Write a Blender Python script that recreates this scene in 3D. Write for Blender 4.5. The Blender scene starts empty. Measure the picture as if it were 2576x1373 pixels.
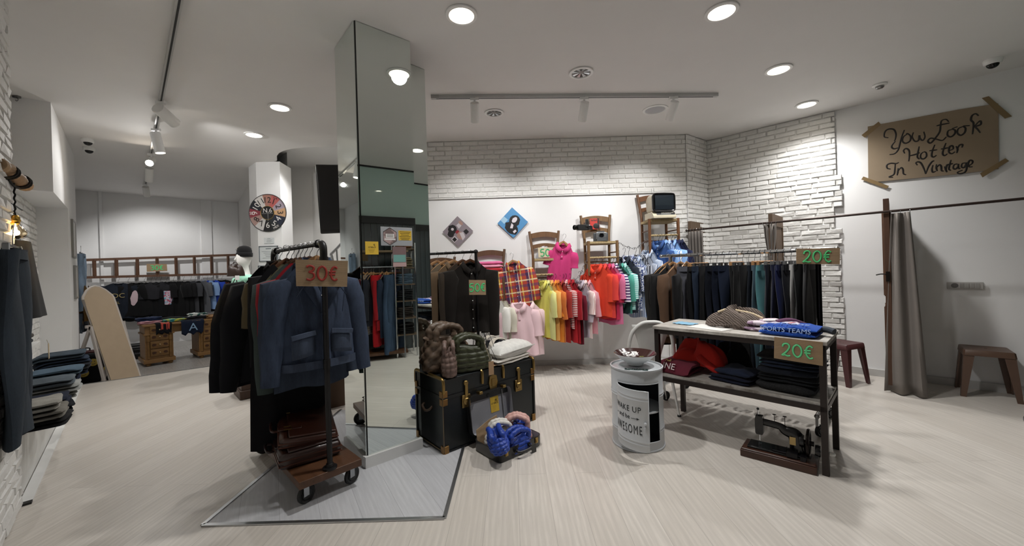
import bpy, math, random
from mathutils import Vector, Matrix
random.seed(7)
R=random.Random(11)
SC=bpy.context.scene; COL=SC.collection
PI=math.pi
def rad(a): return a*PI/180
# ---- camera model: level camera at (0,0,1.4) looking along +Y, rolled 0.03 rad; used to turn measured pixels into points
RO,F,H=.03,965.,1.4
cR,sR=math.cos(RO),math.sin(RO)
def uv(x,y):
    a=x-1288;b=y-686
    return (a*cR-b*sR)/F,(a*sR+b*cR+14)/F
def at(x,y,Y):
    u,v=uv(x,y); return Vector((u*Y,Y,H-v*Y))
def fl(x,y,z=0):
    u,v=uv(x,y); Y=(H-z)/v; return Vector((u*Y,Y,z))
def pl(x,y,a,b,c):      # point on vertical plane aX+bY=c
    u,v=uv(x,y); Y=c/(a*u+b); return Vector((u*Y,Y,H-v*Y))
DA=Vector((.7071,.7071,0)); DB=Vector((.7071,-.7071,0))   # the shop's own axes
# ---- colours and materials
def lin(c):
    if isinstance(c,str):
        c=[int(c[i:i+2],16)/255 for i in (0,2,4)]
    return tuple((v/12.92 if v<=.04045 else ((v+.055)/1.055)**2.4) for v in c)+(1,)
MATS={}
class NT:
    def __init__(s,name):
        s.m=bpy.data.materials.new(name); s.m.use_nodes=True
        s.t=s.m.node_tree; s.n=s.t.nodes; s.b=s.n['Principled BSDF']
        s.co=s.n.new('ShaderNodeTexCoord')
    def node(s,ty,**k):
        n=s.n.new(ty)
        for a,v in k.items():
            if a in n.inputs: 
                n.inputs[a].default_value=v
            else: setattr(n,a,v)
        return n
    def link(s,a,b): s.t.links.new(a,b)
    def map(s,scale=(1,1,1),rot=(0,0,0),src='Object'):
        m=s.node('ShaderNodeMapping'); m.inputs['Scale'].default_value=scale; m.inputs['Rotation'].default_value=rot
        s.link(s.co.outputs[src],m.inputs[0]); return m.outputs[0]
    def noise(s,vec,scale=5,detail=3,rough=.5):
        n=s.node('ShaderNodeTexNoise'); n.inputs['Scale'].default_value=scale; n.inputs['Detail'].default_value=detail; n.inputs['Roughness'].default_value=rough
        s.link(vec,n.inputs['Vector']); return n.outputs['Fac']
    def ramp(s,fac,stops):
        r=s.node('ShaderNodeValToRGB'); e=r.color_ramp.elements
        while len(e)<len(stops): e.new(.5)
        for i,(p,c) in enumerate(stops):
            e[i].position=p; e[i].color=c if len(c)==4 else c+(1,)
        s.link(fac,r.inputs[0]); return r.outputs[0]
    def mix(s,fac,a,b,mode='MIX'):
        m=s.node('ShaderNodeMix',data_type='RGBA',blend_type=mode)
        for k,v in ((0,fac),(6,a),(7,b)):
            if isinstance(v,(float,int,tuple)): m.inputs[k].default_value=v
            else: s.link(v,m.inputs[k])
        return m.outputs[2]
    def bump(s,h,strength=.3,dist=.01):
        b=s.node('ShaderNodeBump'); b.inputs['Strength'].default_value=strength; b.inputs['Distance'].default_value=dist
        s.link(h,b.inputs['Height']); s.link(b.outputs[0],s.b.inputs['Normal'])
    def col(s,c):
        if isinstance(c,tuple): s.b.inputs['Base Color'].default_value=c
        else: s.link(c,s.b.inputs['Base Color'])
    def set(s,**k):
        for a,v in k.items(): s.b.inputs[a.replace('_',' ')].default_value=v
def shade(c,f): return tuple(min(1,v*f) for v in c[:3])+(1,)
def plain(c,rough=.5,metal=0,spec=.5,coat=0):
    key=('plain',c,rough,metal,spec,coat)
    if key in MATS: return MATS[key]
    t=NT('surface_'+str(c)); L=lin(c)
    f=t.noise(t.map(),9,3)
    t.col(t.mix(f,shade(L,.93),shade(L,1.05)))
    t.set(Roughness=rough,Metallic=metal,Coat_Weight=coat); t.b.inputs['Specular IOR Level'].default_value=spec
    MATS[key]=t.m; return t.m
def metal(c='b8b8b8',rough=.25): return plain(c,rough,1)
def fab(c,rough=.9,var=.25,weave=260,bump=.25):
    key=('fab',c,var,weave)
    if key in MATS: return MATS[key]
    t=NT('fabric_'+str(c)); L=lin(c)
    v=t.map()
    f=t.noise(v,4,4,.6)
    g=t.noise(v,weave,1)
    c1=t.mix(f,shade(L,1-var),shade(L,1+var))
    t.col(t.mix(g,c1,shade(L,1.25),'MIX') if False else c1)
    t.set(Roughness=rough,Sheen_Weight=.08); t.b.inputs['Specular IOR Level'].default_value=.2
    t.bump(g,bump,.002)
    MATS[key]=t.m; return t.m
def denim(c,fade=1.8,var=.3):
    key=('den',c,fade)
    if key in MATS: return MATS[key]
    t=NT('denim_'+str(c)); L=shade(lin(c),.66); g_=sum(L[:3])/3; L=tuple(v*.72+g_*.28 for v in L[:3])+(1,)
    v=t.map((1,1,.25))
    f=t.noise(v,9,5,.65); g=t.noise(t.map((300,300,60)),1,1)
    a=t.mix(g,shade(L,.75),shade(L,1.2))
    t.col(t.mix(t.ramp(f,[(.42,(0,0,0)),(.75,(1,1,1))]),a,shade(L,fade)))
    t.set(Roughness=.9); t.b.inputs['Specular IOR Level'].default_value=.2
    t.bump(g,.2,.002)
    MATS[key]=t.m; return t.m
def wood(c,c2=None,rough=.5,scale=1.,axis=2,contrast=.5):
    key=('wood',c,c2,rough,scale,axis)
    if key in MATS: return MATS[key]
    t=NT('wood_'+str(c)); L=lin(c); L2=lin(c2) if c2 else shade(L,contrast)
    sc=[18*scale]*3; sc[axis]=1.6*scale
    f=t.noise(t.map(tuple(sc)),1.6,5,.65)
    g=t.noise(t.map((3,3,3)),2,2)
    c1=t.mix(t.ramp(f,[(.3,(0,0,0)),(.7,(1,1,1))]),L2,L)
    t.col(t.mix(g,c1,shade(L,.8)))
    t.set(Roughness=rough); t.bump(f,.25,.004)
    MATS[key]=t.m; return t.m
def glow(c,power):
    key=('glow',c,power)
    if key in MATS: return MATS[key]
    t=NT('lamp_light'); t.col(lin(c)); t.b.inputs['Emission Color'].default_value=lin(c); t.set(Emission_Strength=power)
    MATS[key]=t.m; return t.m
def stripes(c1,c2,freq=60,axis=2,duty=.5,c3=None,freq3=0):
    key=('str',c1,c2,freq,axis,duty,c3,freq3)
    if key in MATS: return MATS[key]
    t=NT('striped_fabric'); v=t.map()
    s=t.node('ShaderNodeSeparateXYZ'); t.link(v,s.inputs[0])
    def band(ax,fr,du):
        m=t.node('ShaderNodeMath',operation='MULTIPLY'); t.link(s.outputs[ax],m.inputs[0]); m.inputs[1].default_value=fr
        q=t.node('ShaderNodeMath',operation='FRACT'); t.link(m.outputs[0],q.inputs[0])
        g=t.node('ShaderNodeMath',operation='LESS_THAN'); t.link(q.outputs[0],g.inputs[0]); g.inputs[1].default_value=du
        return g.outputs[0]
    c=t.mix(band(axis,freq,duty),lin(c1),lin(c2))
    if c3:
        c=t.mix(band(0,freq3,.35),c,lin(c3)); 
    t.col(c); t.set(Roughness=.9); MATS[key]=t.m; return t.m
def plaid(base,cols,freq=7):
    key=('plaid',base,tuple(cols),freq)
    if key in MATS: return MATS[key]
    t=NT('plaid_fabric'); v=t.map()
    s=t.node('ShaderNodeSeparateXYZ'); t.link(v,s.inputs[0])
    c=lin(base)
    for k,(ax,off,du,hx,fac) in enumerate(cols):
        m=t.node('ShaderNodeMath',operation='MULTIPLY_ADD'); t.link(s.outputs[ax],m.inputs[0]); m.inputs[1].default_value=freq; m.inputs[2].default_value=off+10
        q=t.node('ShaderNodeMath',operation='FRACT'); t.link(m.outputs[0],q.inputs[0])
        g=t.node('ShaderNodeMath',operation='LESS_THAN'); t.link(q.outputs[0],g.inputs[0]); g.inputs[1].default_value=du
        f=t.node('ShaderNodeMath',operation='MULTIPLY'); t.link(g.outputs[0],f.inputs[0]); f.inputs[1].default_value=fac
        c=t.mix(f.outputs[0],c,lin(hx))
    t.col(c); t.set(Roughness=.9); MATS[key]=t.m; return t.m
def blotch(c1,c2,scale=40,lo=.45,hi=.55,c3=None,rough=.9):
    key=('blo',c1,c2,scale,lo,c3)
    if key in MATS: return MATS[key]
    t=NT('printed_fabric'); v=t.map()
    f=t.noise(v,scale,2,.5)
    c=t.mix(t.ramp(f,[(lo,(0,0,0)),(hi,(1,1,1))]),lin(c1),lin(c2))
    if c3:
        f2=t.noise(t.map((1,1,1),(1,2,3)),scale*.8,2)
        c=t.mix(t.ramp(f2,[(.55,(0,0,0)),(.6,(1,1,1))]),c,lin(c3))
    t.col(c); t.set(Roughness=rough); MATS[key]=t.m; return t.m
# ---- mesh builder
class MB:
    def __init__(s): s.v=[];s.f=[];s.mi=[]
    def add(s,vs,fs,mi=0,M=None):
        b=len(s.v)
        for p in vs:
            p=Vector(p); s.v.append(M@p if M else p)
        for f in fs: s.f.append([b+i for i in f]); s.mi.append(mi)
        return s
    def box(s,c,sz,rz=0,mi=0,M=None):
        x,y,z=[k/2 for k in sz]; m=Matrix.Translation(c)@Matrix.Rotation(rz,4,'Z')
        if M: m=M@m
        return s.add([(-x,-y,-z),(x,-y,-z),(x,y,-z),(-x,y,-z),(-x,-y,z),(x,-y,z),(x,y,z),(-x,y,z)],
          [(3,2,1,0),(4,5,6,7),(0,1,5,4),(1,2,6,5),(2,3,7,6),(3,0,4,7)],mi,m)
    def bar(s,p,q,w,h,mi=0,up=(0,0,1)):    # rectangular bar between two points
        p=Vector(p);q=Vector(q);d=(q-p); L=d.length; d.normalize(); up=Vector(up)
        if abs(d.dot(up))>.97: up=Vector((1,0,0)) if abs(d.x)<.9 else Vector((0,1,0))
        a=d.cross(up).normalized(); b=a.cross(d)
        M=Matrix((( a.x,d.x,b.x,(p.x+q.x)/2),(a.y,d.y,b.y,(p.y+q.y)/2),(a.z,d.z,b.z,(p.z+q.z)/2),(0,0,0,1)))
        return s.box((0,0,0),(w,L,h),0,mi,M)
    def loft(s,rings,caps=(1,1),mi=0,closed=False,M=None):
        n=len(rings[0]); vs=[p for r in rings for p in r]; fs=[]
        k=len(rings)
        for i in range(k if closed else k-1):
            for j in range(n):
                a=i*n+j;b=i*n+(j+1)%n;c=((i+1)%k)*n+(j+1)%n;d=((i+1)%k)*n+j
                fs.append((a,b,c,d))
        if not closed:
            if caps[0]: fs.append(tuple(reversed(range(n))))
            if caps[1]: fs.append(tuple(range((k-1)*n,k*n)))
        return s.add(vs,fs,mi,M)
    def tube(s,pts,r,n=8,caps=(1,1),mi=0,closed=False,flat=1.,M=None,up=None):
        pts=[Vector(p) for p in pts]; k=len(pts); rings=[]
        prev=None
        for i,p in enumerate(pts):
            if closed: t=pts[(i+1)%k]-pts[i-1]
            else: t=pts[min(i+1,k-1)]-pts[max(i-1,0)]
            t.normalize()
            if prev is None:
                u=Vector(up) if up else (Vector((0,0,1)) if abs(t.z)<.9 else Vector((1,0,0)))
                a=t.cross(u).normalized()
            else:
                a=(prev-t*prev.dot(t)).normalized()
            prev=a; b=a.cross(t)
            rr=r[i] if isinstance(r,(list,tuple)) else r
            rings.append([p+a*math.cos(2*PI*j/n)*rr+b*math.sin(2*PI*j/n)*rr*flat for j in range(n)])
        return s.loft(rings,caps,mi,closed,M)
    def lathe(s,prof,n=24,c=(0,0,0),mi=0,caps=(0,0),M=None,ang=(0,2*PI)):
        full=abs(ang[1]-ang[0]-2*PI)<1e-6
        c=Vector(c)
        if full:
            rings=[[c+Vector((r*math.cos(2*PI*j/n),r*math.sin(2*PI*j/n),z)) for j in range(n)] for r,z in prof]
            return s.loft(rings,caps,mi,False,M)
        return s.grid(lambda i,j:(c+Vector((prof[i][0]*math.cos(ang[0]+(ang[1]-ang[0])*j/n),prof[i][0]*math.sin(ang[0]+(ang[1]-ang[0])*j/n),prof[i][1]))),len(prof),n+1,mi,M)
    def grid(s,fn,nu,nv,mi=0,M=None,flip=False):
        vs=[fn(i,j) for i in range(nu) for j in range(nv)]
        fs=[]
        for i in range(nu-1):
            for j in range(nv-1):
                q=(i*nv+j,i*nv+j+1,(i+1)*nv+j+1,(i+1)*nv+j)
                fs.append(tuple(reversed(q)) if flip else q)
        return s.add(vs,fs,mi,M)
    def prism(s,poly,z0,z1,mi=0,M=None):
        n=len(poly); vs=[(x,y,z0) for x,y in poly]+[(x,y,z1) for x,y in poly]
        fs=[tuple(reversed(range(n))),tuple(range(n,2*n))]+[(i,(i+1)%n,n+(i+1)%n,n+i) for i in range(n)]
        return s.add(vs,fs,mi,M)
    def poly(s,pts,mi=0,M=None): return s.add(pts,[tuple(range(len(pts)))],mi,M)
    def sphere(s,c,r,n=16,m=10,mi=0,M=None):
        r=Vector(r) if not isinstance(r,(int,float)) else Vector((r,r,r))
        c=Vector(c)
        rings=[[c+Vector((r.x*math.sin(PI*i/m)*math.cos(2*PI*j/n),r.y*math.sin(PI*i/m)*math.sin(2*PI*j/n),-r.z*math.cos(PI*i/m))) for j in range(n)] for i in range(m+1)]
        rings[0]=[c+Vector((0,0,-r.z*.999))+Vector((math.cos(2*PI*j/n),math.sin(2*PI*j/n),0))*r.x*.01 for j in range(n)]
        rings[-1]=[c+Vector((0,0,r.z*.999))+Vector((math.cos(2*PI*j/n),math.sin(2*PI*j/n),0))*r.x*.01 for j in range(n)]
        return s.loft(rings,(1,1),mi,False,M)
    def build(s,name,mat,parent=None,smooth=35,bevel=0,sub=0,loc=None,solid=0):
        me=bpy.data.meshes.new(name); me.from_pydata([tuple(p) for p in s.v],[],s.f)
        if not isinstance(mat,(list,tuple)): mat=[mat]
        for m in mat: me.materials.append(m)
        if len(mat)>1: me.polygons.foreach_set('material_index',[min(i,len(mat)-1) for i in s.mi])
        if smooth:
            me.polygons.foreach_set('use_smooth',[True]*len(me.polygons))
            me.set_sharp_from_angle(angle=rad(smooth))
        me.update()
        o=bpy.data.objects.new(name,me); COL.objects.link(o)
        if parent: o.parent=parent
        if loc is not None: o.location=loc
        if solid:
            m=o.modifiers.new('t','SOLIDIFY'); m.thickness=solid; m.offset=0
        if bevel:
            m=o.modifiers.new('b','BEVEL'); m.width=bevel; m.segments=2; m.limit_method='ANGLE'; m.angle_limit=rad(40)
        if sub:
            m=o.modifiers.new('s','SUBSURF'); m.levels=m.render_levels=sub
        return o
def thing(name,label,cat,loc=(0,0,0),rz=0,group=None,rot=None):
    o=bpy.data.objects.new(name,None); COL.objects.link(o); o.empty_display_size=.1
    o.location=loc; o.rotation_euler=rot if rot else (0,0,rz)
    return tag(o,label,cat,group)
def tag(o,label,cat,group=None):
    o['label']=label; o['category']=cat
    if group: o['group']=group
    return o
def struct(o): o['kind']='structure'; return o
def part(name,mb,mat,parent,**k):
    lab=k.pop('label',None)
    o=mb.build(name,mat,parent,**k)
    if lab: o['label']=lab
    return o
def spline(P,n=6,closed=False):
    P=[Vector(p) for p in P]; k=len(P); out=[]
    rng=range(k if closed else k-1)
    for i in rng:
        p0=P[i-1] if (i>0 or closed) else P[0]*2-P[1]; p1=P[i]; p2=P[(i+1)%k]
        p3=P[(i+2)%k] if (i+2<k or closed) else p2*2-p1
        for j in range(n):
            t=j/n; out.append(.5*((2*p1)+(p2-p0)*t+(2*p0-5*p1+4*p2-p3)*t*t+(3*p1-p0-3*p2+p3)*t**3))
    if not closed: out.append(P[-1])
    return out
def text_mesh(body,size,extrude=.0008,align='CENTER',space=1.):
    cu=bpy.data.curves.new('t','FONT'); cu.body=body; cu.size=size; cu.extrude=extrude; cu.align_x=align; cu.align_y='CENTER'; cu.space_character=space; cu.resolution_u=3
    o=bpy.data.objects.new('t',cu); COL.objects.link(o)
    dg=bpy.context.evaluated_depsgraph_get(); dg.update()
    me=bpy.data.meshes.new_from_object(o.evaluated_get(dg))
    vs=[v.co.copy() for v in me.vertices]; fs=[list(p.vertices) for p in me.polygons]
    bpy.data.objects.remove(o); bpy.data.curves.remove(cu); bpy.data.meshes.remove(me)
    return vs,fs
def add_text(mb,body,size,M,mi=0,sx=1,**k):
    vs,fs=text_mesh(body,size,**k)
    mb.add([Vector((v.x*sx,v.y,v.z)) for v in vs],fs,mi,M); return mb
def frame(o,x,y,z):     # matrix whose local x,y,z axes are given
    x,y,z=[Vector(k).normalized() for k in (x,y,z)]
    return Matrix(((x.x,y.x,z.x,o[0]),(x.y,y.y,z.y,o[1]),(x.z,y.z,z.z,o[2]),(0,0,0,1)))
def facing(o,n,up=(0,0,1)):   # local z = n (towards viewer), y = up, x = right as seen by a viewer
    n=Vector(n).normalized(); up=Vector(up); x=up.cross(n).normalized(); y=n.cross(x)
    return frame(o,x,y,n)
SPOTB=25; SPOTL=20; SPOTF=30
# ================= setting =================
CZ=3.2
def floor_mat(name,c1,c2,pw,pl_,rot,rough=.38,grain=.5):
    t=NT(name)
    v=t.map((1,1,1),(0,0,rot))
    br=t.node('ShaderNodeTexBrick'); br.offset=.37
    for k,val in (('Scale',1.),('Mortar Size',.0012),('Mortar Smooth',.1),('Bias',0.),('Brick Width',pl_),('Row Height',pw)): br.inputs[k].default_value=val
    br.inputs['Color1'].default_value=lin(c1); br.inputs['Color2'].default_value=lin(c2); br.inputs['Mortar'].default_value=shade(lin(c2),.55)
    t.link(v,br.inputs['Vector'])
    sep=t.node('ShaderNodeSeparateXYZ'); t.link(v,sep.inputs[0])
    mg=t.node('ShaderNodeMapping'); mg.inputs['Scale'].default_value=(1.8,28,1); t.link(v,mg.inputs[0]); g1=t.noise(mg.outputs[0],2.2,6,.62)
    m2=t.node('ShaderNodeMapping'); m2.inputs['Scale'].default_value=(.55,5.5,1); t.link(v,m2.inputs[0])
    w=t.node('ShaderNodeTexWave',wave_type='BANDS',bands_direction='Y'); w.inputs['Scale'].default_value=1.6; w.inputs['Distortion'].default_value=9; w.inputs['Detail'].default_value=2; w.inputs['Detail Scale'].default_value=1.1
    t.link(m2.outputs[0],w.inputs['Vector'])
    c=t.mix(t.ramp(g1,[(.35,(0,0,0)),(.7,(1,1,1))]),br.outputs['Color'],shade(lin(c2),.8),'MIX')
    f=t.node('ShaderNodeMath',operation='MULTIPLY'); t.link(w.outputs['Fac'],f.inputs[0]); f.inputs[1].default_value=.34*grain*2
    c=t.mix(f.outputs[0],c,shade(lin(c2),.72))
    t.col(t.mix(.35,c,br.outputs['Color'])); t.set(Roughness=rough)
    t.bump(w.outputs['Fac'],.08,.002)
    return t.m
M_FLOOR=floor_mat('pale_oak_floor','dcd6ce','d2cbc2',.19,7.,rad(90),.36,.75)
M_INLAY=floor_mat('grey_laminate','c9cacd','bcbdc1',.2,5.,rad(58),.4,.4)
M_FAR=floor_mat('grey_lower_floor','cfccc8','bdbab6',.9,.9,rad(45),.25,.15)
def wall_mat(c):
    t=NT('white_plaster'); f=t.noise(t.map(),2.5,5,.6); g=t.noise(t.map(),70,3)
    L=lin(c); t.col(t.mix(f,shade(L,.955),shade(L,1.02))); t.set(Roughness=.75); t.bump(g,.08,.003); return t.m
M_WALL=wall_mat('eeeeee'); M_CEIL=wall_mat('e8e6e4'); M_GREYWALL=wall_mat('d6d5d3')
def brick_mat():
    t=NT('white_painted_brick'); g=t.noise(t.map(),28,5,.65); L=lin('ecebe8')
    t.col(t.mix(t.ramp(g,[(.3,(0,0,0)),(.7,(1,1,1))]),shade(L,.9),L)); t.set(Roughness=.6); t.bump(g,.55,.012); return t.m
M_BRICK=brick_mat()
M_TRIM=plain('e4e4e2',.4); M_ALU=metal('b4b6b8',.35); M_BLACK=plain('141414',.45); M_CHROME=metal('d0d2d4',.12); M_PIPE=plain('171617',.42,.3); M_BRASS=metal('9c8250',.34)
# step line between shop floor and lower room
S0=Vector((-5.86,5.09,0)); S1=fl(549,918.6); SD=(S1-S0).normalized()
S2=S0+SD*6.2
mb=MB(); mb.poly([(-7,-3,0),(7.5,-3,0),(7.5,9,0),(S2.x,S2.y,0),(S0.x,S0.y,0),(-7.5,3.4,0)]); fo=struct(mb.build('floor',M_FLOOR,smooth=0))
mb=MB(); mb.poly([(-12,4,-.17),(S0.x-1,S0.y-.6,-.17),(S2.x+1,S2.y+.3,-.17),(2,12,-.17),(-12,14,-.17)]); struct(mb.build('floor_lower',M_FAR,smooth=0))
mb=MB(); mb.bar(S0-Vector((0,0,.085)),S2-Vector((0,0,.085)),.01,.17,0); mb.bar(S0+Vector((0,0,.002)),S2+Vector((0,0,.002)),.035,.006,1)
struct(mb.build('trim_1',[M_TRIM,M_ALU],smooth=0))
# inlaid grey floor panel with metal edging
IX0,IX1,IY0,IY1=-1.78,-.42,2.155,3.9
mb=MB(); mb.poly([(IX0,IY0,.004),(IX1,IY0,.004),(IX1,IY1,.004),(IX0,IY1,.004)]); struct(mb.build('floor_inlay',M_INLAY,smooth=0))
mb=MB()
for p,q in (((IX0,IY0),(IX1,IY0)),((IX1,IY0),(IX1,IY1)),((IX0,IY0),(IX0,IY1))): mb.bar((*p,.005),(*q,.005),.022,.008)
struct(mb.build('trim_2',M_ALU,smooth=0))
# ceiling with the rounded opening over the stairs
arc=[fl(x,y,CZ) for x,y in ((697,404),(696,393),(702,385),(714,379),(735,374),(765,371),(800,369.5),(850,368.5))]
mb=MB()
pts=[(-12,-3,CZ),(8,-3,CZ),(8,9,CZ),(-1.2,9,CZ),(-1.2,arc[-1].y,CZ)]+[tuple(p) for p in reversed(arc)]+[(-3.9,6.2,CZ),(-5.2,9,CZ),(-5.2,14,CZ),(-12,14,CZ)]
mb.poly(list(reversed(pts))); 
edge=[Vector((-1.2,arc[-1].y,CZ))]+list(reversed(arc))+[Vector((-3.9,6.2,CZ))]
mb.grid(lambda i,j:edge[i]+Vector((0,0,.3*j)),len(edge),2)
struct(mb.build('ceiling',M_CEIL,smooth=30))
mb=MB(); mb.poly([(-6,5,3.46),(-1,5,3.46),(-1,9,3.46),(-6,9,3.46)]); struct(mb.build('ceiling_stairwell',M_GREYWALL,smooth=0))
# bricks
def bricks(mb,p0,p1,z0,z1,n,edge=None,bh=.0655,bl=.235,gap=.006,d=.018,seed=1):
    r=random.Random(seed); p0=Vector(p0);p1=Vector(p1); t=(p1-p0); L=t.length; t.normalize(); n=Vector(n).normalized()
    rows=int(round((z1-z0)/bh)); bh=(z1-z0)/rows
    for i in range(rows):
        off=-(bl/2 if i%2 else 0)-r.uniform(0,.05); a=off; za=z0+i*bh
        Lr=L+(edge(za) if edge else 0)
        while a<Lr:
            b=a+bl*r.uniform(.92,1.06); x0=max(a+gap/2,0); x1=min(b-gap/2,Lr); a=b
            if x1-x0<.02: continue
            e=.006; h=[d+r.uniform(-.006,.005) for _ in range(4)]
            P=lambda x,z,w:p0+t*x+Vector((0,0,z))+n*w
            zb=za+gap/2+r.uniform(-.001,.002); zt=za+bh-gap/2+r.uniform(-.003,.001); 
            c=.004+r.random()*.006
            vs=[P(x0,zb,0),P(x1,zb,0),P(x1,zt,0),P(x0,zt,0),P(x0+c,zb+e,h[0]),P(x1-c,zb+e,h[1]),P(x1-c,zt-e,h[2]),P(x0+c,zt-e,h[3])]
            mb.add(vs,[(4,5,6,7),(0,1,5,4),(1,2,6,5),(2,3,7,6),(3,0,4,7)])
# back wall (white lower panel recessed under brick)
BY=5.42
WR=2.2; WT=2.40
mb=MB(); mb.box((.4,BY+.06,1.6),(4.24,.1,3.2)); bw=struct(mb.build('wall_back',M_WALL,smooth=0))
mb=MB(); bricks(mb,(-1.7,BY,0),(2.5,BY,0),WT,CZ-.005,(0,-1,0),seed=3)
mb.v=[v+Vector((0,-.03,0)) if False else v for v in mb.v]
mb.box((.4,BY-.002+.01,(WT+CZ)/2),(4.2,.02,CZ-WT))
bricks(mb,(WR,BY,0),(2.5,BY,0),0,WT,(0,-1,0),seed=4); mb.box(((WR+2.5)/2,BY+.008,WT/2),(.3,.02,WT))
C0=Vector((2.5,5.40,0)); C1=Vector((2.95,5.73,0)); nC=Vector((.33,-.45,0)).normalized()
bricks(mb,C0,C1,0,CZ-.005,nC,seed=5); mb.poly([C0,C1,C1+Vector((0,0,CZ)),C0+Vector((0,0,CZ))])
struct(mb.build('wall_back_brick',M_BRICK,smooth=0))
mb=MB(); mb.box((.25,BY-.012,WT-.006),(3.95,.022,.014)); mb.box((WR,BY-.01,WT/2),(.012,.02,WT)); struct(mb.build('trim_3',M_TRIM,smooth=0))
mb=MB(); mb.box((.25,BY,.035),(3.9,.015,.07)); struct(mb.build('baseboard_back',plain('c9c8c6',.4),smooth=0))
# right wall
RS=8.74
def rw(X): return Vector((X,RS-X,0))
nR=Vector((-1,-1,0)).normalized()
mb=MB(); a=rw(2.6);b=rw(6.3); mb.poly([a,b,b+Vector((0,0,CZ)),a+Vector((0,0,CZ))]); struct(mb.build('wall_right',M_WALL,smooth=0))
rr=random.Random(5); steps=[(0,.02),(.9,.0),(1.02,-.0),(1.55,.02),(1.75,-.05),(1.98,.03),(2.2,.03),(2.35,-.02)]
def ragged(z):
    v=0
    for zz,e in steps:
        if z>=zz: v=e
    return v
mb=MB(); a=C1+Vector((0,0,0)); b=a+DB*1.54
a2=Vector((2.95,RS-2.95-.03,0)); b2=a2+DB*1.52
bricks(mb,a2,b2,0,CZ-.005,nR,ragged,seed=8); mb.poly([a2+DB*-.1,b2-DB*.06,b2-DB*.06+Vector((0,0,CZ)),a2-DB*.1+Vector((0,0,CZ))])
struct(mb.build('wall_right_brick',M_BRICK,smooth=0))
mb=MB(); mb.bar(rw(4.02)+nR*.015+Vector((0,0,.04)),rw(6.2)+nR*.015+Vector((0,0,.04)),.03,.08); struct(mb.build('baseboard_right',plain('c4c3c1',.4),smooth=0))
# left wall: brick near the camera, niche, pillar
LS=-.73; nL=Vector((1,1,0)).normalized()
def lw(Y,off=0): return Vector((LS-Y,Y,0))+nL*off
mb=MB(); bricks(mb,lw(2.4),lw(.8),0,CZ-.005,nL,seed=12); a=lw(2.41);b=lw(.5); mb.poly([a,b,b+Vector((0,0,CZ)),a+Vector((0,0,CZ))])
c=lw(2.41,-.3); mb.poly([a,c,c+Vector((0,0,CZ)),a+Vector((0,0,CZ))]); struct(mb.build('wall_left_brick',M_BRICK,smooth=0))
mb=MB(); bricks(mb,lw(4.95,-.27),lw(2.2,-.27),0,CZ-.005,nL,seed=13); a=lw(5,-.272);b=lw(2.2,-.272); mb.poly([a,b,b+Vector((0,0,CZ)),a+Vector((0,0,CZ))]); struct(mb.build('wall_left_niche',M_BRICK,smooth=0))
mb=MB()
def lbox(y0,y1,o0,o1,z0,z1,mi=0):
    q=[lw(y0,o0),lw(y1,o0),lw(y1,o1),lw(y0,o1)]
    mb.prism([(p.x,p.y) for p in q],z0,z1,mi)
lbox(3.87,4.8,-.28,0,2.3,CZ); struct(mb.build('beam_left',M_WALL,smooth=0))
mb=MB(); lbox(4.8,5.55,-.28,0,-.17,CZ); struct(mb.build('pillar_left',M_WALL,smooth=0))
mb=MB(); lbox(5.5,8.0,-.215,-.195,-.17,CZ); struct(mb.build('wall_far_left',M_WALL,smooth=0))
mb=MB(); lbox(2.41,5.08,.0,.055,0,.012,0); lbox(2.38,2.41,.0,.055,0,.012,1); struct(mb.build('baseboard_left',[M_TRIM,M_BLACK],smooth=0))
# far wall of the lower room
FS=-16.3
def fw(Y,off=0): return Vector((Y+FS,Y,0))+Vector((.7071,-.7071,0))*off
mb=MB(); a=fw(7.5);b=fw(10.6); mb.poly([a,b,b+Vector((0,0,3.4)),a+Vector((0,0,3.4)),][::1]); mb.v=[v-Vector((0,0,.2)) if v.z<.1 else v for v in mb.v]; struct(mb.build('wall_far',M_WALL,smooth=0))
mb=MB()
def fbox(y0,y1,o0,o1,z0,z1,mi=0):
    q=[fw(y0,o0),fw(y1,o0),fw(y1,o1),fw(y0,o1)]; mb.prism([(p.x,p.y) for p in q],z0,z1,mi)
fbox(7.5,10.5,0,.015,-.17,-.05); struct(mb.build('baseboard_far',plain('d2d0cd',.4),smooth=0))
mb=MB(); fbox(9.02,9.16,0,.03,-.17,CZ); fbox(7.87,7.9,0,.05,1.2,CZ); struct(mb.build('trim_5',M_WALL,smooth=0))
# wall that returns from the far wall towards the column
e=at(600,560,9.53); e.z=-.2
mb=MB(); b=Vector((-4.35,6.6,-.2)); a=Vector((e.x,e.y,-.2)); 
mb.poly([a,b,b+Vector((0,0,3.4)),a+Vector((0,0,3.4))]); struct(mb.build('wall_far_right',M_GREYWALL,smooth=0))
# column with the clock
mb=MB(); mb.prism([(-4.04,6.13),(-3.66,6.13),(-3.72,6.55),(-4.36,6.55),(-4.34,6.4)],-.17,CZ); struct(mb.build('column',M_WALL,smooth=0))
# stairwell walls
mb=MB(); P=[Vector((-3.75,6.5,-.2)),Vector((-4.55,7.3,-.2)),Vector((-3.82,7.42,-.2)),Vector((-2.2,7.1,-.2)),Vector((-1.68,5.6,-.2))]
for a,b in zip(P,P[1:]): mb.poly([a,b,b+Vector((0,0,3.66)),a+Vector((0,0,3.66))])
struct(mb.build('wall_stairs',M_GREYWALL,smooth=0))
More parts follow.
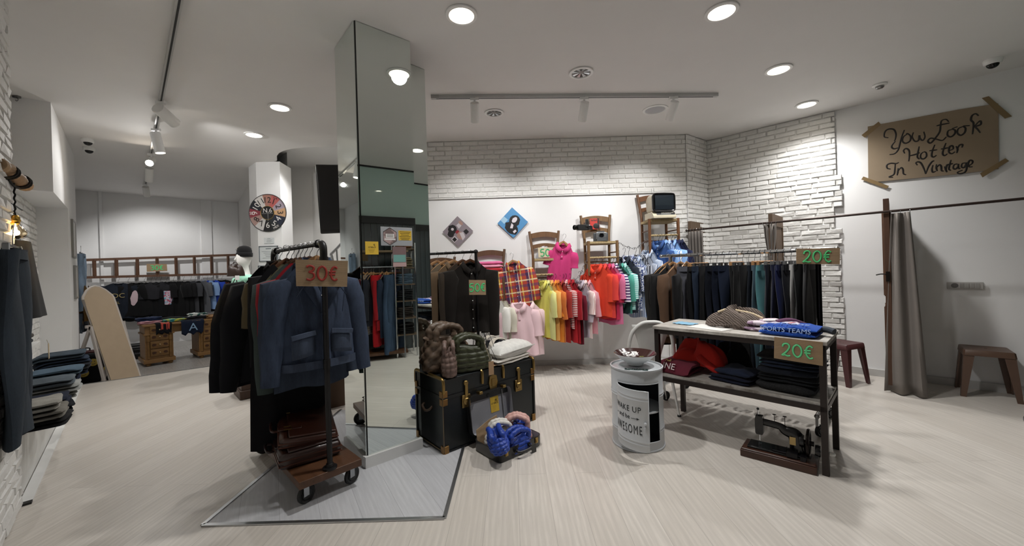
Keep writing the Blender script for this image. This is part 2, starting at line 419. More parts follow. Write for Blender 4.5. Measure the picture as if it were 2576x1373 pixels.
# mirror-clad column: two stepped volumes
PF=Vector((-1.075,2.745,0)); dM=Vector((.76,.65,0)).normalized(); nM=Vector((dM.y,-dM.x,0))
PR=PF+dM*.425; dL=Vector((-.65,.76,0)).normalized(); PL=PF+dL*.45
M_MIRROR=plain('dfe6e1',.015,1.)
def mirror_mat():
    t=NT('mirror_glass'); t.col(lin('d9e0dc')); t.set(Roughness=.012,Metallic=1.); return t.m
M_MIRROR=mirror_mat()
def sheet(mb,a,b,z0,z1,n,th=.006):
    q=[a,b,b+n*th,a+n*th]; mb.prism([(p.x,p.y) for p in q],z0,z1)
mb=MB(); back=PR+dL*.45; q=[PF,PR,back,PL]; mb.prism([(p.x,p.y) for p in q],0,CZ)
d2=Vector((.7133,.7009,0)); nS=Vector((d2.y,-d2.x,0)); Q1=Vector((-.735,3.45,0)); Q=[Q1-d2*.22,Q1,Q1-nS*.3,Q1-d2*.22-nS*.3]; mb.prism([(p.x,p.y) for p in Q],0,CZ)
struct(mb.build('pillar_core',M_BLACK,smooth=0))
mb=MB(); sheet(mb,PF+dM*.006,PR,.085,CZ-.004,nM); struct(mb.build('pillar_mirror_front',M_MIRROR,smooth=0))
mb=MB(); sheet(mb,PF+dL*.006,PL,.085,CZ-.004,-dM); struct(mb.build('pillar_mirror_side',M_MIRROR,smooth=0))
mb=MB(); sheet(mb,Q[0]+nS*.001,Q[1]+nS*.001,.085,CZ-.004,nS); struct(mb.build('pillar_mirror_rear',M_MIRROR,smooth=0))
mb=MB(); mb.bar(PF+nM*.012+Vector((0,0,.042))-dM*.02,PR+nM*.012+Vector((0,0,.042)),.024,.084); mb.bar(PF-dM*.012+Vector((0,0,.042)),PL-dM*.012+Vector((0,0,.042)),.024,.084)
struct(mb.build('baseboard_pillar',plain('dcdcda',.35),smooth=0))
# shop front behind/right of the camera (seen in the mirrors)
def mir(p): 
    p=Vector(p); s=(p-PF).dot(nM); return p-nM*2*s
W0=Vector((2.1,.45,0)); W1=Vector((5.15,3.59,0)); WD=(W1-W0).normalized(); W0=W1-WD*9; nW=Vector((-WD.y,WD.x,0))
def glassy(c,rough,spec=.5):
    t=NT('shop_glass'); t.col(lin(c)); t.set(Roughness=rough,Coat_Weight=1.,Coat_Roughness=.02); return t.m
mb=MB(); mb.bar(W0+Vector((0,0,2.77)),W1+Vector((0,0,2.77)),.02,.86); struct(mb.build('window_1',glassy('b4cdc6',.3),smooth=0))
def slats():
    t=NT('dark_shutter'); v=t.map((1,1,1),(0,0,-math.atan2(WD.y,WD.x))); s=t.node('ShaderNodeSeparateXYZ'); t.link(v,s.inputs[0])
    m=t.node('ShaderNodeMath',operation='MULTIPLY'); m.inputs[1].default_value=9.; t.link(s.outputs[0],m.inputs[0])
    q=t.node('ShaderNodeMath',operation='FRACT'); t.link(m.outputs[0],q.inputs[0])
    t.col(t.ramp(q.outputs[0],[(0,lin('0c0e0f')),(.06,lin('0c0e0f')),(.1,lin('3a4244')),(1,lin('2f3638'))])); t.set(Roughness=.25,Coat_Weight=.3); return t.m
mb=MB(); mb.bar(W0+Vector((0,0,1.12)),W1+Vector((0,0,1.12)),.02,2.24); struct(mb.build('window_2',slats(),smooth=0))
mb=MB(); mb.bar(W0+nW*.02+Vector((0,0,2.28)),W1+nW*.02+Vector((0,0,2.28)),.06,.12); mb.bar(W0+nW*.02+Vector((0,0,3.19)),W1+nW*.02+Vector((0,0,3.19)),.04,.03)
struct(mb.build('trim_6',plain('17191a',.4),smooth=0))
# remaining enclosure, outside the view
mb=MB()
for a,b in ((Vector((-6.4,5.5,0)),Vector((-6.4,5.5,0))),):
    pass
q=[lw(.8),lw(-1.6),Vector((W0.x,W0.y,0))]
for a,b in zip(q,q[1:]): mb.poly([a,b,b+Vector((0,0,CZ)),a+Vector((0,0,CZ))])
struct(mb.build('wall_behind',M_WALL,smooth=0))
# ================= lamps =================
EXPO=1.32
def lamp(kind,loc,power,parent,color=(1,.985,.965),size=.1,angle=120,blend=.6,target=None,rot=None):
    l=bpy.data.lights.new('lamp_'+kind,kind); l.energy=power; l.color=color
    if kind=='SPOT': l.spot_size=rad(angle); l.spot_blend=blend; l.shadow_soft_size=size
    elif kind=='AREA': l.shape='DISK'; l.size=size; l.spread=rad(angle)
    else: l.shadow_soft_size=size
    o=bpy.data.objects.new('lamp',l); COL.objects.link(o); o.parent=parent; o.location=loc
    if target is not None: o.rotation_euler=Vector(target).to_track_quat('-Z','Y').to_euler()
    return o
M_LENS=glow('fff6e6',14); M_RIM=plain('f2f2f0',.35); M_REFL=metal('dfe2e6',.18)
def downlight(px,py,label,on=True,tilt=None,power=52,angle=140,blend=.9,r=.085,group='recessed ceiling lights'):
    p=fl(px,py,CZ); t=thing('ceiling_light',label,'ceiling light',p,0,group)
    mb=MB(); mb.lathe([(r*1.0,-.001),(r*1.32,-.003),(r*1.3,-.012),(r*1.05,-.014),(r*.98,-.004),(r*.96,.02)],32); part('rim',mb,M_RIM,t)
    mb=MB(); prof=[(r*.97,-.006),(r*.9,.03),(r*.6,.075),(r*.3,.09),(.001,.092)]
    mb.v=[]
    mb=MB(); mb.lathe([(r*.97,-.008),(r*.8,-.004),(r*.45,-.002),(.001,-.0015)],16)
    if on:
        mb=MB(); mb.lathe([(r*.97,-.007),(r*.66,-.006)],32); part('reflector',mb,glow('fff2dc',2.2),t)
        mb=MB(); mb.lathe([(r*.66,-.006),(r*.3,-.009),(.001,-.01)],24); part('lens',mb,M_LENS,t)
        lamp('SPOT',(0,0,-.03),power,t,size=.07,angle=angle,blend=blend)
    else:
        mb=MB()
        for j in range(16):
            a0=2*PI*j/16;a1=2*PI*(j+1)/16; q=lambda a,rr,z:(rr*math.cos(a),rr*math.sin(a),z)
            mb.add([q(a0,r*.97,-.008),q(a1,r*.97,-.008),q(a1,r*.35,-.003),q(a0,r*.35,-.003)],[(0,1,2,3)],j%2)
        part('reflector',mb,[metal('c8ccd0',.15),plain('4c4844',.3,.6)],t)
        mb=MB(); mb.lathe([(r*.35,-.003),(.001,-.006)],16); part('lens',mb,plain('8a8784',.3),t)
    return t
downlight(1161,36,'lit recessed ceiling light nearest the top centre, right of the mirror column')
downlight(1815,28,'lit recessed ceiling light at the top right, above the clothes table')
downlight(1462,182,'unlit recessed ceiling light just in front of the white track',False)
downlight(1958,174,'lit recessed ceiling light over the chrome rack, above the brick corner')
downlight(2029,262,'lit recessed ceiling light nearest the right brick wall')
downlight(1243,283,'unlit recessed ceiling light behind the white track, beside its left spot',False)
downlight(704,269,'lit recessed ceiling light left of the mirror column',power=26)
downlight(639,338,'lit recessed ceiling light in front of the licence plate clock column',power=20)
t=thing('ceiling_light','unseen ceiling light added inside the rounded stairwell opening to brighten its wall','ceiling light',(-3.0,6.0,3.459),0,'recessed ceiling lights')  # added lamp, hidden from the camera, to brighten the stair wall
mb=MB(); mb.lathe([(.085,-.001),(.112,-.003),(.11,-.012),(.085,-.012)],32); part('rim',mb,M_RIM,t)
mb=MB(); mb.lathe([(.084,-.006),(.04,-.009),(.001,-.01)],24); part('lens',mb,M_LENS,t)
lamp('SPOT',(0,0,-.03),40,t,size=.07,angle=125,blend=.4)
p=fl(1648,275,CZ); t=thing('ceiling_speaker','round white ceiling speaker behind the right spot of the white track','speaker',p)
mb=MB(); mb.lathe([(.14,-.001),(.14,-.008),(.115,-.012),(.11,-.006)],32); part('rim',mb,M_RIM,t)
mb=MB(); mb.lathe([(.112,-.006),(.08,-.012),(.001,-.015)],32); part('grille',mb,plain('b9b9bd',.6),t)
for (px,py,lab) in ((2497,150,'white dome security camera with black lens on the ceiling at far right'),(221,350,'left of the lower room, front one of two dome security cameras'),(224,371,'rear one of two dome security cameras, hung just behind the other')):
    p=fl(px,py,CZ); t=thing('security_camera',lab,'security camera',p,0,'dome security cameras')
    s=1.0
    mb=MB(); mb.lathe([(.001,0),(.062,0),(.062,-.012),(.058,-.035),(.05,-.045),(.001,-.046)],24); part('housing',mb,M_RIM,t)
    mb=MB(); mb.sphere((0,0,-.045),(.042,.042,.036),20,10); part('dome',mb,plain('0b0b0c',.08),t)
p=fl(2213,212,CZ); t=thing('smoke_detector','small round smoke detector on the ceiling above the kraft paper sign','smoke detector',p)
mb=MB(); mb.lathe([(.001,0),(.06,0),(.062,-.012),(.05,-.02),(.001,-.021)],24); part('base',mb,M_RIM,t)
mb=MB(); mb.lathe([(.036,-.02),(.034,-.036),(.024,-.045),(.001,-.047)],20); part('sensor_cap',mb,metal('9a9a9a',.3),t)
p=fl(42,241,CZ); t=thing('ceiling_hook','small metal ceiling hook with a wire running down to the hanging branch','hook',p)
mb=MB(); mb.box((0,0,-.01),(.05,.03,.02)); mb.tube(spline([(0,0,-.02),(.015,0,-.035),(0,0,-.05),(-.012,0,-.04)],4),.003,6); part('bracket',mb,metal('8a8a8a',.3),t)
# tracks with spotlights
def spot(loc,aim,label,group,power=40,lit=True,L=.2,r=.045,body=M_RIM,angle=60,glowing=4):
    t=thing('track_spotlight',label,'spotlight',loc,0,group)
    d=Vector(aim).normalized()
    mb=MB(); mb.box((0,0,-.014),(.09,.035,.028)); mb.tube([(0,0,-.02),(0,0,-.075)],.011,10); part('bracket',mb,body,t)
    q=Vector((0,0,-.1)); M=facing(q,d,(0,0,1) if abs(d.z)<.95 else (0,1,0))
    mb=MB(); mb.lathe([(.001,-.05),(r*.9,-.05),(r,-.045),(r,L-.055),(r*.94,L-.05),(r*.88,L-.06),(r*.8,L-.1)],24,M=M); part('lamp_body',mb,body,t)
    mb=MB(); mb.lathe([(r*.86,L-.062),(.001,L-.066)],20,M=M); part('lens',mb,glow('fff2e0',glowing) if lit else plain('888888',.3),t)
    if lit: lamp('SPOT',tuple(M@Vector((0,0,L-.03))),power,t,size=.03,angle=angle,blend=.7,target=d)
    return t
T0=fl(1085,240,CZ);T1=fl(1805,235,CZ)
t=thing('lighting_track','long white lighting track across the ceiling before the brick wall','lighting track',T0)
mb=MB(); mb.bar((0,0,-.018),T1-T0+Vector((0,0,-.018)),.036,.034); part('rail',mb,plain('c9c9c8',.35),t)
mb=MB(); mb.bar((.05,0,-.0355),T1-T0+Vector((-.05,0,-.0355)),.012,.003); part('contact_slot',mb,M_BLACK,t)
mb=MB(); d=(T1-T0).normalized(); mb.bar((-.002,0,-.018),d*.08+Vector((0,0,-.018)),.04,.038); part('feed_cap',mb,plain('b9b9b8',.4),t)
for px,lab,ax in ((1190,'left',-.30),(1462,'middle',.0),(1690,'right',-.05)):
    f=(px-1085)/720; p=T0.lerp(T1,f)+Vector((0,0,-.03))
    spot(p,(-.08,.84,-1.0),'%s one of three white cylinder spotlights on the long white track'%lab,'spotlights on the white track',SPOTB,angle=95)
def trk(px,z=CZ): 
    u=uv(px,300 if px<430 else 100)[0]; Y=.38/(1+u); return Vector((.38-Y,Y,z))
A0=Vector((-1.9,2.28,CZ));A1=Vector((-7.3,7.68,CZ))
t=thing('lighting_track','lighting track running from the top left into the lower room','lighting track',A0)
mb=MB(); mb.bar((0,0,-.018),A1-A0+Vector((0,0,-.018)),.036,.034); part('rail',mb,plain('bdbdbb',.35),t)
mb=MB(); mb.bar((0,0,-.0355),A1-A0+Vector((0,0,-.0355)),.012,.003); part('contact_slot',mb,M_BLACK,t)
def on_track(Y): return Vector((.38-Y,Y,CZ-.03))
G='spotlights on the left track'
spot(on_track(2.2),(-.2,-.9,-.5),'track spotlight cut by the top edge at upper left',G,30,True)
spot(on_track(3.85),(-.12,2.25,-.8),'large pale spotlight with a black rim, nearest whole lamp on the left track',G,SPOTL,True,.23,.055,angle=90)
spot(on_track(4.55),(.15,.1,-1),'bright white spotlight hanging straight down, second whole lamp on the left track',G,SPOTL,True,.24,.05,plain('f6f8fa',.3),angle=90)
spot(on_track(5.45),(.50,-.78,-.5),'glaring spotlight facing the viewer on the left track',G,SPOTL,True,angle=100,glowing=60)
spot(on_track(6.0),(-.35,.3,-.8),'tilted grey-white spotlight behind the glaring one',G,SPOTL,True,.22,.05,angle=100)
spot(on_track(7.2),(-.35,.5,-.75),'last spotlight of the left track, hanging over the lower room',G,SPOTF,True,.2,.05,angle=110)
# lamps of the part of the shop behind the photographer and over the lower room
for k,(x,y,pw,lab) in enumerate(((3.6,1.6,0,''),(-1.2,.6,0,''),(1.3,.3,0,''))):
    pass
# pendant bulb hanging on a branch
Bp=pl(36,575,1,1,LS+.18); 
# ================= reusable shapes =================
M_WHITE=plain('efefed',.45); M_DARKWOOD=wood('5a3826',None,.45); M_HANG=wood('b58a5e','8a6038',.4,1,0); M_HANGD=wood('5e3c26','3c2416',.3,1,0); M_WIRE=metal('8d8f92',.3); M_WIREB=plain('2a2a2c',.4,.4)
def hook(mb,hh,r=.0022,side=1):
    s=side; mb.tube(spline([(0,0,-hh),(0,0,-hh*.55),(.016*s,0,-.026),(.021*s,0,.004),(.004*s,0,.021),(-.017*s,0,.012),(-.02*s,0,-.006)],4),r,6)
def hanger(t,kind,hw,slope,hh=.1):
    slope*=.9
    mb=MB(); hook(mb,hh)
    if kind in('wire','wireb'):
        z=-hh-.012; mb.tube([(0,0,-hh),(hw*.9,0,z-slope),(-hw*.9,0,z-slope)],.002,5,closed=True)
        return part('hanger',mb,M_WIRE if kind=='wire' else M_WIREB,t,label='thin wire hanger')
    h=part('hanger',mb,M_WIRE,t,label='metal hook of the hanger')
    mb=MB(); n=9
    pts=[(hw*.92*(-1+2*i/(n-1)),.012*(1-abs(-1+2*i/(n-1)))-.006,-hh+.016-slope*1.15*abs(-1+2*i/(n-1))**1.3) for i in range(n)]
    mb.tube(pts,[.010]+[.016]*(n-2)+[.010],8,flat=.55,up=(0,1,0)); part('hanger_bar',mb,M_HANG if kind=='wood' else M_HANGD,t,label='curved wooden hanger')
def shirt(loc,rz,mat,label,cat='shirt',group=None,W=.44,L=.68,slv='s',slen=None,dep=.05,flare=1.04,collar=None,hang='wire',hh=.1,neck=.075,dip=.07,slope=.125,placket=None,fold=.012,tilt=0,trim=None,name=None,sw=.085,splay=.03,nv=12,open_=False):
    t=thing(name or {'t-shirt':'t_shirt','polo shirt':'polo_shirt'}.get(cat,cat.replace(' ','_')),label,cat,loc,rz,group)
    if tilt: t.rotation_euler=(0,tilt,rz)
    hw=W/2; ph=[R.uniform(0,6.28) for _ in range(4)]; zo=-hh-.01
    nu=17
    def pt(side,i,j):
        s=-1+2*i/(nu-1); tt=j/(nv-1); a=abs(s)*hw
        dd=dip if side<0 else .018
        if a<neck: zt=-dd*math.sqrt(max(0,1-(a/neck)**2))
        else: zt=-slope*((a-neck)/(hw-neck))**1.25
        zb=-L+.012*math.sin(4*s+ph[0])
        z=zt*(1-tt)+zb*tt
        w=1+(flare-1)*tt-.05*math.sin(PI*min(1,tt*1.6))
        x=s*hw*w
        prof=math.sqrt(max(0,1-s*s))
        y=side*dep*prof*(.45+.55*min(1,tt*3))
        fo=fold*min(1,tt*1.5)*(math.sin(5.5*s+ph[1]+1.5*tt)+.6*math.sin(11*s+ph[2]-tt*2)) *prof**.5
        return Vector((x,y+fo+side*fold*.4*math.sin(9*s+ph[3]+3*tt)*prof*tt,z+zo))
    mb=MB()
    mb.grid(lambda i,j:pt(-1,i,j),nu,nv,flip=True); mb.grid(lambda i,j:pt(1,i,j),nu,nv)
    if slv:
        sl=slen or (.235 if slv=='s' else .56)
        for sg in (-1,1):
            k=7 if slv=='l' else 5; pts=[];rs=[]
            for q in range(k):
                f=q/(k-1)
                bend=math.sin(f*PI)*.02
                pts.append((sg*(hw*.93+splay*(f**.6)), -.015*math.sin(f*2+ph[1])-(.02*f if slv=='l' else 0), zo-slope-.035-sl*f+.02*(1-f)+bend*.2))
                rs.append((sw*(1-f)+(.062 if slv=='s' else .048)*f)*(1+.07*math.sin(q*2.1+ph[2])))
            pts.insert(0,(sg*hw*.72,0,zo-slope*.75-.03)); rs.insert(0,sw*.55)
            mb.tube(pts,rs,10,(1,0),flat=.55,up=(0,1,0))
            if trim:
                e=Vector(pts[-1]); p=Vector(pts[-2]); d=(e-p).normalized()
                mb.tube([e-d*.018,e+d*.004],[rs[-1]*1.05]*2,10,(0,0),1,flat=.57,up=(0,1,0))
    mm=[mat,trim] if trim else mat
    body=part('body',mb,mm,t,smooth=60)
    if hang: hanger(t,hang,hw*.9,slope,hh)
    cm=trim or mat
    if collar in('polo','shirt'):
        mb=MB(); cl=.07 if collar=='polo' else .075
        for sg in(-1,1):
            a=[Vector((sg*neck*1.02,dep*.2,zo+.012)),Vector((sg*neck*1.05,-.01,zo+.022)),Vector((sg*neck*.62,-dep*.5-.012,zo-dip*.55)),Vector((sg*.008,-dep*.6-.018,zo-dip*1.02))]
            b=[Vector((sg*neck*1.3,dep*.25,zo-.03)),Vector((sg*neck*1.42,-.025,zo-.022)),Vector((sg*neck*1.15,-dep*.5-.03,zo-dip*.75-.03)),Vector((sg*.03,-dep*.6-.035,zo-dip*1.0-cl*.75))]
            mb.grid(lambda i,j:(a,b)[j][i]+Vector((0,0,0)),4,2)
        mb.grid(lambda i,j:Vector((neck*1.05*math.cos(PI*i/6),dep*.2+.03*math.sin(PI*i/6),zo+.012-.04*j)),7,2)
        part('collar',mb,cm,t,smooth=60,solid=.003)
    elif collar=='crew':
        mb=MB(); pts=[(neck*math.cos(a),-dep*.42*(-math.sin(a) if math.sin(a)<0 else math.sin(a)*-.5)*1.3,zo+(-dip if math.sin(a)<0 else -.018)*abs(math.sin(a))) for a in [2*PI*i/18 for i in range(18)]]
        mb.tube(pts,.0075,6,closed=True); part('collar',mb,cm,t)
    elif collar=='coat':
        mb=MB()
        for sg in(-1,1):
            mb.add([(sg*neck*1.1,.01,zo+.02),(sg*neck*1.55,-.02,zo-.03),(sg*neck*1.7,-dep-.012,zo-.14),(sg*.015,-dep-.02,zo-.33),(sg*.01,-dep-.008,zo-.2),(sg*neck*.7,-.03,zo-.06)],[(0,1,5),(1,2,5),(2,3,4,5)])
        mb.grid(lambda i,j:Vector((neck*1.15*math.cos(PI*i/6),.03*math.sin(PI*i/6)+.01,zo+.025-.06*j)),7,2)
        part('collar',mb,cm,t,smooth=50,solid=.004)
    if placket:
        mb=MB(); pl_=placket if placket>0 else L-dip
        n=8
        mid=nu//2
        zs=[zo-dip-pl_*q/(n-1) for q in range(n)]
        def yy(z): 
            tt=min(1,max(0,(-(z-zo)-dip)/(L-dip))); j=tt*(nv-1); j0=min(nv-2,int(j)); a=pt(-1,mid,j0);b=pt(-1,mid,j0+1); return a.y+(b.y-a.y)*(j-j0)-.004
        mb.grid(lambda i,j:Vector(((-.015,.015)[j],yy(zs[i]),zs[i])),n,2); part('placket',mb,cm,t,solid=.003)
        nb=max(2,int(pl_/.09))
        for q in range(nb):
            z=zo-dip-pl_*(q+.5)/nb; mb=MB(); mb.lathe([(.001,.002),(.0055,.002),(.0055,-.001)],10,M=facing((0,yy(z)-.003,z),(0,-1,0))); part('button',mb,M_WHITE,t)
    return t
def print_patch(t,mat,x,z,w,h,dep=.07,label='printed design on the front'):
    mb=MB(); mb.grid(lambda i,j:Vector((x+w*(i/6-.5),-dep-.006+.02*((i/6-.5)*2)**2,z+h*(.5-j/5))),7,6); part('print',mb,mat,t,label=label,smooth=60)
def trousers(loc,rz,mat,label,cat='trousers',group=None,W=.36,L=1.0,dep=.035,hang='clip',hh=.1,cuff=.085,name=None,fold=.012,splay=0,belt=None):
    t=thing(name or cat.replace(' ','_'),label,cat,loc,rz,group)
    zo=-hh-.03; ph=R.uniform(0,6)
    mb=MB()
    for sg in(-1,1):
        rings=[]
        for k in range(11):
            f=k/10; z=zo-L*f
            rx=(W/4*1.04)*(1-f)+cuff*f if f>.3 else W/4*1.04+.012*math.sin(f*9)
            cx=sg*(W/4*.97+splay*f+(.006*math.sin(6*f+ph)))
            rings.append([Vector((cx+rx*math.cos(a),dep*(1-.2*f)*math.sin(a)*(1 if True else 0)+fold*math.sin(7*f+ph+sg+2*math.cos(a)),z+.008*math.sin(a*2))) for a in [2*PI*j/14 for j in range(14)]])
        mb.loft(rings,(0,0))
    part('legs',mb,mat,t,smooth=60)
    mb=MB(); mb.loft([[Vector((W/2*1.02*math.cos(a),(dep+.006)*math.sin(a),z)) for a in [2*PI*j/20 for j in range(20)]] for z in (zo+.004,zo-.045)],(0,0)); part('waistband',mb,belt or mat,t,smooth=60)
    if hang:
        mb=MB(); hook(mb,hh); part('hanger',mb,M_WIRE,t)
        mb=MB(); mb.tube([(-W*.46,0,-hh),(W*.46,0,-hh)],.0035 if hang=='clip' else .011,8); 
        for sg in(-1,1): mb.box((sg*W*.42,0,-hh-.025),(.03,.022,.06))
        part('hanger_bar',mb,M_WIRE if hang=='clip' else M_HANG,t)
    return t
def nz(x,y,ph): return math.sin(3.1*x+ph)*math.cos(2.7*y+ph*1.7)+.5*math.sin(7.3*x-4*y+ph*2)
def folded_mb(w,d,h,layers=2,ph=None,n=14,sag=0,rough=.004):
    ph=R.uniform(0,6) if ph is None else ph; mb=MB(); lh=h/layers
    for l in range(layers):
        z0=l*lh; ox=R.uniform(-.01,.01); oy=R.uniform(-.008,.008); ww=w*R.uniform(.95,1); rings=[]
        m=9
        for i in range(m):
            f=-1+2*i/(m-1); e=math.sqrt(max(0,1-abs(f)**6)) ; x=ww/2*f+ox
            ring=[]
            for j in range(n):
                a=2*PI*j/n; c,s_=math.cos(a),math.sin(a)
                yy=d/2*math.copysign(abs(c)**.35,c)*(.9+.1*e); zz=lh/2*math.copysign(abs(s_)**.7,s_)*(.35+.65*e)
                up=rough*nz(x*8,yy*8,ph+l)*(1 if s_>0 else .3)
                dz=-sag*max(0,(-yy/d*2-.35))**2 if sag else 0
                ring.append(Vector((x+.004*math.sin(8*yy+ph),yy+oy+.006*math.sin(9*x+ph+l),z0+lh/2+zz+up+dz)))
            rings.append(ring)
        mb.loft(rings)
    return mb
def folded(loc,rz,w,d,h,mat,label,cat='folded clothes',group=None,layers=2,name=None,sag=0,rough=.004,rot=None):
    o=folded_mb(w,d,h,layers,sag=sag,rough=rough).build(name or cat.replace(' ','_'),mat,smooth=50); o.location=loc; o.rotation_euler=rot if rot else (0,0,rz)
    return tag(o,label,cat,group)
def heap_mb(w,d,h,amp=.15,p=3.,nu=26,nv=16,seed=0,freq=1.):
    ph=seed*1.37+.5; mb=MB(); nr=nv
    rings=[]
    for k in range(nr):
        f=k/(nr-1); ring=[]
        rr=math.cos(f*PI/2)**.55 if k<nr-1 else .02; z=h*math.sin(f*PI/2)
        for j in range(nu):
            a=2*PI*j/nu; c,s_=math.cos(a),math.sin(a); sup=(abs(c)**p+abs(s_)**p)**(-1/p)
            wob=1+amp*.5*math.sin(3*a+ph)+amp*.35*math.sin(5*a+ph*2+f*3)
            zz=z*(1+amp*(math.sin(2*a+ph+f)+.6*math.sin(5*a*freq-ph+4*f)+.5*math.sin(9*a+ph*3)*f))
            ring.append(Vector((w/2*c*sup*rr*wob,d/2*s_*sup*rr*wob,max(.001,zz) if k else .001)))
        rings.append(ring)
    mb.loft(rings); return mb
def heap(loc,rz,w,d,h,mat,label,cat,group=None,amp=.15,name=None,seed=0,p=3.,freq=1.):
    o=heap_mb(w,d,h,amp,p,seed=seed,freq=freq).build(name or cat.replace(' ','_'),mat,smooth=70); o.location=loc; o.rotation_euler=(0,0,rz)
    return tag(o,label,cat,group)
# hand lettered digits
DIG={'2':[[(.05,.72),(.12,.92),(.35,.98),(.5,.8),(.4,.5),(.18,.22),(.0,.04),(.2,.08),(.35,.02),(.55,.06)]],
'3':[[(.02,.88),(.22,.98),(.46,.88),(.42,.66),(.2,.55),(.46,.46),(.5,.2),(.3,.02),(.05,.08)]],
'5':[[(.5,.98),(.12,.95),(.08,.56),(.32,.6),(.5,.4),(.42,.1),(.2,.01),(.02,.1)]],
'0':[[(.28,.98),(.08,.82),(.0,.5),(.08,.18),(.28,.02),(.48,.18),(.56,.5),(.48,.82),(.28,.98)]],
'€':[[(.52,.86),(.36,.97),(.18,.8),(.12,.5),(.18,.2),(.36,.03),(.54,.12)],[(.0,.6),(.42,.63)],[(.0,.42),(.4,.43)]]}
def strokes(mb,word,size,o,x,y,n,r,mi=0,kern=.72,skew=0):
    o=Vector(o);x=Vector(x).normalized();y=Vector(y).normalized();n=Vector(n).normalized()
    W=len(word)*kern*size; cx=-W/2+.06*size
    for ch in word:
        for st in DIG[ch]:
            pts=[o+x*(cx+p[0]*size+skew*p[1]*size)+y*((p[1]-.5)*size)+n*.002 for p in st]
            pts=spline(pts,4) if len(pts)>2 else pts
            mb.tube(pts,r,6,flat=.3,up=n,mi=mi)
        cx+=kern*size
def card_mat():
    t=NT('corrugated_cardboard'); v=t.map(); s=t.node('ShaderNodeSeparateXYZ'); t.link(v,s.inputs[0])
    w=t.node('ShaderNodeTexWave',bands_direction='Y'); w.inputs['Scale'].default_value=55; w.inputs['Distortion'].default_value=.3; t.link(v,w.inputs['Vector'])
    f=t.noise(t.map((2,14,2)),2,3); L=lin('9f8667')
    t.col(t.mix(t.ramp(f,[(.3,(0,0,0)),(.7,(1,1,1))]),shade(L,.86),shade(L,1.06))); t.set(Roughness=.8); t.bump(w.outputs['Fac'],.3,.003); return t.m
M_CARD=card_mat()
M_CARDL=plain('c9bda0',.8)
def price_sign(M,w,h,word,c1,c2,label,size,mat=None,group='cardboard price signs',crease=None,r=None):
    # M: matrix with local x right, y up, z out of the face
    t=thing('price_sign',label,'price sign',M.to_translation(),0,group,rot=M.to_euler())
    e=lambda:R.uniform(-.006,.006)
    P=[(-w/2+e(),-h/2+e()),(w/2+e(),-h/2+e()),(w/2+e(),h/2+e()),(-w/2+e(),h/2+e())]
    mb=MB(); mb.prism(P,-.004,.001); part('board',mb,mat or M_CARD,t,smooth=0)
    mb=MB(); r=r or size*.062
    strokes(mb,word,size,(0,0,0),(1,0,0),(0,1,0),(0,0,1),r*1.3,0); strokes(mb,word,size,(0,0,.0012),(1,0,0),(0,1,0),(0,0,1),r,1)
    part('lettering',mb,[plain(c2,.6),plain(c1,.5)],t)
    return t
# quilted bag
def quilt_mb(w,d,h,nu=8,nz_=4,puff=.018,diamond=False,n=0,k=0,top=.85,open_=True,belly=.12,p=2.6,seed=0):
    n=n or min(120,nu*8); k=k or nz_*7
    mb=MB(); rings=[]
    ph=seed
    for i in range(k+1):
        f=i/k; z=h*f; sc=(1+belly*math.sin(PI*min(1,f*1.15)))*(1-(1-top)*f**2)
        if f<.08: sc*=.82+.18*math.sqrt(f/.08)
        ring=[]
        for j in range(n):
            a=2*PI*j/n; c,s_=math.cos(a),math.sin(a); sup=(abs(c)**p+abs(s_)**p)**(-1/p)
            u=nu*j/n; v=nz_*f
            if diamond: q=abs(math.sin(PI*(u+v)))*abs(math.sin(PI*(u-v)))
            else: q=abs(math.sin(PI*(u+.12*math.sin(5*f+ph))))*abs(math.sin(PI*(v+.1*math.sin(3*a+ph))))
            q=q**.45*puff
            ring.append(Vector(((w/2*sup*sc+q)*c,(d/2*sup*sc+q)*s_,z+.01*math.sin(3*a+ph)*f)))
        rings.append(ring)
    last=rings[-1]
    if open_:
        cen=Vector((0,0,h)); rings.append([Vector((p_.x*.8,p_.y*.55,p_.z-.01)) for p_ in last]); rings.append([Vector((p_.x*.72,p_.y*.42,h*.55)) for p_ in last])
    else:
        rings.append([Vector((p_.x*.75,p_.y*.6,p_.z+puff)) for p_ in last]); rings.append([Vector((p_.x*.25,p_.y*.2,p_.z+puff*1.2)) for p_ in last])
    mb.loft(rings); return mb
def ribbed(mb,pts,r,n=10,ribs=6,amt=.2,flat=1.):
    P=spline(pts,8); k=len(P)
    mb.tube(P,[r*(1-amt+amt*1.2*abs(math.sin(PI*ribs*i/(k-1)))**.6) for i in range(k)],n,flat=flat); return mb
def caster(t,x,y,z,r=.045,rz=0,mat=None,rim=None):
    mb=MB(); M=Matrix.Translation((x,y,z))@Matrix.Rotation(rz,4,'Z')
    mb.lathe([(.001,.03),(.018,.03),(.018,.0),(.001,0)],14,M=M@Matrix.Translation((0,0,r+.012)))
    for s in(-1,1): mb.prism([(-.014,s*.017-.0015),(.022,s*.017-.0015),(.022,s*.017+.0015),(-.014,s*.017+.0015)],r*-.1,r+.016,M=M)
    c=part('caster',mb,rim or metal('9a9c9e',.3),t)
    mb=MB(); W=M@frame((.014,0,0),(1,0,0),(0,0,1),(0,-1,0)); mb.lathe([(.001,-.011),(r*.55,-.011),(r*.6,-.006),(r*.85,-.013),(r,-.008),(r,.008),(r*.85,.013),(r*.6,.006),(r*.55,.011),(.001,.011)],24,M=W)
    part('wheel',mb,mat or plain('151515',.5),c)
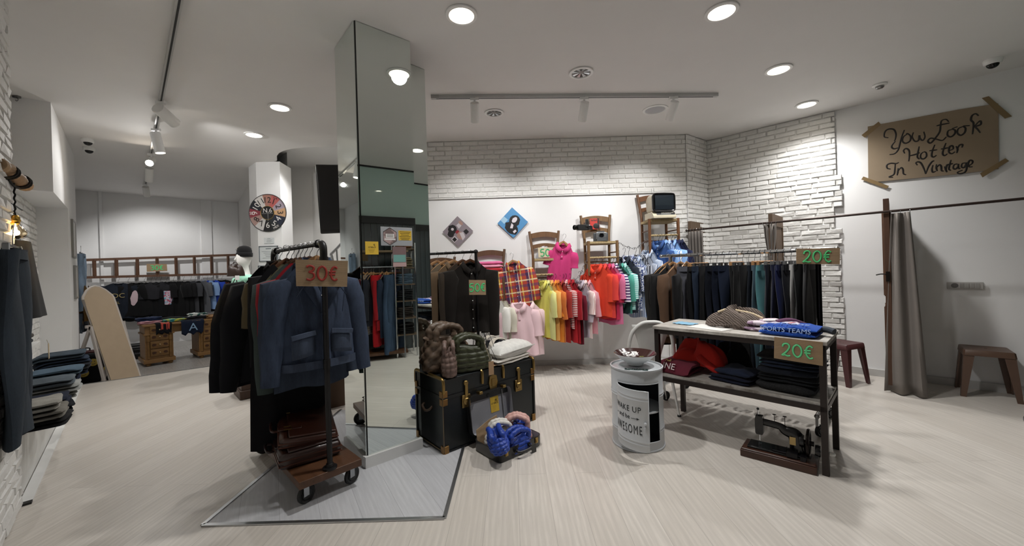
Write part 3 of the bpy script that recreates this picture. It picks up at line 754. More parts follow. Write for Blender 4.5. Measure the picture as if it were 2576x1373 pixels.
# ================= centre: rolling rack, trunk, bags, case, rear rack =================
RZ=rad(46); RC=Vector((-1.563,2.775,0)); RX=Vector((math.cos(RZ),math.sin(RZ),0)); RY=Vector((-math.sin(RZ),math.cos(RZ),0))
def rk(x,y,z=0): return RC+RX*x+RY*y+Vector((0,0,z))
M_RACKWOOD=wood('5e3d26','2e1c10',.45,.8,1)
t=thing('clothes_rack','black pipe clothes rack on a brown wooden trolley, before the mirror column','clothes rack',RC,RZ)
mb=MB(); mb.box((0,0,.155),(.375,1.15,.045)); part('trolley_board',mb,M_RACKWOOD,t,bevel=.003)
for x in(-.14,.14):
    for y in(-.5,.46): caster(t,x,y,.058,.056,rad(20))
for y in(-.54,.54):
    mb=MB(); mb.lathe([(.001,.19),(.042,.19),(.042,.184),(.042,.178)],20,c=(0,y,0)); mb.lathe([(.024,.19),(.022,.21),(.017,.212)],16,c=(0,y,0)); part('flange',mb,M_PIPE,t)
    mb=MB(); s=-1 if y<0 else 1
    mb.tube([(0,y,.18),(0,y,1.52)],.0165,14); mb.tube([(0,y,.80),(0,y,.86)],.021,14)
    part('pole',mb,M_PIPE,t)
    mb=MB(); mb.tube(spline([(0,y,1.48),(0,y,1.545),(0,y-s*.012,1.575),(0,y-s*.04,1.587),(0,y-s*.08,1.587)],4),.022,14); mb.tube([(0,y,1.47),(0,y,1.50)],.027,14); mb.tube([(0,y-s*.075,1.587),(0,y-s*.1,1.587)],.027,14); part('elbow_fitting',mb,M_PIPE,t)
mb=MB(); mb.tube([(0,-.5,1.587),(0,.5,1.587)],.016,14); part('rail',mb,M_PIPE,t)
RG='garments on the trolley rack'; ZR=1.587
DEN=denim('3a4a66',1.9)
# the denim blazer in front
bz=shirt(rk(0,-.43,ZR),RZ,DEN,'blue denim blazer with patch pockets, front garment of the trolley rack','jacket',RG,W=.43,L=.66,slv='l',slen=.56,dep=.06,flare=1.06,collar='coat',hang='wood',name='denim_jacket',fold=.014,sw=.08,splay=.085,slope=.15,placket=-.5)
for sg,x in((-1,-.12),(1,.11)):
    mb=MB(); mb.grid(lambda i,j:Vector((x+.13*(i/6-.5),-.082-.006*math.sin(PI*i/6)*math.sin(PI*j/5)+.012*((i/6-.5)*2)**2,-.66-.13*(j/5)+.09-.02*sg*(i/6-.5))),7,6); part('pocket',mb,denim('43526c',1.7),bz,solid=.004)
    mb=MB(); mb.bar((x-.068,-.088,-.565+.02*sg*.5),(x+.068,-.088,-.565-.02*sg*.5),.01,.03); part('pocket_flap',mb,denim('4a5a76',1.6),bz,bevel=.002)
    mb=MB(); mb.tube([(x-.03*sg,-.075,-.24),(x+.035*sg,-.085,-.33)],.0035,6); mb.tube([(x+.04*sg,-.08,-.2),(x+.005,-.085,-.44)],.002,5); part('seam',mb,denim('2c3950',1.2),bz)
mb=MB()
mb.grid(lambda i,j:Vector((.225*(-1+2*i/16),-.066*math.sqrt(max(0,1-(-1+2*i/16)**2))-.012,-.735-.05*j)),17,2); part('hem_band',mb,denim('3f4d66',1.9),bz,smooth=60)
shirt(rk(0,-.30,ZR),RZ,denim('3c4a60',1.5),'slate blue denim shirt whose long pale hem shows under the blazer','shirt',RG,W=.45,L=.82,slv='l',slen=.58,dep=.05,collar='shirt',hang='woodd',name='denim_shirt',slope=.16,splay=.05)
shirt(rk(0,-.20,ZR),RZ,fab('8f1c26'),'dark red jacket hung behind the blue denim garments','jacket',RG,W=.44,L=.76,slv='l',dep=.04,hang='woodd',name='red_jacket',slope=.16)
shirt(rk(0,-.11,ZR),RZ,fab('3f4a48'),'dark grey-green shirt jacket hung behind the red jacket','jacket',RG,W=.46,L=.80,slv='l',slen=.66,dep=.045,hang='woodd',name='shirt_jacket',slope=.16)
shirt(rk(0,-.02,ZR),RZ,fab('5f5c48'),'faded olive jacket, middle of the trolley rack','jacket',RG,W=.46,L=.80,slv=None,dep=.05,hang='woodd',name='olive_jacket',slope=.17)
shirt(rk(0,.08,ZR),RZ,fab('5b5140'),'brown-olive sleeveless vest beside the black coats','vest',RG,W=.44,L=.78,slv=None,dep=.06,hang='woodd',collar='coat',name='vest',slope=.17)
shirt(rk(-.0,.2,ZR),RZ,fab('5f543f'),'khaki jacket with a shoulder showing before the black coats','jacket',RG,W=.44,L=.66,slv='s',slen=.25,slope=.17,dep=.05,hang='woodd',name='khaki_jacket')
shirt(rk(-.02,.30,ZR),RZ,fab('15161a'),'front one of two black wide-sleeved coats on the trolley rack','coat',RG,W=.46,L=.84,slv='l',slen=.66,dep=.08,flare=1.4,hang='woodd',collar='coat',name='black_coat',sw=.12,splay=.14,slope=.2)
shirt(rk(-.02,.43,ZR),RZ,fab('101116'),'rear one of two black wide-sleeved coats on the trolley rack','coat',RG,W=.48,L=.9,slv='l',slen=.68,dep=.09,flare=1.45,hang='woodd',name='black_coat',sw=.13,splay=.17,slope=.2)
shirt(rk(-.05,.02,ZR),RZ,fab('0e0e11'),'long black dress reaching down nearly to the trolley','dress',RG,W=.46,L=1.27,slv=None,slope=.2,dep=.05,flare=1.1,hang='woodd',name='black_dress')
shirt(rk(.05,.14,ZR),RZ,fab('1b1b1d'),'black jacket sticking out on the column side of the trolley rack','jacket',RG,W=.52,L=.72,slv='l',dep=.05,hang='woodd',name='black_jacket',collar='coat')
c=at(811,687,2.24); price_sign(facing(c,(.62,-.78,.05),(.07,.02,1)),.27,.152,'30€','a8382e','5c1a18','brown cardboard sign with red 30€ hung on the trolley rack',.085,group='cardboard price signs')
# leather bags on the trolley
M_LEA=plain('3c1f16',.32,0,.6,.2); M_LEA2=plain('2e1b17',.3,0,.6,.2)
def briefcase(loc,rz,w,d,h,mat,label,tilt=0,roll=0):
    t=thing('leather_briefcase',label,'briefcase',loc,rz,'leather bags on the trolley'); t.rotation_euler=(tilt,roll,rz)
    mb=MB(); mb.box((0,0,h/2),(w,d,h)); part('body',mb,mat,t,bevel=.025)
    mb=MB(); mb.box((0,.02,h+.006),(w*.96,d*.82,.014)); part('flap',mb,mat,t,bevel=.006)
    for s in(-1,1):
        mb=MB(); mb.box((s*w*.25,-d*.32,h+.012),(.03,d*.4,.008)); b=part('strap',mb,mat,t,bevel=.003)
        mb=MB(); mb.tube([(s*w*.25-.02,-d*.3,h+.018),(s*w*.25+.02,-d*.3,h+.018),(s*w*.25+.02,-d*.42,h+.018),(s*w*.25-.02,-d*.42,h+.018)],.003,6,closed=True); part('buckle',mb,M_BRASS,b)
    mb=MB(); mb.tube(spline([(-.07,-d*.52,h*.7),(-.06,-d*.62,h*.75),(.06,-d*.62,h*.75),(.07,-d*.52,h*.7)],5),.008,8); part('handle',mb,mat,t)
    for z in(.3,.62):
        mb=MB(); mb.tube([(-w/2-.002,-d/2-.002,h*z),(w/2+.002,-d/2-.002,h*z),(w/2+.002,d/2+.002,h*z),(-w/2-.002,d/2+.002,h*z)],.004,6,closed=True); part('piping',mb,plain('5a3528',.35),t)
briefcase(rk(-.02,-.14,.179),RZ+rad(262),.5,.36,.1,M_LEA2,'lower brown leather briefcase lying flat on the rack trolley')
briefcase(rk(.0,-.12,.305),RZ+rad(256),.46,.34,.075,M_LEA,'upper glossy brown leather briefcase lying tilted on the rack trolley',rad(-5),rad(9))
# things in the gap behind the rack
p=Vector((-3.05,4.58,0)); t=thing('wooden_chest','dark brown wooden chest half hidden behind the black coats','chest',p,rad(45))
mb=MB(); mb.box((0,0,.3),(.42,.34,.5)); part('body',mb,wood('4a3326','33231a',.5),t,bevel=.004)
mb=MB(); mb.box((0,0,.05),(.46,.38,.1)); part('plinth',mb,wood('4e3628','33231a',.5),t,bevel=.01)
p=fl(838,1035); t=thing('cardboard_box','brown cardboard box on the floor between rack and column','box',p+Vector((-.1,.25,0)),rad(38))
mb=MB(); mb.box((0,0,.17),(.36,.3,.34)); part('carton',mb,plain('4d3a2b',.8),t); mb=MB(); mb.box((0,0,.343),(.355,.295,.006)); mb.box((0,0,.347),(.06,.3,.002)); part('lid_flaps',mb,plain('7a6047',.8),t)
p=fl(838,1035)+Vector((-.1,.25,.349))
for k,(dx,dy,lab) in enumerate(((-.06,.03,'left one of two brown leather ankle boots on the cardboard box'),(.08,-.02,'right one of two brown leather ankle boots on the cardboard box'))):
    t=thing('ankle_boot',lab,'boot',p+Vector((dx,dy,.001)),rad(-50+k*14),'brown ankle boots')
    mb=MB(); mb.loft([[Vector((.045*math.cos(a)*w,.03+cy+.07*math.sin(a)*l,z)) for a in [2*PI*j/14 for j in range(14)]] for z,w,l,cy in((.012,.9,1.7,-.05),(.04,.95,1.65,-.045),(.07,.8,1.0,.0),(.1,.8,.75,.02),(.17,.85,.78,.02),(.2,.87,.8,.02))],(1,0)); part('upper',mb,plain('55341f',.4),t,smooth=60)
    mb=MB(); mb.prism([(.043*math.cos(a),-.02+.12*math.sin(a)) for a in [2*PI*j/16 for j in range(16)]],0,.014); part('sole',mb,plain('2a1a12',.6),t)
# steamer trunk
TO=Vector((-.55,2.9,0)); TX=Vector((.76,.65,0)).normalized(); TA=math.atan2(TX.y,TX.x); TY=Vector((-TX.y,TX.x,0)); TL,TD,TH=.94,.42,.56
def tk(x,y,z=TH): return TO+TX*x+TY*y+Vector((0,0,z))
def trunkmat():
    t=NT('worn_green_leather'); f=t.noise(t.map(),14,5,.7); L=lin('14191a')
    t.col(t.mix(t.ramp(f,[(.62,(0,0,0)),(.74,(1,1,1))]),L,lin('3a3d38'))); t.set(Roughness=.42); t.bump(f,.15,.004); return t.m
MT=trunkmat(); MEDGE=plain('0f1112',.4); MTAN=plain('7b6a50',.6)
t=thing('steamer_trunk','large black steamer trunk with brass fittings beside the mirror column','trunk',TO,TA)
mb=MB(); mb.box((TL/2,TD/2,.215),(TL,TD,.41)); part('body',mb,MT,t,bevel=.012)
ld=MB(); ld.box((TL/2,TD/2,.493),(TL+.006,TD+.006,.135)); lid=part('lid',ld,MT,t,bevel=.014)
mb=MB()
for z in(.012,.418,.43,.552): 
    for y in(-.003,TD+.003): mb.bar((0,y,z),(TL,y,z),.012,.012)
    for x in(-.003,TL+.003): mb.bar((x,0,z),(x,TD,z),.012,.012)
for x in(0,TL):
    for y in(0,TD): mb.bar((x,y,.01),(x,y,.55),.018,.018)
part('edge_binding',mb,MEDGE,t)
mb=MB(); mb.tube([(-.006,-.006,.02),(-.006,-.006,.54)],.004,6); mb.tube([(-.006,-.006,.02),(-.008,TD,.02)],.004,6); mb.tube([(-.006,0,.558),(-.006,TD,.558)],.004,6); part('edge_stitching',mb,MTAN,t)
for x in(.0,TL*.385,TL*.62,TL):
    mb=MB(); mb.tube(spline([(x,-.012,.46),(x,-.012,.53),(x,.0,.562),(x,.05,.568),(x,TD*.5,.569)],4),.012,8); part('brass_band',mb,M_BRASS,t)
for x in(0,TL):
    for z,h in((.03,.06),(.39,.05),(.45,.05)):
        mb=MB(); mb.box((x+(.014 if x==0 else -.014),-.006,z),(.04,.014,h)); mb.box((x+(-.006 if x==0 else .006),.014,z),(.014,.04,h)); part('corner_guard',mb,plain('8c6a3e',.35,.8),t,bevel=.003)
for x in(.2,.75):
    mb=MB(); mb.box((x,-.01,.36),(.075,.014,.1)); mb.lathe([(.001,.014),(.022,.012),(.03,.004),(.03,0)],20,M=facing((x,-.018,.36),(0,-1,0))); 
    mb.box((x,-.018,.44),(.026,.014,.12)); mb.lathe([(.001,.012),(.018,.01),(.022,0)],18,M=facing((x,-.014,.5),(0,-1,0))); part('latch',mb,M_BRASS,t,bevel=.003)
mb=MB(); mb.prism([(-.035,-.05),(.035,-.05),(.045,0),(.035,.05),(0,.062),(-.035,.05),(-.045,0)],0,.012,M=facing((TL*.5,-.005,.45),(0,-1,0))); mb.prism([(-.018,-.03),(.018,-.03),(.018,.03),(-.018,.03)],.012,.018,M=facing((TL*.5,-.005,.45),(0,-1,0))); part('lock_plate',mb,M_BRASS,t)
mb=MB(); mb.tube(spline([(-.012,TD*.35,.33),(-.035,TD*.36,.31),(-.04,TD*.5,.29),(-.035,TD*.64,.31),(-.012,TD*.65,.33)],4),.01,8); part('side_handle',mb,plain('3a2a1c',.5),t)
# bags on the trunk
def handle_bag(loc,rz,w,d,h,mat,label,diamond=False,nu=12,nv=4,hr=.022,hh=.12,seed=0,group='quilted bags',top=.8,puff=.016,cat='quilted bag',lean=0,wings=.32):
    t=thing('quilted_bag',label,cat,loc,rz,group); t.rotation_euler=(lean,0,rz)
    part('body',quilt_mb(w,d,h,nu,nv,puff,diamond,top=top,seed=seed),mat,t,smooth=80)
    for s in(-1,1):
        mb=MB(); ribbed(mb,[(-w*wings,s*d*.3,h*.86),(-w*wings*.95,s*d*.33,h+hh*.6),(-w*.1,s*d*.3,h+hh),(w*.1,s*d*.3,h+hh*.95),(w*wings*.95,s*d*.33,h+hh*.55),(w*wings,s*d*.3,h*.86)],hr,10,9); part('handle',mb,mat,t,smooth=80)
    return t
def puffy(c,rough=.45):
    key=('puffy',c)
    if key in MATS: return MATS[key]
    t=NT('quilted_nylon'); L=lin(c); f=t.noise(t.map(),30,3); t.col(t.mix(f,shade(L,.8),shade(L,1.2))); t.set(Roughness=rough); t.bump(f,.5,.006); MATS[key]=t.m; return t.m
handle_bag(tk(.19,.27),TA,.36,.18,.28,puffy('5a4a3c'),'large brown quilted bag at the column end of the trunk',True,8,3,.03,.09,1,puff=.026,top=.9)
handle_bag(tk(.115,.09),TA+rad(60),.22,.10,.20,puffy('6a564e'),'pinkish brown quilted bag squeezed beside the olive one on the trunk',False,10,5,.018,.06,3,puff=.012)
ob=handle_bag(tk(.305,.10),TA-rad(14),.34,.15,.20,puffy('32351f'),'olive green quilted bag with a paper tag at the front of the trunk',False,14,5,.024,.085,2,puff=.014)
mb=MB(); mb.tube(spline([(.11,-.085,.24),(.13,-.1,.16),(.15,-.11,.08)],4),.002,5); tg=part('tag_string',mb,plain('b7a88f',.8),ob)
mb=MB(); mb.box((.155,-.115,.02),(.045,.003,.11)); part('paper_tag',mb,plain('a98a6a',.8),ob,label='brown paper tag')
# black and white tote, white quilted pillow
t=thing('tote_bag','black tote bag with cream straps lying at the back of the trunk','bag',tk(.70,.27),TA+rad(10))
part('body',heap_mb(.40,.26,.15,.1,2.6,seed=2),fab('14151c'),t,smooth=70)
for dy,hz in((-.03,.15),(.07,.16)):
    mb=MB(); P=spline([(-.2,dy-.1,.05),(-.14,dy-.06,.13),(-.02,dy,hz+.03),(.1,dy,hz+.02),(.19,dy-.02,.1)],6); mb.tube(P,.022,8,flat=.35,up=(0,0,1)); part('strap',mb,fab('b9b2a6'),t)
mb=MB(); mb.tube(spline([(-.2,-.1,.03),(-.1,-.14,.03),(.1,-.14,.035)],6),.012,8); part('piping',mb,fab('c8c2b6'),t)
folded(tk(.74,.12,TH+.002),TA+rad(6),.44,.24,.05,fab('c9c4bc'),'cream folded cloth bag under the white quilted pouch','cloth bag',layers=2)
t=thing('quilted_pouch','white quilted pouch, plump as a pillow, on the trunk\'s right end','pouch',tk(.76,.12,TH+.053),TA+rad(4))
mb=MB()
def pil(side):
    def f(i,j):
        u=-1+2*i/28; v=-1+2*j/18; e=(1-u**4)*(1-v**4); q=abs(math.sin(PI*(u*4+v*2.6)))*abs(math.sin(PI*(u*4-v*2.6)))
        return Vector((u*.215*(1-.05*v*v),v*.125*(1-.06*u*u),.05+side*(.062*e**.6+.006*q**.5*e)+(.012*u if True else 0)))
    return f
mb.grid(pil(1),29,19); mb.grid(pil(-1),29,19,flip=True); part('body',mb,puffy('d8d7d2',.5),t,smooth=80)
mb=MB(); mb.tube([(-.21,-.128,.048),(.21,-.128,.072)],.004,6); part('zip',mb,plain('bdbbb5',.5),t)
t=thing('wire_tangle','tangle of thin black cables in the middle of the trunk','cables',tk(.50,.22),TA)
rr=random.Random(4); mb=MB()
for k in range(22):
    a=rr.uniform(0,6.3); h=rr.uniform(.1,.27); x0,y0=rr.uniform(-.04,.04),rr.uniform(-.04,.04); ex,ey=rr.uniform(-.13,.14),rr.uniform(-.2,.06)
    mb.tube(spline([(x0,y0,.004),(x0+ex*.3,y0+ey*.3,h*.8),(x0+ex*.6,y0+ey*.5,h),(x0+ex,y0+ey,max(.006,h*rr.uniform(.0,.5)))],5),.0022,5)
part('cables',mb,plain('0d0d0e',.4),t)
t=thing('cardboard_card','brown cardboard card with red lettering lying on the trunk\'s front edge','sign',tk(.47,.065,TH+.012),TA)
mb=MB(); mb.box((0,0,.002),(.22,.12,.004)); part('board',mb,M_CARD,t); mb=MB(); strokes(mb,'50€',.07,(0,0,.0045),(1,0,0),(0,1,0),(0,0,1),.005,kern=.7); part('lettering',mb,plain('a5372f',.5),t)
t=thing('patterned_pouch','small red and cream patterned pouch behind the olive bag','pouch',tk(.455,.16),TA)
mb=MB(); mb.box((0,0,.07),(.035,.1,.14)); part('body',mb,blotch('7a2a24','c9b48a',60),t,bevel=.01)
# open attaché case
CA=TA; CC=Vector((-.34,2.965,0))+TX*.22+Vector((TX.y,-TX.x,0))*.16
t=thing('open_suitcase','open black suitcase full of quilted bags on the floor before the trunk','suitcase',CC,CA)
M_CASE=plain('121213',.35,0,.5,.2); M_LIN=fab('8f9096')
def tray(mb,w,d,h,th,M,r=.05):
    def rr_(w,d,r,n=6): 
        out=[]
        for cx,cy,a0 in((w/2-r,d/2-r,0),(-w/2+r,d/2-r,PI/2),(-w/2+r,-d/2+r,PI),(w/2-r,-d/2+r,1.5*PI)):
            out+=[(cx+r*math.cos(a0+PI/2*k/n),cy+r*math.sin(a0+PI/2*k/n)) for k in range(n+1)]
        return out
    o=rr_(w,d,r); i=rr_(w-2*th,d-2*th,r-th)
    rings=[[Vector((x*.97,y*.97,0)) for x,y in o],[Vector((x,y,.012)) for x,y in o],[Vector((x,y,h)) for x,y in o],[Vector((x,y,h)) for x,y in i]]
    mb.loft(rings,(1,0),0,M=M); mb.loft([[Vector((x,y,h)) for x,y in i],[Vector((x,y,th)) for x,y in i]],(0,1),1,M=M)
mb=MB(); tray(mb,.44,.32,.085,.008,Matrix()); part('base',mb,[M_CASE,M_LIN],t,smooth=50)
ML=Matrix.Translation((0,.158,.09))@Matrix.Rotation(rad(-99),4,'X')@Matrix.Translation((0,-.16,-.075))@Matrix.Identity(4)
ML=Matrix.Translation((0,.165,.085))@Matrix.Rotation(rad(83),4,'X')@Matrix.Translation((0,.16,-.06))
mb=MB(); tray(mb,.44,.32,.06,.008,ML); lid=part('lid',mb,[M_CASE,M_LIN],t,smooth=50)
for s in(-1,1):
    mb=MB(); mb.box((s*.15,.325,.045),(.03,.02,.035),M=ML.copy()) if False else mb.box((0,0,0),(.03,.022,.05),M=ML@Matrix.Translation((s*.12,.165,.07))); part('hasp',mb,M_BRASS,lid,bevel=.003)
    mb=MB(); mb.box((s*.15,-.163,.06),(.028,.008,.04)); mb.box((s*.15,-.168,.055),(.018,.006,.02)); part('latch',mb,M_BRASS,t,bevel=.002)
mb=MB(); mb.box((0,0,0),(.022,.035,.006),M=ML@Matrix.Translation((.0,.11,.012))); part('catch',mb,M_BLACK,lid,bevel=.003)
mb=MB(); mb.bar(ML@Vector((.145,-.1,.012)),ML@Vector((.145,.13,.012)),.012,.006); part('lining_ribbon',mb,plain('8b8c90',.4),lid)
mb=MB(); mb.tube(spline([(-.065,-.162,.055),(-.06,-.195,.05),(-.03,-.205,.048),(.03,-.205,.048),(.06,-.195,.05),(.065,-.162,.055)],5),.0095,8); mb.box((-.065,-.165,.055),(.03,.012,.022)); mb.box((.065,-.165,.055),(.03,.012,.022)); h=part('handle',mb,M_CASE,t)
mb=MB(); mb.box((.085,-.2,.03),(.045,.004,.06)); part('luggage_tag',mb,M_CASE,h)
def crea_card(name,M,w,h,label):
    t=thing(name,label,'card',M.to_translation(),0,rot=M.to_euler())
    mb=MB(); mb.box((0,0,.0006),(w,h,.0012)); part('card',mb,plain('d8b43c',.6),t)
    mb=MB(); I=Matrix.Identity(4)
    add_text(mb,'crea.S',h*.24,Matrix.Translation((0,h*.08,.0014)),extrude=.0003)
    for k in range(5):
        a=PI/2+(k-2)*.5; mb.tube([(w*.18,h*.2,.0016),(w*.18+.11*h*math.cos(a),h*.22+.13*h*math.sin(a),.0016)],[.012*h,.004*h],5,flat=.2,up=(0,0,1))
    part('logo_lettering',mb,plain('2a2112',.6),t)
    mb=MB()
    for k in range(4): mb.box((-w*.04,-h*(.1+.08*k),.0014),(w*(.5-.06*k),h*.012,.0005))
    part('small_print',mb,plain('8a7226',.6),t); return t
crea_card('shop_card',Matrix.LocRotScale(CC,None,None)@Matrix.Rotation(CA,4,'Z')@ML@Matrix.Translation((.06,.025,.0095)),.085,.125,'yellow shop card stuck inside the open suitcase lid')
def cw(x,y,z): return CC+TX*x+TY*y+Vector((0,0,z))
BL=puffy('1f3f9a')
handle_bag(cw(-.165,-.10,.09),CA+rad(62),.26,.12,.11,BL,'blue quilted bag spilling over the left end of the open suitcase',False,12,5,.02,.02,5,lean=rad(-14),wings=.3,puff=.013)
handle_bag(cw(.005,-.11,.012),CA+rad(-2),.22,.09,.105,BL,'blue quilted bag with its handle loop facing out, front of the open suitcase',False,10,4,.02,.06,6,puff=.013,wings=.38)
handle_bag(cw(-.06,.02,.012),CA+rad(-25),.22,.08,.15,puffy('cfccc6'),'white quilted bag between the blue bags in the suitcase',False,8,4,.02,.05,7,puff=.01)
handle_bag(cw(.09,-.01,.012),CA+rad(-40),.2,.08,.145,puffy('c99e96'),'pink quilted bag sticking up in the suitcase',False,8,4,.022,.07,8,puff=.01,wings=.4)
heapo=handle_bag(cw(.155,.02,.012),CA+rad(40),.20,.12,.13,BL,'blue quilted bag at the right end of the open suitcase',False,10,4,.016,.02,9,puff=.013)
t=thing('cardboard_sheet','torn cardboard sheet stuck behind the bags in the suitcase','cardboard',cw(-.09,.125,.012),CA)
mb=MB(); mb.prism([(-.11,0),(.1,0),(.1,.2),(.02,.185),(-.11,.14)],-.002,.002,M=frame((0,0,0),(1,0,0),(0,.12,1),(0,-1,.12))); part('sheet',mb,M_CARD,t,smooth=0)
# rear black rack
t=thing('clothes_rack','black pipe clothes rack holding brown and black jackets behind the trunk','clothes rack',(-.37,4.0,0),0)
RR=Vector((-.92,.39,0)).normalized(); L_=.8
mb=MB(); mb.tube([(0,0,1.572),RR*L_+Vector((0,0,1.572))],.014,12); part('rail',mb,M_PIPE,t)
for k in(0,1):
    q=RR*L_*k
    mb=MB(); mb.tube([q+Vector((0,0,.03)),q+Vector((0,0,1.575))],.015,12); part('pole',mb,M_PIPE,t)
    mb=MB(); mb.lathe([(.001,.03),(.05,.03),(.05,0),(.001,0)],16,c=q); part('foot',mb,M_PIPE,t)
    mb=MB(); mb.sphere(q+Vector((0,0,1.572)),.024,12,8); part('elbow_fitting',mb,M_PIPE,t)
RG2='jackets on the rear black rack'; ra=math.atan2(RR.y,RR.x)-PI/2
def rr2(d): return Vector((-.37,4.0,1.572))+RR*d
def cord(c):
    return stripes(c,shade_hex(c,.8),220,0,.5)
def shade_hex(c,f): return ''.join('%02x'%min(255,int(int(c[i:i+2],16)*f)) for i in(0,2,4))
jk=shirt(rr2(.07),rad(20),fab('1d1916'),'black-brown suede jacket carrying a 50€ sign on the rear rack','jacket',RG2,W=.44,L=.72,slv='l',slen=.62,dep=.06,hang='woodd',collar='shirt',name='suede_jacket',splay=.03,placket=-.1,sw=.1)
shirt(rr2(.16),rad(32),fab('3a322a'),'dark brown jacket just behind the black-brown suede jacket','jacket',RG2,W=.44,L=.72,slv='l',slen=.6,dep=.05,hang='woodd',name='brown_jacket',splay=.03)
shirt(rr2(.27),rad(34),fab('6a5743'),'mid brown cotton jacket on the rear rack, third from the pole','jacket',RG2,W=.45,L=.76,slv='l',slen=.6,dep=.06,hang='wood',name='brown_jacket',collar='shirt',splay=.03)
shirt(rr2(.37),rad(36),fab('6f6353'),'taupe corduroy jacket on the rear rack, fourth from the pole','jacket',RG2,W=.46,L=.78,slv='l',slen=.6,dep=.06,hang='wood',name='corduroy_jacket',splay=.03)
shirt(rr2(.48),rad(36),fab('75695b'),'light taupe corduroy jacket next to the column, on the rear rack','jacket',RG2,W=.46,L=.80,slv='l',slen=.62,dep=.06,hang='wood',name='corduroy_jacket',splay=.03)
price_sign(facing(at(1201,723,3.84),(.3,-.95,0)),.165,.15,'50€','4fdc86','1c4a2c','small cardboard sign with green 50€ on the black-brown jacket',.08)
# ================= back wall: chairs, shirts, pictures =================
M_CH=wood('7d5a3a','4d3522',.55,1); M_RUSH=plain('cdb78c',.8)
def rush_mat():
    t=NT('woven_rush'); v=t.map(); w=t.node('ShaderNodeTexWave',bands_direction='X'); w.inputs['Scale'].default_value=28; w.inputs['Distortion'].default_value=1.5; t.link(v,w.inputs['Vector'])
    L=lin('c9b285'); t.col(t.mix(w.outputs['Fac'],shade(L,.6),L)); t.set(Roughness=.85); t.bump(w.outputs['Fac'],.6,.006); return t.m
M_RUSH=rush_mat()
def wall_chair(X,z,label,mat=None,seat=None,hb=.40,rush_rung=True):
    mat=mat or M_CH
    t=thing('rush_seat_chair',label,'chair',(X,5.155,z),0,'chairs hung on the back wall')
    mb=MB(); mb.add([],[])
    def sf(i,j):
        u=-1+2*i/12; v=-1+2*j/10; q=min(abs(u),abs(v)); return Vector((u*(.19-.012*v),v*.175,.012-.006*(1-max(abs(u),abs(v)))*2))
    mb.grid(sf,13,11); mb.loft([[Vector((x*(1 if y<0 else .94),y,zz)) for x,y in((-.195,-.18),(.195,-.18),(.195,.175),(-.195,.175))] for zz in(-.022,.012)],(1,0)); part('seat',mb,seat or M_RUSH,t,bevel=.008)
    for s in(-1,1):
        mb=MB(); mb.tube([(s*.185,-.17,.018),(s*.187,-.172,-.2),(s*.186,-.172,-.43)],[.02,.019,.0165],10); part('leg',mb,mat,t)
        mb=MB(); mb.tube(spline([(s*.168,.165,-.43),(s*.168,.168,0),(s*.175,.185,.15),(s*.205,.215,hb)],4),[.016]*4+[.02]*9 if False else .0185,10); part('back_post',mb,mat,t)
        mb=MB(); mb.tube([(s*.185,-.17,-.13),(s*.168,.165,-.13)],.009,8); mb.tube([(s*.185,-.17,-.27),(s*.168,.165,-.27)],.009,8); part('side_stretcher',mb,mat,t)
    for zc,h,am in((hb-.055,.07,.03),(hb-.21,.055,.03)):
        w=.178+.03*(zc/hb); mb=MB()
        top=lambda i,k:Vector((w*(-1+2*i/10),.2*0+.19+.03*zc/hb+.012*math.cos(PI*(-1+2*i/10)/2)+(-.007 if k in(0,1) else .007),zc+(h/2 if k in(1,2) else -h/2)+am*(math.cos(PI*(-1+2*i/10)/2)-.5)*(1.0 if k in(1,2) else 1.0)))
        mb.loft([[top(i,k) for k in range(4)] for i in range(11)]); part('back_rail',mb,mat,t)
    mb=MB()
    if rush_rung:
        P=[(-.185+.37*i/24,-.172,-.2) for i in range(25)]; mb.tube(P,[.0125+.003*(i%2) for i in range(25)],8)
    else: mb.tube([(-.185,-.172,-.2),(.185,-.172,-.2)],.011,8)
    part('front_rung',mb,M_RUSH if rush_rung else mat,t)
    mb=MB(); mb.tube([(-.168,.165,-.25),(.168,.165,-.25)],.01,8); part('rear_rung',mb,mat,t)
    return t
wall_chair(-1.0,1.17,'wooden chair high on the wall, mostly hidden behind the taupe corduroy jackets',wood('6a4a31',None,.55))
wall_chair(-.30,1.255,'wooden wall chair with folded pink and red clothes, left of the plaid shirt',wood('6a4c35','463020',.55))
wall_chair(.465,1.49,'wooden wall chair carrying the upright 50€ card and the pink polo')
wall_chair(1.19,1.69,'wooden wall chair with the silver instant camera on its seat',wood('8a6a45','553c26',.55))
wall_chair(1.99,1.955,'highest wooden wall chair, holding the old television',wood('7a5030','4a2e1c',.5))
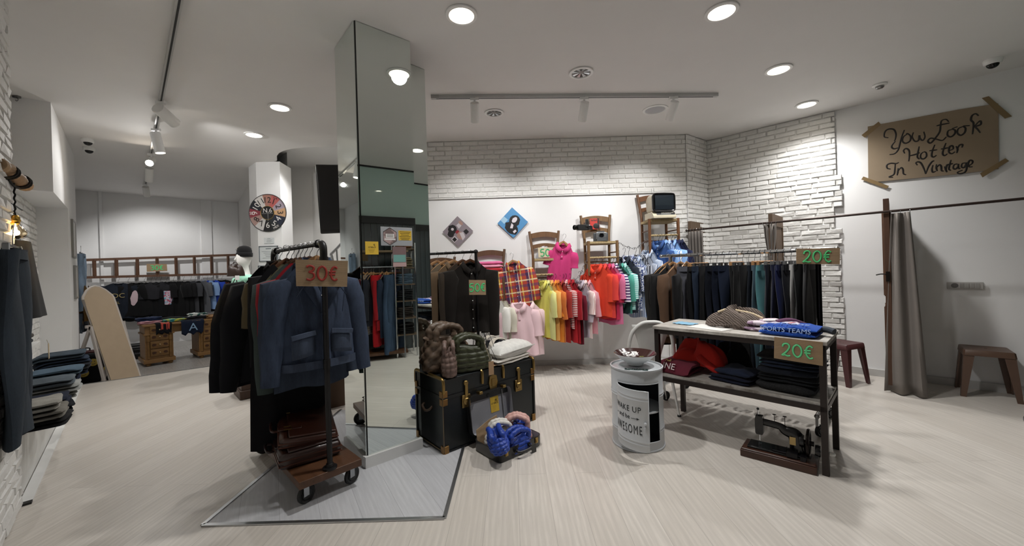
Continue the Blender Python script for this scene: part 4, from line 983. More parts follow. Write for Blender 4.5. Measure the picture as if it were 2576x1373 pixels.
# garments below the chairs
def hangrow(items,Y,z,G,rz0,**k):
    for px,m,L,lab,cat,kw in items:
        p=at(px,690,Y); kk=dict(k); kk.update(kw); rz=rad(kk.pop('rz',rz0)+R.uniform(-7,7)); kk['slen']=kk.get('slen',.26)+R.uniform(-.03,.03)
        shirt((p.x,Y+kk.pop('dy',0),z+kk.pop('dz',0)),rz,m if not isinstance(m,str) else fab(m,.85,.14),lab,cat,G,L=L,**kk)
P_={'collar':'polo','placket':.12,'hang':'wireb','W':.40,'dep':.028,'hh':.06,'splay':.02,'slope':.15,'sw':.068,'slen':.27}
RZc=rad(-52)
hangrow([
 (1363,'d9d368',.72,'yellow polo shirt, leftmost under the chair with the 50€ card','polo shirt',{'rz':-52}),
 (1373,'d8d890',.72,'pale yellow polo shirt right behind the yellow one','polo shirt',{}),
 (1381,'e0a55c',.74,'light orange polo shirt under the chair with the 50€ card','polo shirt',{}),
 (1389,'e08a34',.75,'bright orange polo shirt among the row under the 50€ chair','polo shirt',{}),
 (1397,'c96f33',.76,'burnt orange polo shirt beside the red ones','polo shirt',{}),
 (1407,'96302a',.76,'brick red polo shirt between burnt orange and striped','polo shirt',{}),
 (1416,stripes('b02029','e8e2de',45,2,.5),.6,'red and white striped polo shirt in the middle of the red ones','polo shirt',{}),
 (1423,'b3242c',.76,'bright red polo shirt right of the striped one','polo shirt',{}),
 (1434,'9c1b26',.77,'dark red polo shirt, before the burgundy one','polo shirt',{}),
 (1445,'631426',.74,'burgundy polo shirt, rightmost under the 50€ chair','polo shirt',{'dz':-.06,'dy':.05})],4.955,1.275,'polo shirts under the 50€ chair',-63,**P_)
hangrow([
 (1458,'b7adb8',.72,'grey-lilac shirt hung on the chain left of the orange-red polo','shirt',{'collar':'shirt','slv':'l','slen':.3}),
 (1466,stripes('d8b8b4','eee2df',60,0,.5),.72,'pale pink striped shirt hung in the middle of the left chain','shirt',{'collar':'shirt'}),
 (1474,'d89aa4',.68,'rose pink shirt hung on the chain, touching the orange-red polo','shirt',{'collar':'shirt'})],5.02,1.30,'shirts on the left chain',-63,splay=.015,slope=.15,W=.38,sw=.066,dep=.035,hang='wireb',placket=-.1)
hangrow([
 (1500,'e0472f',.66,'orange-red polo shirt facing front under the camera chair','polo shirt',{'rz':-44,'W':.42}),
 (1513,'d9433c',.68,'coral red polo shirt right behind the orange-red one','polo shirt',{}),
 (1524,'c22f52',.70,'raspberry polo shirt under the camera chair','polo shirt',{}),
 (1533,'cf6f95',.76,'pink polo shirt under the camera chair, hanging lowest','polo shirt',{}),
 (1542,stripes('4c2a66','e6e2ec',28,2,.5),.5,'purple and white striped polo shirt under the camera chair','polo shirt',{}),
 (1549,'1f3b39',.62,'dark green polo shirt between the striped and teal ones','polo shirt',{}),
 (1556,'4f9d8e',.62,'teal polo shirt at the right of the camera chair','polo shirt',{}),
 (1563,stripes('57b3ae','d6ece8',40,2,.55),.56,'turquoise striped polo shirt, rightmost under the camera chair','polo shirt',{})],4.955,1.465,'polo shirts under the camera chair',-58,**P_)
def rag(px,m,L,lab,z,kw={}): return (px,m,L,lab,'shirt',kw)
BF=blotch('2c3f78','dfe4ee',55)
hangrow([
 (1572,denim('2c3545',1.8),.72,'dark denim shirt, leftmost on the right chain','shirt',{'dz':-.02}),
 (1583,BF,.7,'blue and white flower patterned shirt on the right chain','shirt',{}),
 (1600,stripes('5d78a8','dfe6ef',45,0,.5),.78,'blue and white striped shirt hanging lowest on the right chain','shirt',{'dz':-.02}),
 (1610,stripes('3d3f47','a9adb8',30,0,.5),.78,'grey and black striped shirt on the right chain','shirt',{}),
 (1620,stripes('747f96','cdd3df',50,0,.5),.76,'grey-blue fine striped shirt on the right chain','shirt',{'dz':.01}),
 (1632,stripes('8aa3cc','e4eaf3',60,0,.5),.76,'pale blue striped shirt at the right end of the chain','shirt',{'dz':.06})],5.05,1.61,'shirts on the right chain',-63,splay=.015,slope=.15,W=.38,sw=.066,dep=.035,hang='wireb',collar='shirt',slv='s',slen=.25,placket=-.1)
hangrow([
 (1660,'35558f',.5,'mid blue polo shirt, leftmost under the television chair','polo shirt',{}),
 (1668,'7fa6d8',.42,'light blue polo shirt under the television chair','polo shirt',{}),
 (1676,stripes('6f97d0','dbe6f4',40,0,.5),.44,'light blue striped polo shirt under the television chair','polo shirt',{}),
 (1692,'8fb6e6',.42,'sky blue polo shirt under the television chair','polo shirt',{}),
 (1692,'232f6a',.6,'royal navy polo shirt under the television chair','polo shirt',{}),
 (1700,'1b2142',.62,'dark navy polo shirt under the television chair','polo shirt',{}),
 (1708,'1a1f3a',.64,'navy polo shirt with a pale collar, rightmost under the television chair','polo shirt',{'trim':None})],4.955,1.745,'polo shirts under the television chair',-66,**dict(P_,W=.36))
PLA=plaid('a8432f',[(0,.0,.28,'26305e',.75),(0,.5,.1,'e2c34e',.8),(2,.1,.25,'26305e',.55),(2,.55,.12,'e6d9b2',.7),(0,.75,.06,'e8e2d4',.8),(2,.8,.06,'c22f2c',.6)],7)
q=at(1287,640,5.02); shirt((q.x,5.0,q.z),rad(-4),PLA,'red, blue and yellow plaid shirt hung beside the pink clothes pile','shirt','shirts by the plaid shirt',W=.40,L=.70,slv='s',slen=.36,dep=.05,collar='shirt',hang='wood',placket=-.1,tilt=rad(-7),name='plaid_shirt',flare=.95,splay=.05)
PK=fab('e6c6cc',.85,.08)
q=at(1303,742,4.8); shirt((q.x,4.84,q.z),rad(-8),PK,'front one of two pale pink polo shirts below the plaid shirt','polo shirt','pale pink polo shirts',W=.40,L=.64,slv='s',slen=.26,collar='polo',placket=.14,hang='wire',tilt=rad(-3))
q=at(1325,740,4.9); shirt((q.x,4.95,q.z),rad(-5),fab('e9cfd3',.85,.08),'rear one of two pale pink polo shirts below the plaid shirt, seen to its right','polo shirt','pale pink polo shirts',W=.40,L=.68,slv='s',slen=.26,collar='polo',placket=.14,hang='wire')
q=at(1420,592,5.0); shirt((q.x,5.0,q.z),rad(-6),fab('c73d78',.85,.12),'bright magenta polo shirt hung on the chair post above the lilac shirt','polo shirt','single polo shirts',W=.30,L=.50,slv='s',slen=.14,collar='polo',placket=.13,hang='wood',tilt=rad(9),dep=.06,flare=1.05,sw=.075)
for k,(px,c,lab) in enumerate(((1250,'e4e2dc','white shirt half hidden behind the black-brown jacket'),(1262,'d5d0c0','cream shirt beside the white one, left of the pale pink polos'))):
    q=at(px,745,4.95); shirt((q.x,4.955,1.055),rad(-50),fab(c,.85,.06),lab,'shirt','pale shirts under the left chair',W=.36,L=.6,slv='s',dep=.03,hang='wireb',hh=.06)
# pile on the left chair
z=1.268
for c,lab in(('e07f56','orange folded t-shirt at the bottom of the pile on the left wall chair'),('e8b08c','peach folded t-shirt, second from the bottom of the chair pile'),('c63a44','red folded t-shirt in the middle of the chair pile'),('e59bb4','light pink folded t-shirt, second from the top of the chair pile'),('dd6f9c','rose pink folded t-shirt on top of the pile on the left wall chair')):
    folded((-.30+R.uniform(-.015,.015),5.15,z),R.uniform(-.1,.1),.36,.26,.042,fab(c,.85,.1),lab,'folded t-shirt','folded shirts on the left wall chair',1,'folded_t_shirt'); z+=.044
price_sign(facing((.475,5.0,1.577),(.03,-1,.12)),.255,.135,'50€','3aa868','2c6a40','pale cardboard sign with green 50€ standing on the wall chair seat',.095,M_CARDL)
t=heap((.45,5.16,1.503),0,.22,.14,.13,plain('b9bcc2',.3,.4),'crumpled silver grey bag behind the 50€ card on the chair','bag',None,.2,seed=4)
# instant camera
t=thing('instant_camera','silver instant camera standing on the wall chair','camera',(1.19,5.08,1.703),rad(-4))
mb=MB(); mb.box((0,.02,.06),(.19,.05,.115)); part('body',mb,plain('5d6064',.4,.3),t,bevel=.006)
mb=MB(); mb.box((0,-.03,.075),(.13,.06,.09)); part('front_panel',mb,metal('b7babd',.35),t,bevel=.004)
mb=MB(); mb.lathe([(.001,.0),(.03,.0),(.03,.012),(.022,.014),(.02,.004),(.001,.004)],20,M=facing((0,-.06,.08),(0,-1,0))); part('lens',mb,plain('101113',.15),t)
mb=MB(); mb.box((0,.01,.128),(.1,.04,.026)); part('viewfinder',mb,plain('3a3c3f',.4),t,bevel=.004)
mb=MB(); mb.prism([(-.065,-.03),(.065,-.03),(.07,-.11),(-.07,-.11)],.004,.012); mb.box((0,-.07,.03),(.12,.004,.05)); part('bellows_door',mb,metal('8e9194',.4),t)
t=thing('video_camera','black hand-held film camera clamped to the left post of the camera chair','camera',at(1466,572,5.1),rad(8))
mb=MB(); mb.box((0,0,0),(.15,.08,.075)); part('body',mb,M_BLACK,t,bevel=.006)
mb=MB(); mb.lathe([(.001,0),(.032,0),(.034,.05),(.028,.055),(.024,.04),(.001,.035)],18,M=facing((-.075,0,0),(-1,-.3,0))); part('lens',mb,plain('0a0a0b',.15),t)
mb=MB(); mb.box((.06,0,.06),(.035,.04,.1)); part('grip',mb,M_BLACK,t,bevel=.006)
mb=MB(); mb.box((.09,-.02,-.01),(.06,.06,.05)); mb.tube([(.03,-.042,.01),(.1,-.05,.012)],.01,8); part('viewfinder',mb,plain('202022',.35),t,bevel=.004)
t=thing('booklet','small red and black photography booklet leaning on the back of the camera chair','book',(1.165,5.31,1.965),0,rot=(rad(-4),0,rad(2)))
mb=MB(); mb.box((0,0,0),(.13,.008,.15)); part('cover',mb,plain('c23026',.5),t)
mb=MB(); mb.sphere((.02,-.004,-.03),(.045,.003,.04),14,8); mb.box((.0,-.0045,.05),(.1,.001,.02)); mb.box((.05,-.0045,.0),(.025,.001,.15)); part('cover_print',mb,plain('16110f',.5),t)
mb=MB(); add_text(mb,'FOTO',.032,frame((0,-.0056,.052),(1,0,0),(0,0,1),(0,-1,0)),extrude=.0003); part('title_lettering',mb,plain('e05040',.5),t)
# television
t=thing('television','cream portable tube television with antenna on the highest wall chair','television',(1.965,5.075,1.972),rad(4))
CRM=plain('cfc5ad',.4)
mb=MB(); rs=[]
for y,w,h,zc in((-.13,.30,.235,.2),(.0,.31,.24,.2),(.08,.27,.21,.195),(.14,.2,.17,.19)):
    rs.append([Vector((w/2*math.copysign(abs(math.cos(a))**.35,math.cos(a)),y,zc+h/2*math.copysign(abs(math.sin(a))**.35,math.sin(a)))) for a in [2*PI*j/32 for j in range(32)]])
mb.loft(rs); part('housing',mb,CRM,t,smooth=50)
mb=MB(); mb.loft([[Vector((w/2*math.copysign(abs(math.cos(a))**.3,math.cos(a)),y,.2+h/2*math.copysign(abs(math.sin(a))**.3,math.sin(a)))) for a in [2*PI*j/32 for j in range(32)]] for y,w,h in((-.128,.3,.24),(-.16,.305,.245),(-.168,.29,.23),(-.158,.25,.19))],(0,1)); part('bezel',mb,plain('0c0c0d',.2),t,smooth=50)
mb=MB(); mb.grid(lambda i,j:Vector((.122*(-1+2*i/12),-.163-.012*(1-(-1+2*i/12)**2*.6-(-1+2*j/9)**2*.4),.2+.092*(-1+2*j/9))),13,10); part('screen',mb,plain('20262c',.12,0,.5,.5),t,smooth=80)
mb=MB(); mb.add([(-.15,-.17,0),(.15,-.17,0),(.15,.1,0),(-.15,.1,0),(-.15,-.17,.03),(.15,-.17,.03),(.15,-.12,.085),(-.15,-.12,.085),(-.15,.1,.085),(.15,.1,.085)],[(3,2,1,0),(0,1,5,4),(4,5,6,7),(7,6,9,8),(1,2,9,6),(1,6,5),(3,0,7,8),(0,4,7),(2,3,8,9)]); part('base',mb,CRM,t,bevel=.004)
KP=frame((0,-.147,.059),(1,0,0),(0,.05,.055),(0,-.055,.05))
mb=MB(); mb.box((.02,0,.001),(.24,.05,.003),M=KP); part('control_panel',mb,plain('8d8f90',.4,.4),t)
mb=MB()
for k in range(9): mb.box((-.03+.018*k,.008,.006),(.012,.022,.01),M=KP)
part('buttons',mb,plain('d9d6cc',.4),t)
mb=MB(); mb.box((.115,.0,.005),(.05,.03,.006),M=KP); mb.box((-.07,-.012,.004),(.05,.006,.004),M=KP); part('dials',mb,plain('1c1c1d',.3),t)
mb=MB(); mb.tube([(-.06,.05,.315),(-.065,.06,.42)],.0025,6); mb.tube([(-.035,.05,.315),(-.032,.06,.42)],.0025,6); part('antenna',mb,M_CHROME,t)
# record sleeves on the wall (plain stand-ins for known covers)
def sleeve(px,py,mats,deco,label,rot):
    c=at(px,py,BY-.02); t=thing('record_sleeve',label,'picture',c,0,'record sleeves on the back wall',rot=(0,rot,0))
    s=.305; mb=MB(); mb.box((0,0,0),(s,.006,s)); part('sleeve',mb,mats[0],t)
    mb=MB()
    for k,(poly,mi) in enumerate(deco): mb.prism([(x*s/2,y*s/2) for x,y in poly],0,.0006+.00012*k,mi,M=frame((0,-.0031,0),(1,0,0),(0,0,1),(0,-1,0)))
    part('cover_art',mb,mats[1:],t,smooth=0)
    return t
def blob(cx,cy,rx,ry,n=14,ph=0): return [(cx+rx*math.cos(2*PI*j/n)*(1+.1*math.sin(3*j+ph)),cy+ry*math.sin(2*PI*j/n)) for j in range(n)]
sleeve(1152,582,[plain('8d838a',.5),plain('1b1718',.5),plain('c9c2c6',.5),plain('8e2a33',.5),plain('a8877c',.5)],
 [(blob(.45,-.1,.4,.34),3),(blob(-.5,-.2,.42,.4),0),(blob(-.3,-.62,.3,.3),0),([(-.5,.3),(-.1,.25),(-.12,.62),(-.46,.66)],1),([(.35,.35),(.75,.3),(.78,.68),(.4,.7)],0),([(.05,-.95),(.5,-.98),(.52,-.5),(.08,-.5)],1),([(.12,-.9),(.45,-.92),(.46,-.6),(.14,-.58)],0),([(-.15,-.2),(.1,-.25),(.1,.1),(-.12,.1)],2),(blob(-.5,-.2,.13,.13),1),([(.2,.0),(.9,-.3),(.85,.1),(.4,.3)],1),(blob(-.35,.75,.25,.15),3)],
 'diamond-hung record sleeve with a grey and black collage, left one on the white wall',rad(45))
sleeve(1290,560,[plain('4f8fc2',.5),plain('121116',.5),plain('d9d3da',.5),plain('9cc3dc',.5)],
 [(blob(.25,-.45,.7,.5),0),(blob(.0,.25,.5,.52,ph=1),0),(blob(-.05,.3,.2,.3),1),([(-.05,-.1),(.2,-.12),(.35,-.4),(.15,-.55)],1),([(-.98,-.6),(-.5,-.62),(-.5,-.1),(-.98,-.12)],2),([(.55,-.6),(.75,-.65),(.8,-.35),(.6,-.3)],1)],
 'diamond-hung blue record sleeve with a dark figure, right one on the white wall',rad(44))
# chains
def chain(pts,label,name='chain'):
    P=spline(pts,6); mb=MB(); d=0; L=sum((b-a).length for a,b in zip(P,P[1:])); n=int(L/.034); k=0
    acc=0; target=0
    for a,b in zip(P,P[1:]):
        l=(b-a).length
        while target<=acc+l and k<n:
            c=a.lerp(b,(target-acc)/l); tn=(b-a).normalized(); sd=tn.cross(Vector((0,1,0))).normalized() if k%2 else Vector((0,1,0)).normalized()
            mb.tube([c+tn*(.022*math.cos(2*PI*j/10))+sd*(.0085*math.sin(2*PI*j/10)) for j in range(10)],.0022,5,closed=True); k+=1; target+=.034
        acc+=l
    o=mb.build(name,M_CHROME); return tag(o,label,'chain')
chain([at(1416,703,4.98),at(1436,707,5.0),at(1456,695,5.02),at(1478,648,5.0)],'silver chain rising from the 50€ chair to the camera chair')
chain([at(1557,640,5.0),at(1557,612,5.02),at(1572,619,5.05),at(1598,625,5.05),at(1615,612,5.03),at(1636,595,5.0)],'silver chain strung between the camera chair and the television chair')
# ================= right: table, drum, chair, chrome rack, sewing machine, fitting room =================
tFR=Vector((1.975,2.46,0));tBR=Vector((2.375,2.80,0));tBL=Vector((1.585,3.62,0))
TXv=(tBL-tBR); TLn=TXv.length; TXv.normalize(); TYv=(tBR-tFR); TDn=TYv.length; TYv.normalize()   # local x runs from right end to left end, y from front to back
TA4=math.atan2(-TXv.y,-TXv.x); TC=(tFR+tBR)/2+TXv*TLn/2   # rotate so +x points to the right end (toward camera right)
TZ=.865
def tb(x,y,z=TZ):   # x from -L/2 (left end) to L/2 (right end), y from -D/2 (front) to D/2 (back)
    return TC-TXv*x+TYv*y+Vector((0,0,z))
def planks(c1,c2):
    t=NT('weathered_planks'); v=t.map((1,1,1)); g=t.noise(t.map((3,40,3)),2,6,.7); 
    br=t.node('ShaderNodeTexBrick'); br.inputs['Scale'].default_value=1; br.inputs['Brick Width'].default_value=5; br.inputs['Row Height'].default_value=.085; br.inputs['Mortar Size'].default_value=.002; br.inputs['Color1'].default_value=lin(c1); br.inputs['Color2'].default_value=shade(lin(c1),.85); br.inputs['Mortar'].default_value=lin('3a3631'); t.link(v,br.inputs['Vector'])
    t.col(t.mix(t.ramp(g,[(.35,(0,0,0)),(.62,(1,1,1))]),lin(c2),br.outputs['Color'])); t.set(Roughness=.6); t.bump(g,.3,.004); return t.m
M_PLANK=planks('d8d4cd','7c746b'); M_STEEL=plain('2c2421',.45,.3)
t=thing('display_table','industrial two-shelf table of whitewashed planks on dark steel legs',"table",TC,TA4)
L_,D_=TLn,TDn
mb=MB(); mb.box((0,0,TZ-.0125),(L_+.02,D_+.02,.025)); part('table_top',mb,M_PLANK,t,bevel=.002)
mb=MB(); mb.box((0,0,.452),(L_-.01,D_-.04,.022)); part('lower_shelf',mb,M_PLANK,t)
mb=MB()
for z in(TZ-.045,.425):
    for y in(-D_/2+.018,D_/2-.018): mb.bar((-L_/2,y,z),(L_/2,y,z),.035,.035)
    for x in(-L_/2+.018,L_/2-.018): mb.bar((x,-D_/2,z),(x,D_/2,z),.035,.035)
part('frame',mb,M_STEEL,t)
for x in(-L_/2+.018,L_/2-.018):
    for y in(-D_/2+.018,D_/2-.018):
        mb=MB(); mb.box((x,y,(TZ-.03)/2),(.036,.036,TZ-.03)); part('leg',mb,M_STEEL,t)
price_sign(facing(tb(L_/2-.125,-D_/2-.02,TZ-.075),(-TYv),(0,0,1)),.26,.15,'20€','6fe39a','1f4d2c','cardboard sign with green 20€ on the front edge of the plank table',.085)
def onT(x,y,z,rot,mb,mat,name,label,cat,group=None,**k):
    o=mb.build(name,mat,**k); p=tb(x,y,z); o.location=p; o.rotation_euler=(0,0,TA4+rot); return tag(o,label,cat,group)
mb=MB(); mb.grid(lambda i,j:Vector((.17*(i/8-.5),.13*(j/6-.5),.003+.0035*(1+nz(i*.9,j*.8,2)))),9,7); onT(-.40,-.02,TZ+.001,rad(-8),mb,plain('8fbfdc',.4),'blue_paper','light blue crumpled paper sheet near the left end of the plank table','paper',solid=.001)
mb=MB(); mb.box((0,0,.0015),(.30,.21,.003)); onT(-.16,-.10,TZ+.001,rad(-14),mb,plain('e4e2de',.5),'paper_sheet','white paper sheet in the middle of the plank table','paper')
# cable-knit sweater
def knit(c):
    t=NT('cable_knit'); v=t.map(); w=t.node('ShaderNodeTexWave',bands_direction='DIAGONAL'); w.inputs['Scale'].default_value=26; w.inputs['Distortion'].default_value=4; w.inputs['Detail'].default_value=1; t.link(v,w.inputs['Vector']); L=lin(c)
    t.col(t.mix(w.outputs['Fac'],shade(L,.72),shade(L,1.08))); t.set(Roughness=.95); t.bump(w.outputs['Fac'],1.,.012); return t.m
t=thing('knit_sweater','brown cable-knit sweater heaped in the middle of the plank table','sweater',tb(-.02,.05,TZ+.001),TA4-rad(4))
part('body',heap_mb(.42,.25,.125,.22,2.4,seed=3,nu=40,nv=20),knit('83756c'),t,smooth=80)
mb=MB(); P=spline([(-.13,-.05,.115),(-.06,-.02,.142),(.02,-.01,.13),(.10,.0,.115),(.18,-.01,.085)],8); mb.tube(P,[.008+.002*(i%2) for i in range(len(P))],8); part('cream_trim',mb,fab('d8c6a6'),t)
mb=MB(); mb.tube(spline([(-.19,-.09,.015),(-.1,-.135,.02),(.02,-.12,.03),(.1,-.125,.015)],6),.018,8,flat=.6); part('ribbed_hem',mb,knit('6f625a'),t)
def sweat(x,y,z,rot,w,d,h,mat,label,seed,name='sweatshirt'):
    t=thing(name,label,'sweatshirt',tb(x,y,z),TA4+rot,None); part('body',folded_mb(w,d,h,2,ph=seed,n=18,rough=.008),mat,t,smooth=60); return t
ps=sweat(.23,.02,TZ+.001,rad(10),.36,.22,.075,blotch('8d7489','d6c9d2',18,.44,.5),'purple and white patterned sweatshirt folded behind the blue one',1.2)
mb=MB(); mb.tube(spline([(.02,-.04,.07),(.1,-.02,.085),(.17,.02,.06),(.24,.05,.02)],5),.028,10,flat=.6); part('sleeve',mb,fab('5d3a55'),ps)
mb=MB(); mb.tube(spline([(-.06,-.02,.075),(.02,-.015,.08),(.07,-.005,.08)],5),.02,8,flat=.4); part('white_print',mb,plain('e6e2e2',.7),ps)
bs=sweat(.36,-.09,TZ+.001,rad(-4),.34,.26,.07,fab('1f489c',.9,.12),'blue folded sweatshirt with outlined college lettering at the right of the plank table',2.5)
mb=MB(); add_text(mb,'COLLEGE',.062,Matrix.Translation((-.0,-.075,.084)),sx=1.0,extrude=.0006); part('lettering',mb,plain('9fb9e6',.6),bs)
mb=MB(); add_text(mb,'SPORTS TEAMS',.044,frame((0,-.134,.046),(1,0,0),(0,.35,1),(0,-1,.35)),extrude=.0006); part('lettering',mb,plain('9fb9e6',.6),bs)
mb=MB(); mb.prism(blob(0,0,.05,.022),.0,.001,M=Matrix.Translation((.0,.01,.078))); mb.prism([(-.02,-.02),(.0,.03),(.03,.02),(.01,-.02)],.001,.0015,1,M=Matrix.Translation((.0,.012,.078))); part('emblem',mb,[plain('c9d4e6',.6),plain('a8343a',.6)],bs,smooth=0)
mb=MB(); mb.tube(spline([(.12,.05,.04),(.19,.06,.045),(.235,.05,.035)],5),.03,10,flat=.7); part('cuff',mb,fab('3d434c'),bs)
# lower shelf
S_=.464
t=thing('printed_sweatshirt','maroon sweatshirt with pale lettering rolled up at the left of the lower shelf','sweatshirt',tb(-.44,-.07,S_),TA4+rad(-8))
part('body',folded_mb(.30,.30,.10,2,ph=.7,n=18,rough=.008,sag=.15),fab('6b2a38'),t,smooth=60)
mb=MB(); add_text(mb,'LINE',.075,frame((-.03,-.145,.062),(1,0,0),(0,.55,1),(0,-1,.55)),extrude=.0012); part('lettering',mb,plain('e9dede',.6),t)
mb=MB(); add_text(mb,'Full',.035,frame((-.03,-.115,.105),(1,0,0),(0,.9,.6),(0,-.6,.9)),extrude=.0012); part('lettering',mb,plain('d8c07a',.6),t)
t=thing('red_jacket','crumpled red jacket thrown over the maroon sweatshirt on the lower shelf','jacket',tb(-.33,.06,S_+.06),TA4+rad(-6))
part('body',heap_mb(.44,.28,.15,.3,2.3,seed=6,nu=40,nv=18),fab('b52a22'),t,smooth=80)
mb=MB(); mb.tube(spline([(.06,-.08,.08),(.14,-.12,.03),(.24,-.11,-.03),(.27,-.06,-.055)],5),[.05,.05,.045,.045,.04,.04,.04,.038,.038,.036,.036,.034,.034,.03,.03,.03],10,flat=.6); part('sleeve',mb,fab('a8241e'),t,smooth=70)
folded(tb(-.0,-.06,S_),TA4+rad(-10),.30,.26,.05,fab('14182a'),'navy folded trousers, lower one in the middle of the lower shelf','trousers','folded navy clothes',2,'folded_trousers')
folded(tb(.01,-.05,S_+.052),TA4+rad(-12),.27,.24,.05,fab('20283c'),'navy folded trousers with a buttoned waistband on top in the middle of the lower shelf','trousers','folded navy clothes',1,'folded_trousers',rough=.01)
for k,(c,lab,h) in enumerate(((blotch('131315','4c4d50',420,.6,.66),'black sequinned folded top at the bottom of the right stack on the lower shelf',.065),('16181c','black folded clothes, second from the bottom of the right lower stack',.05),('1a1e28','blue-black folded clothes in the middle of the right lower stack',.05),('1b2436','navy folded jeans with red stripe edge, near the top of the right lower stack',.045),('17181b','black folded clothes on top of the right lower stack under the 20€ sign',.04))):
    zz=S_+sum((.065,.05,.05,.045,.04)[:k])+.002*k
    folded(tb(.34+R.uniform(-.02,.02),-.04,zz),TA4+R.uniform(-.08,.08),.36,.30,h,c if not isinstance(c,str) else fab(c),lab,'folded clothes','right stack on the lower shelf',1+k%2)
heap(tb(-.12,.16,S_),TA4,.30,.16,.2,fab('101012'),'black clothes heap at the back of the lower shelf','clothes',None,.2,'clothes_heap',5)
# sewing machine
sp=[fl(1858,1140,0),fl(1862,1128),fl(2048,1196),fl(1882,1103)]
SO=(fl(1862,1146)+fl(2056,1198))/2; sd=(fl(2056,1198)-fl(1862,1146)); SA=math.atan2(sd.y,sd.x); SL=sd.length
sy=Vector((-math.sin(SA),math.cos(SA),0)); SO=SO+sy*.1
t=thing('sewing_machine','antique black hand-crank sewing machine on a wooden base under the plank table','sewing machine',SO,SA)
MW=wood('4a2c1e','2a1812',.35,1,0); MBK=plain('0e0e0f',.25,.3,.5,.3)
bw_=SL; mb=MB()
mb.box((0,0,.025),(bw_,.2,.05)); mb.box((0,0,.056),(bw_-.012,.188,.012)); base=part('wooden_base',mb,MW,t,bevel=.006)
mb=MB(); mb.box((bw_*.36,.03,.0625),(.05,.07,.002)); part('recess',mb,plain('0a0808',.6),t)
mb=MB(); mb.box((-bw_*.06,0,.068),(bw_*.70,.135,.012)); mb.box((-bw_*.2,-.045,.0745),(.14,.03,.002)); part('bed_plate',mb,MBK,t,bevel=.003)
hx=-bw_*.25; px_=bw_*.17
mb=MB()
mb.loft([[Vector((hx+sx*w,sy_*.024,z)) for sx,sy_ in((-1,-1),(1,-1),(1,1),(-1,1))] for z,w in((.155,.018),(.165,.024),(.26,.026),(.285,.02))]); 
arm=[(hx,.245),(hx+.05,.243),(hx+.12,.236),(px_-.03,.215),(px_+.02,.2),(px_+.035,.15),(px_+.04,.074)]
hs=[.026,.024,.025,.034,.045,.046,.05]
P=spline([(x,0,z) for x,z in arm],5); rr_=[]
for i in range(len(P)): 
    f=i/5; k=min(5,int(f)); rr_.append(hs[k]+(hs[min(6,k+1)]-hs[k])*(f-k))
mb.tube(P,rr_,12,flat=.62,up=(0,1,0)); part('arm',mb,MBK,t,smooth=50)
mb=MB(); mb.tube([(hx,0,.155),(hx,0,.075)],.004,8); mb.tube([(hx,0,.155),(hx-.008,0,.325)],.0055,8); mb.box((hx,-.002,.085),(.02,.012,.006)); part('needle_bar',mb,M_CHROME,t)
mb=MB(); mb.sphere((hx-.008,0,.33),.009,10,8); part('pressure_knob',mb,MBK,t)
for dx in(.09,.15):
    mb=MB(); mb.tube([(hx+dx,0,.25),(hx+dx,0,.31)],.002,6); mb.lathe([(.001,.0),(.012,0),(.012,.002),(.001,.002)],10,c=(hx+dx,0,.31)); part('spool_pin',mb,plain('2a2624',.3,.6),t)
mb=MB(); mb.box((px_+.012,-.031,.165),(.034,.003,.052)); part('maker_plate',mb,plain('b59a62',.4,.3),t)
wx=px_+.095
mb=MB(); mb.tube([(wx,.082*math.cos(2*PI*j/28),.165+.082*math.sin(2*PI*j/28)) for j in range(28)],.0105,8,closed=True); 
for k in range(5):
    a=2*PI*k/5; mb.bar((wx,0,.165),(wx,.078*math.cos(a),.165+.078*math.sin(a)),.008,.012)
mb.tube([(px_+.03,0,.165),(wx+.03,0,.165)],.016,12); part('hand_wheel',mb,plain('1d1815',.25,.7),t)
mb=MB(); mb.lathe([(.001,-.012),(.04,-.012),(.042,0),(.04,.012),(.001,.012)],20,M=frame((px_+.06,0,.17),(0,1,0),(0,0,1),(1,0,0))); mb.lathe([(.001,-.014),(.036,-.014),(.04,0),(.036,.014),(.001,.014)],18,M=frame((wx+.05,-.01,.13),(0,1,0),(0,0,1),(1,0,0))); mb.bar((wx+.05,-.01,.13),(wx+.045,-.03,.085),.02,.035); part('crank_gear',mb,MBK,t)
mb=MB(); mb.lathe([(.001,0),(.008,0),(.008,.015),(.012,.03),(.013,.05),(.01,.07),(.001,.074)],16,M=frame((wx+.066,-.012,.13),(0,1,0),(0,0,1),(1,.0,0))); part('crank_handle',mb,plain('e9e9e6',.3),t)
mb=MB(); mb.box((px_+.01,-.05,.085),(.06,.06,.03)); mb.lathe([(.001,-.008),(.024,-.008),(.024,.008),(.001,.008)],16,M=frame((px_-.02,-.05,.1),(0,1,0),(0,0,1),(0,-1,0))); mb.tube([(px_-.1,-.06,.082),(px_+.06,-.06,.082)],.006,8); mb.box((px_+.07,-.06,.078),(.03,.05,.03)); part('shuttle_mechanism',mb,plain('19171a',.3,.6),t)
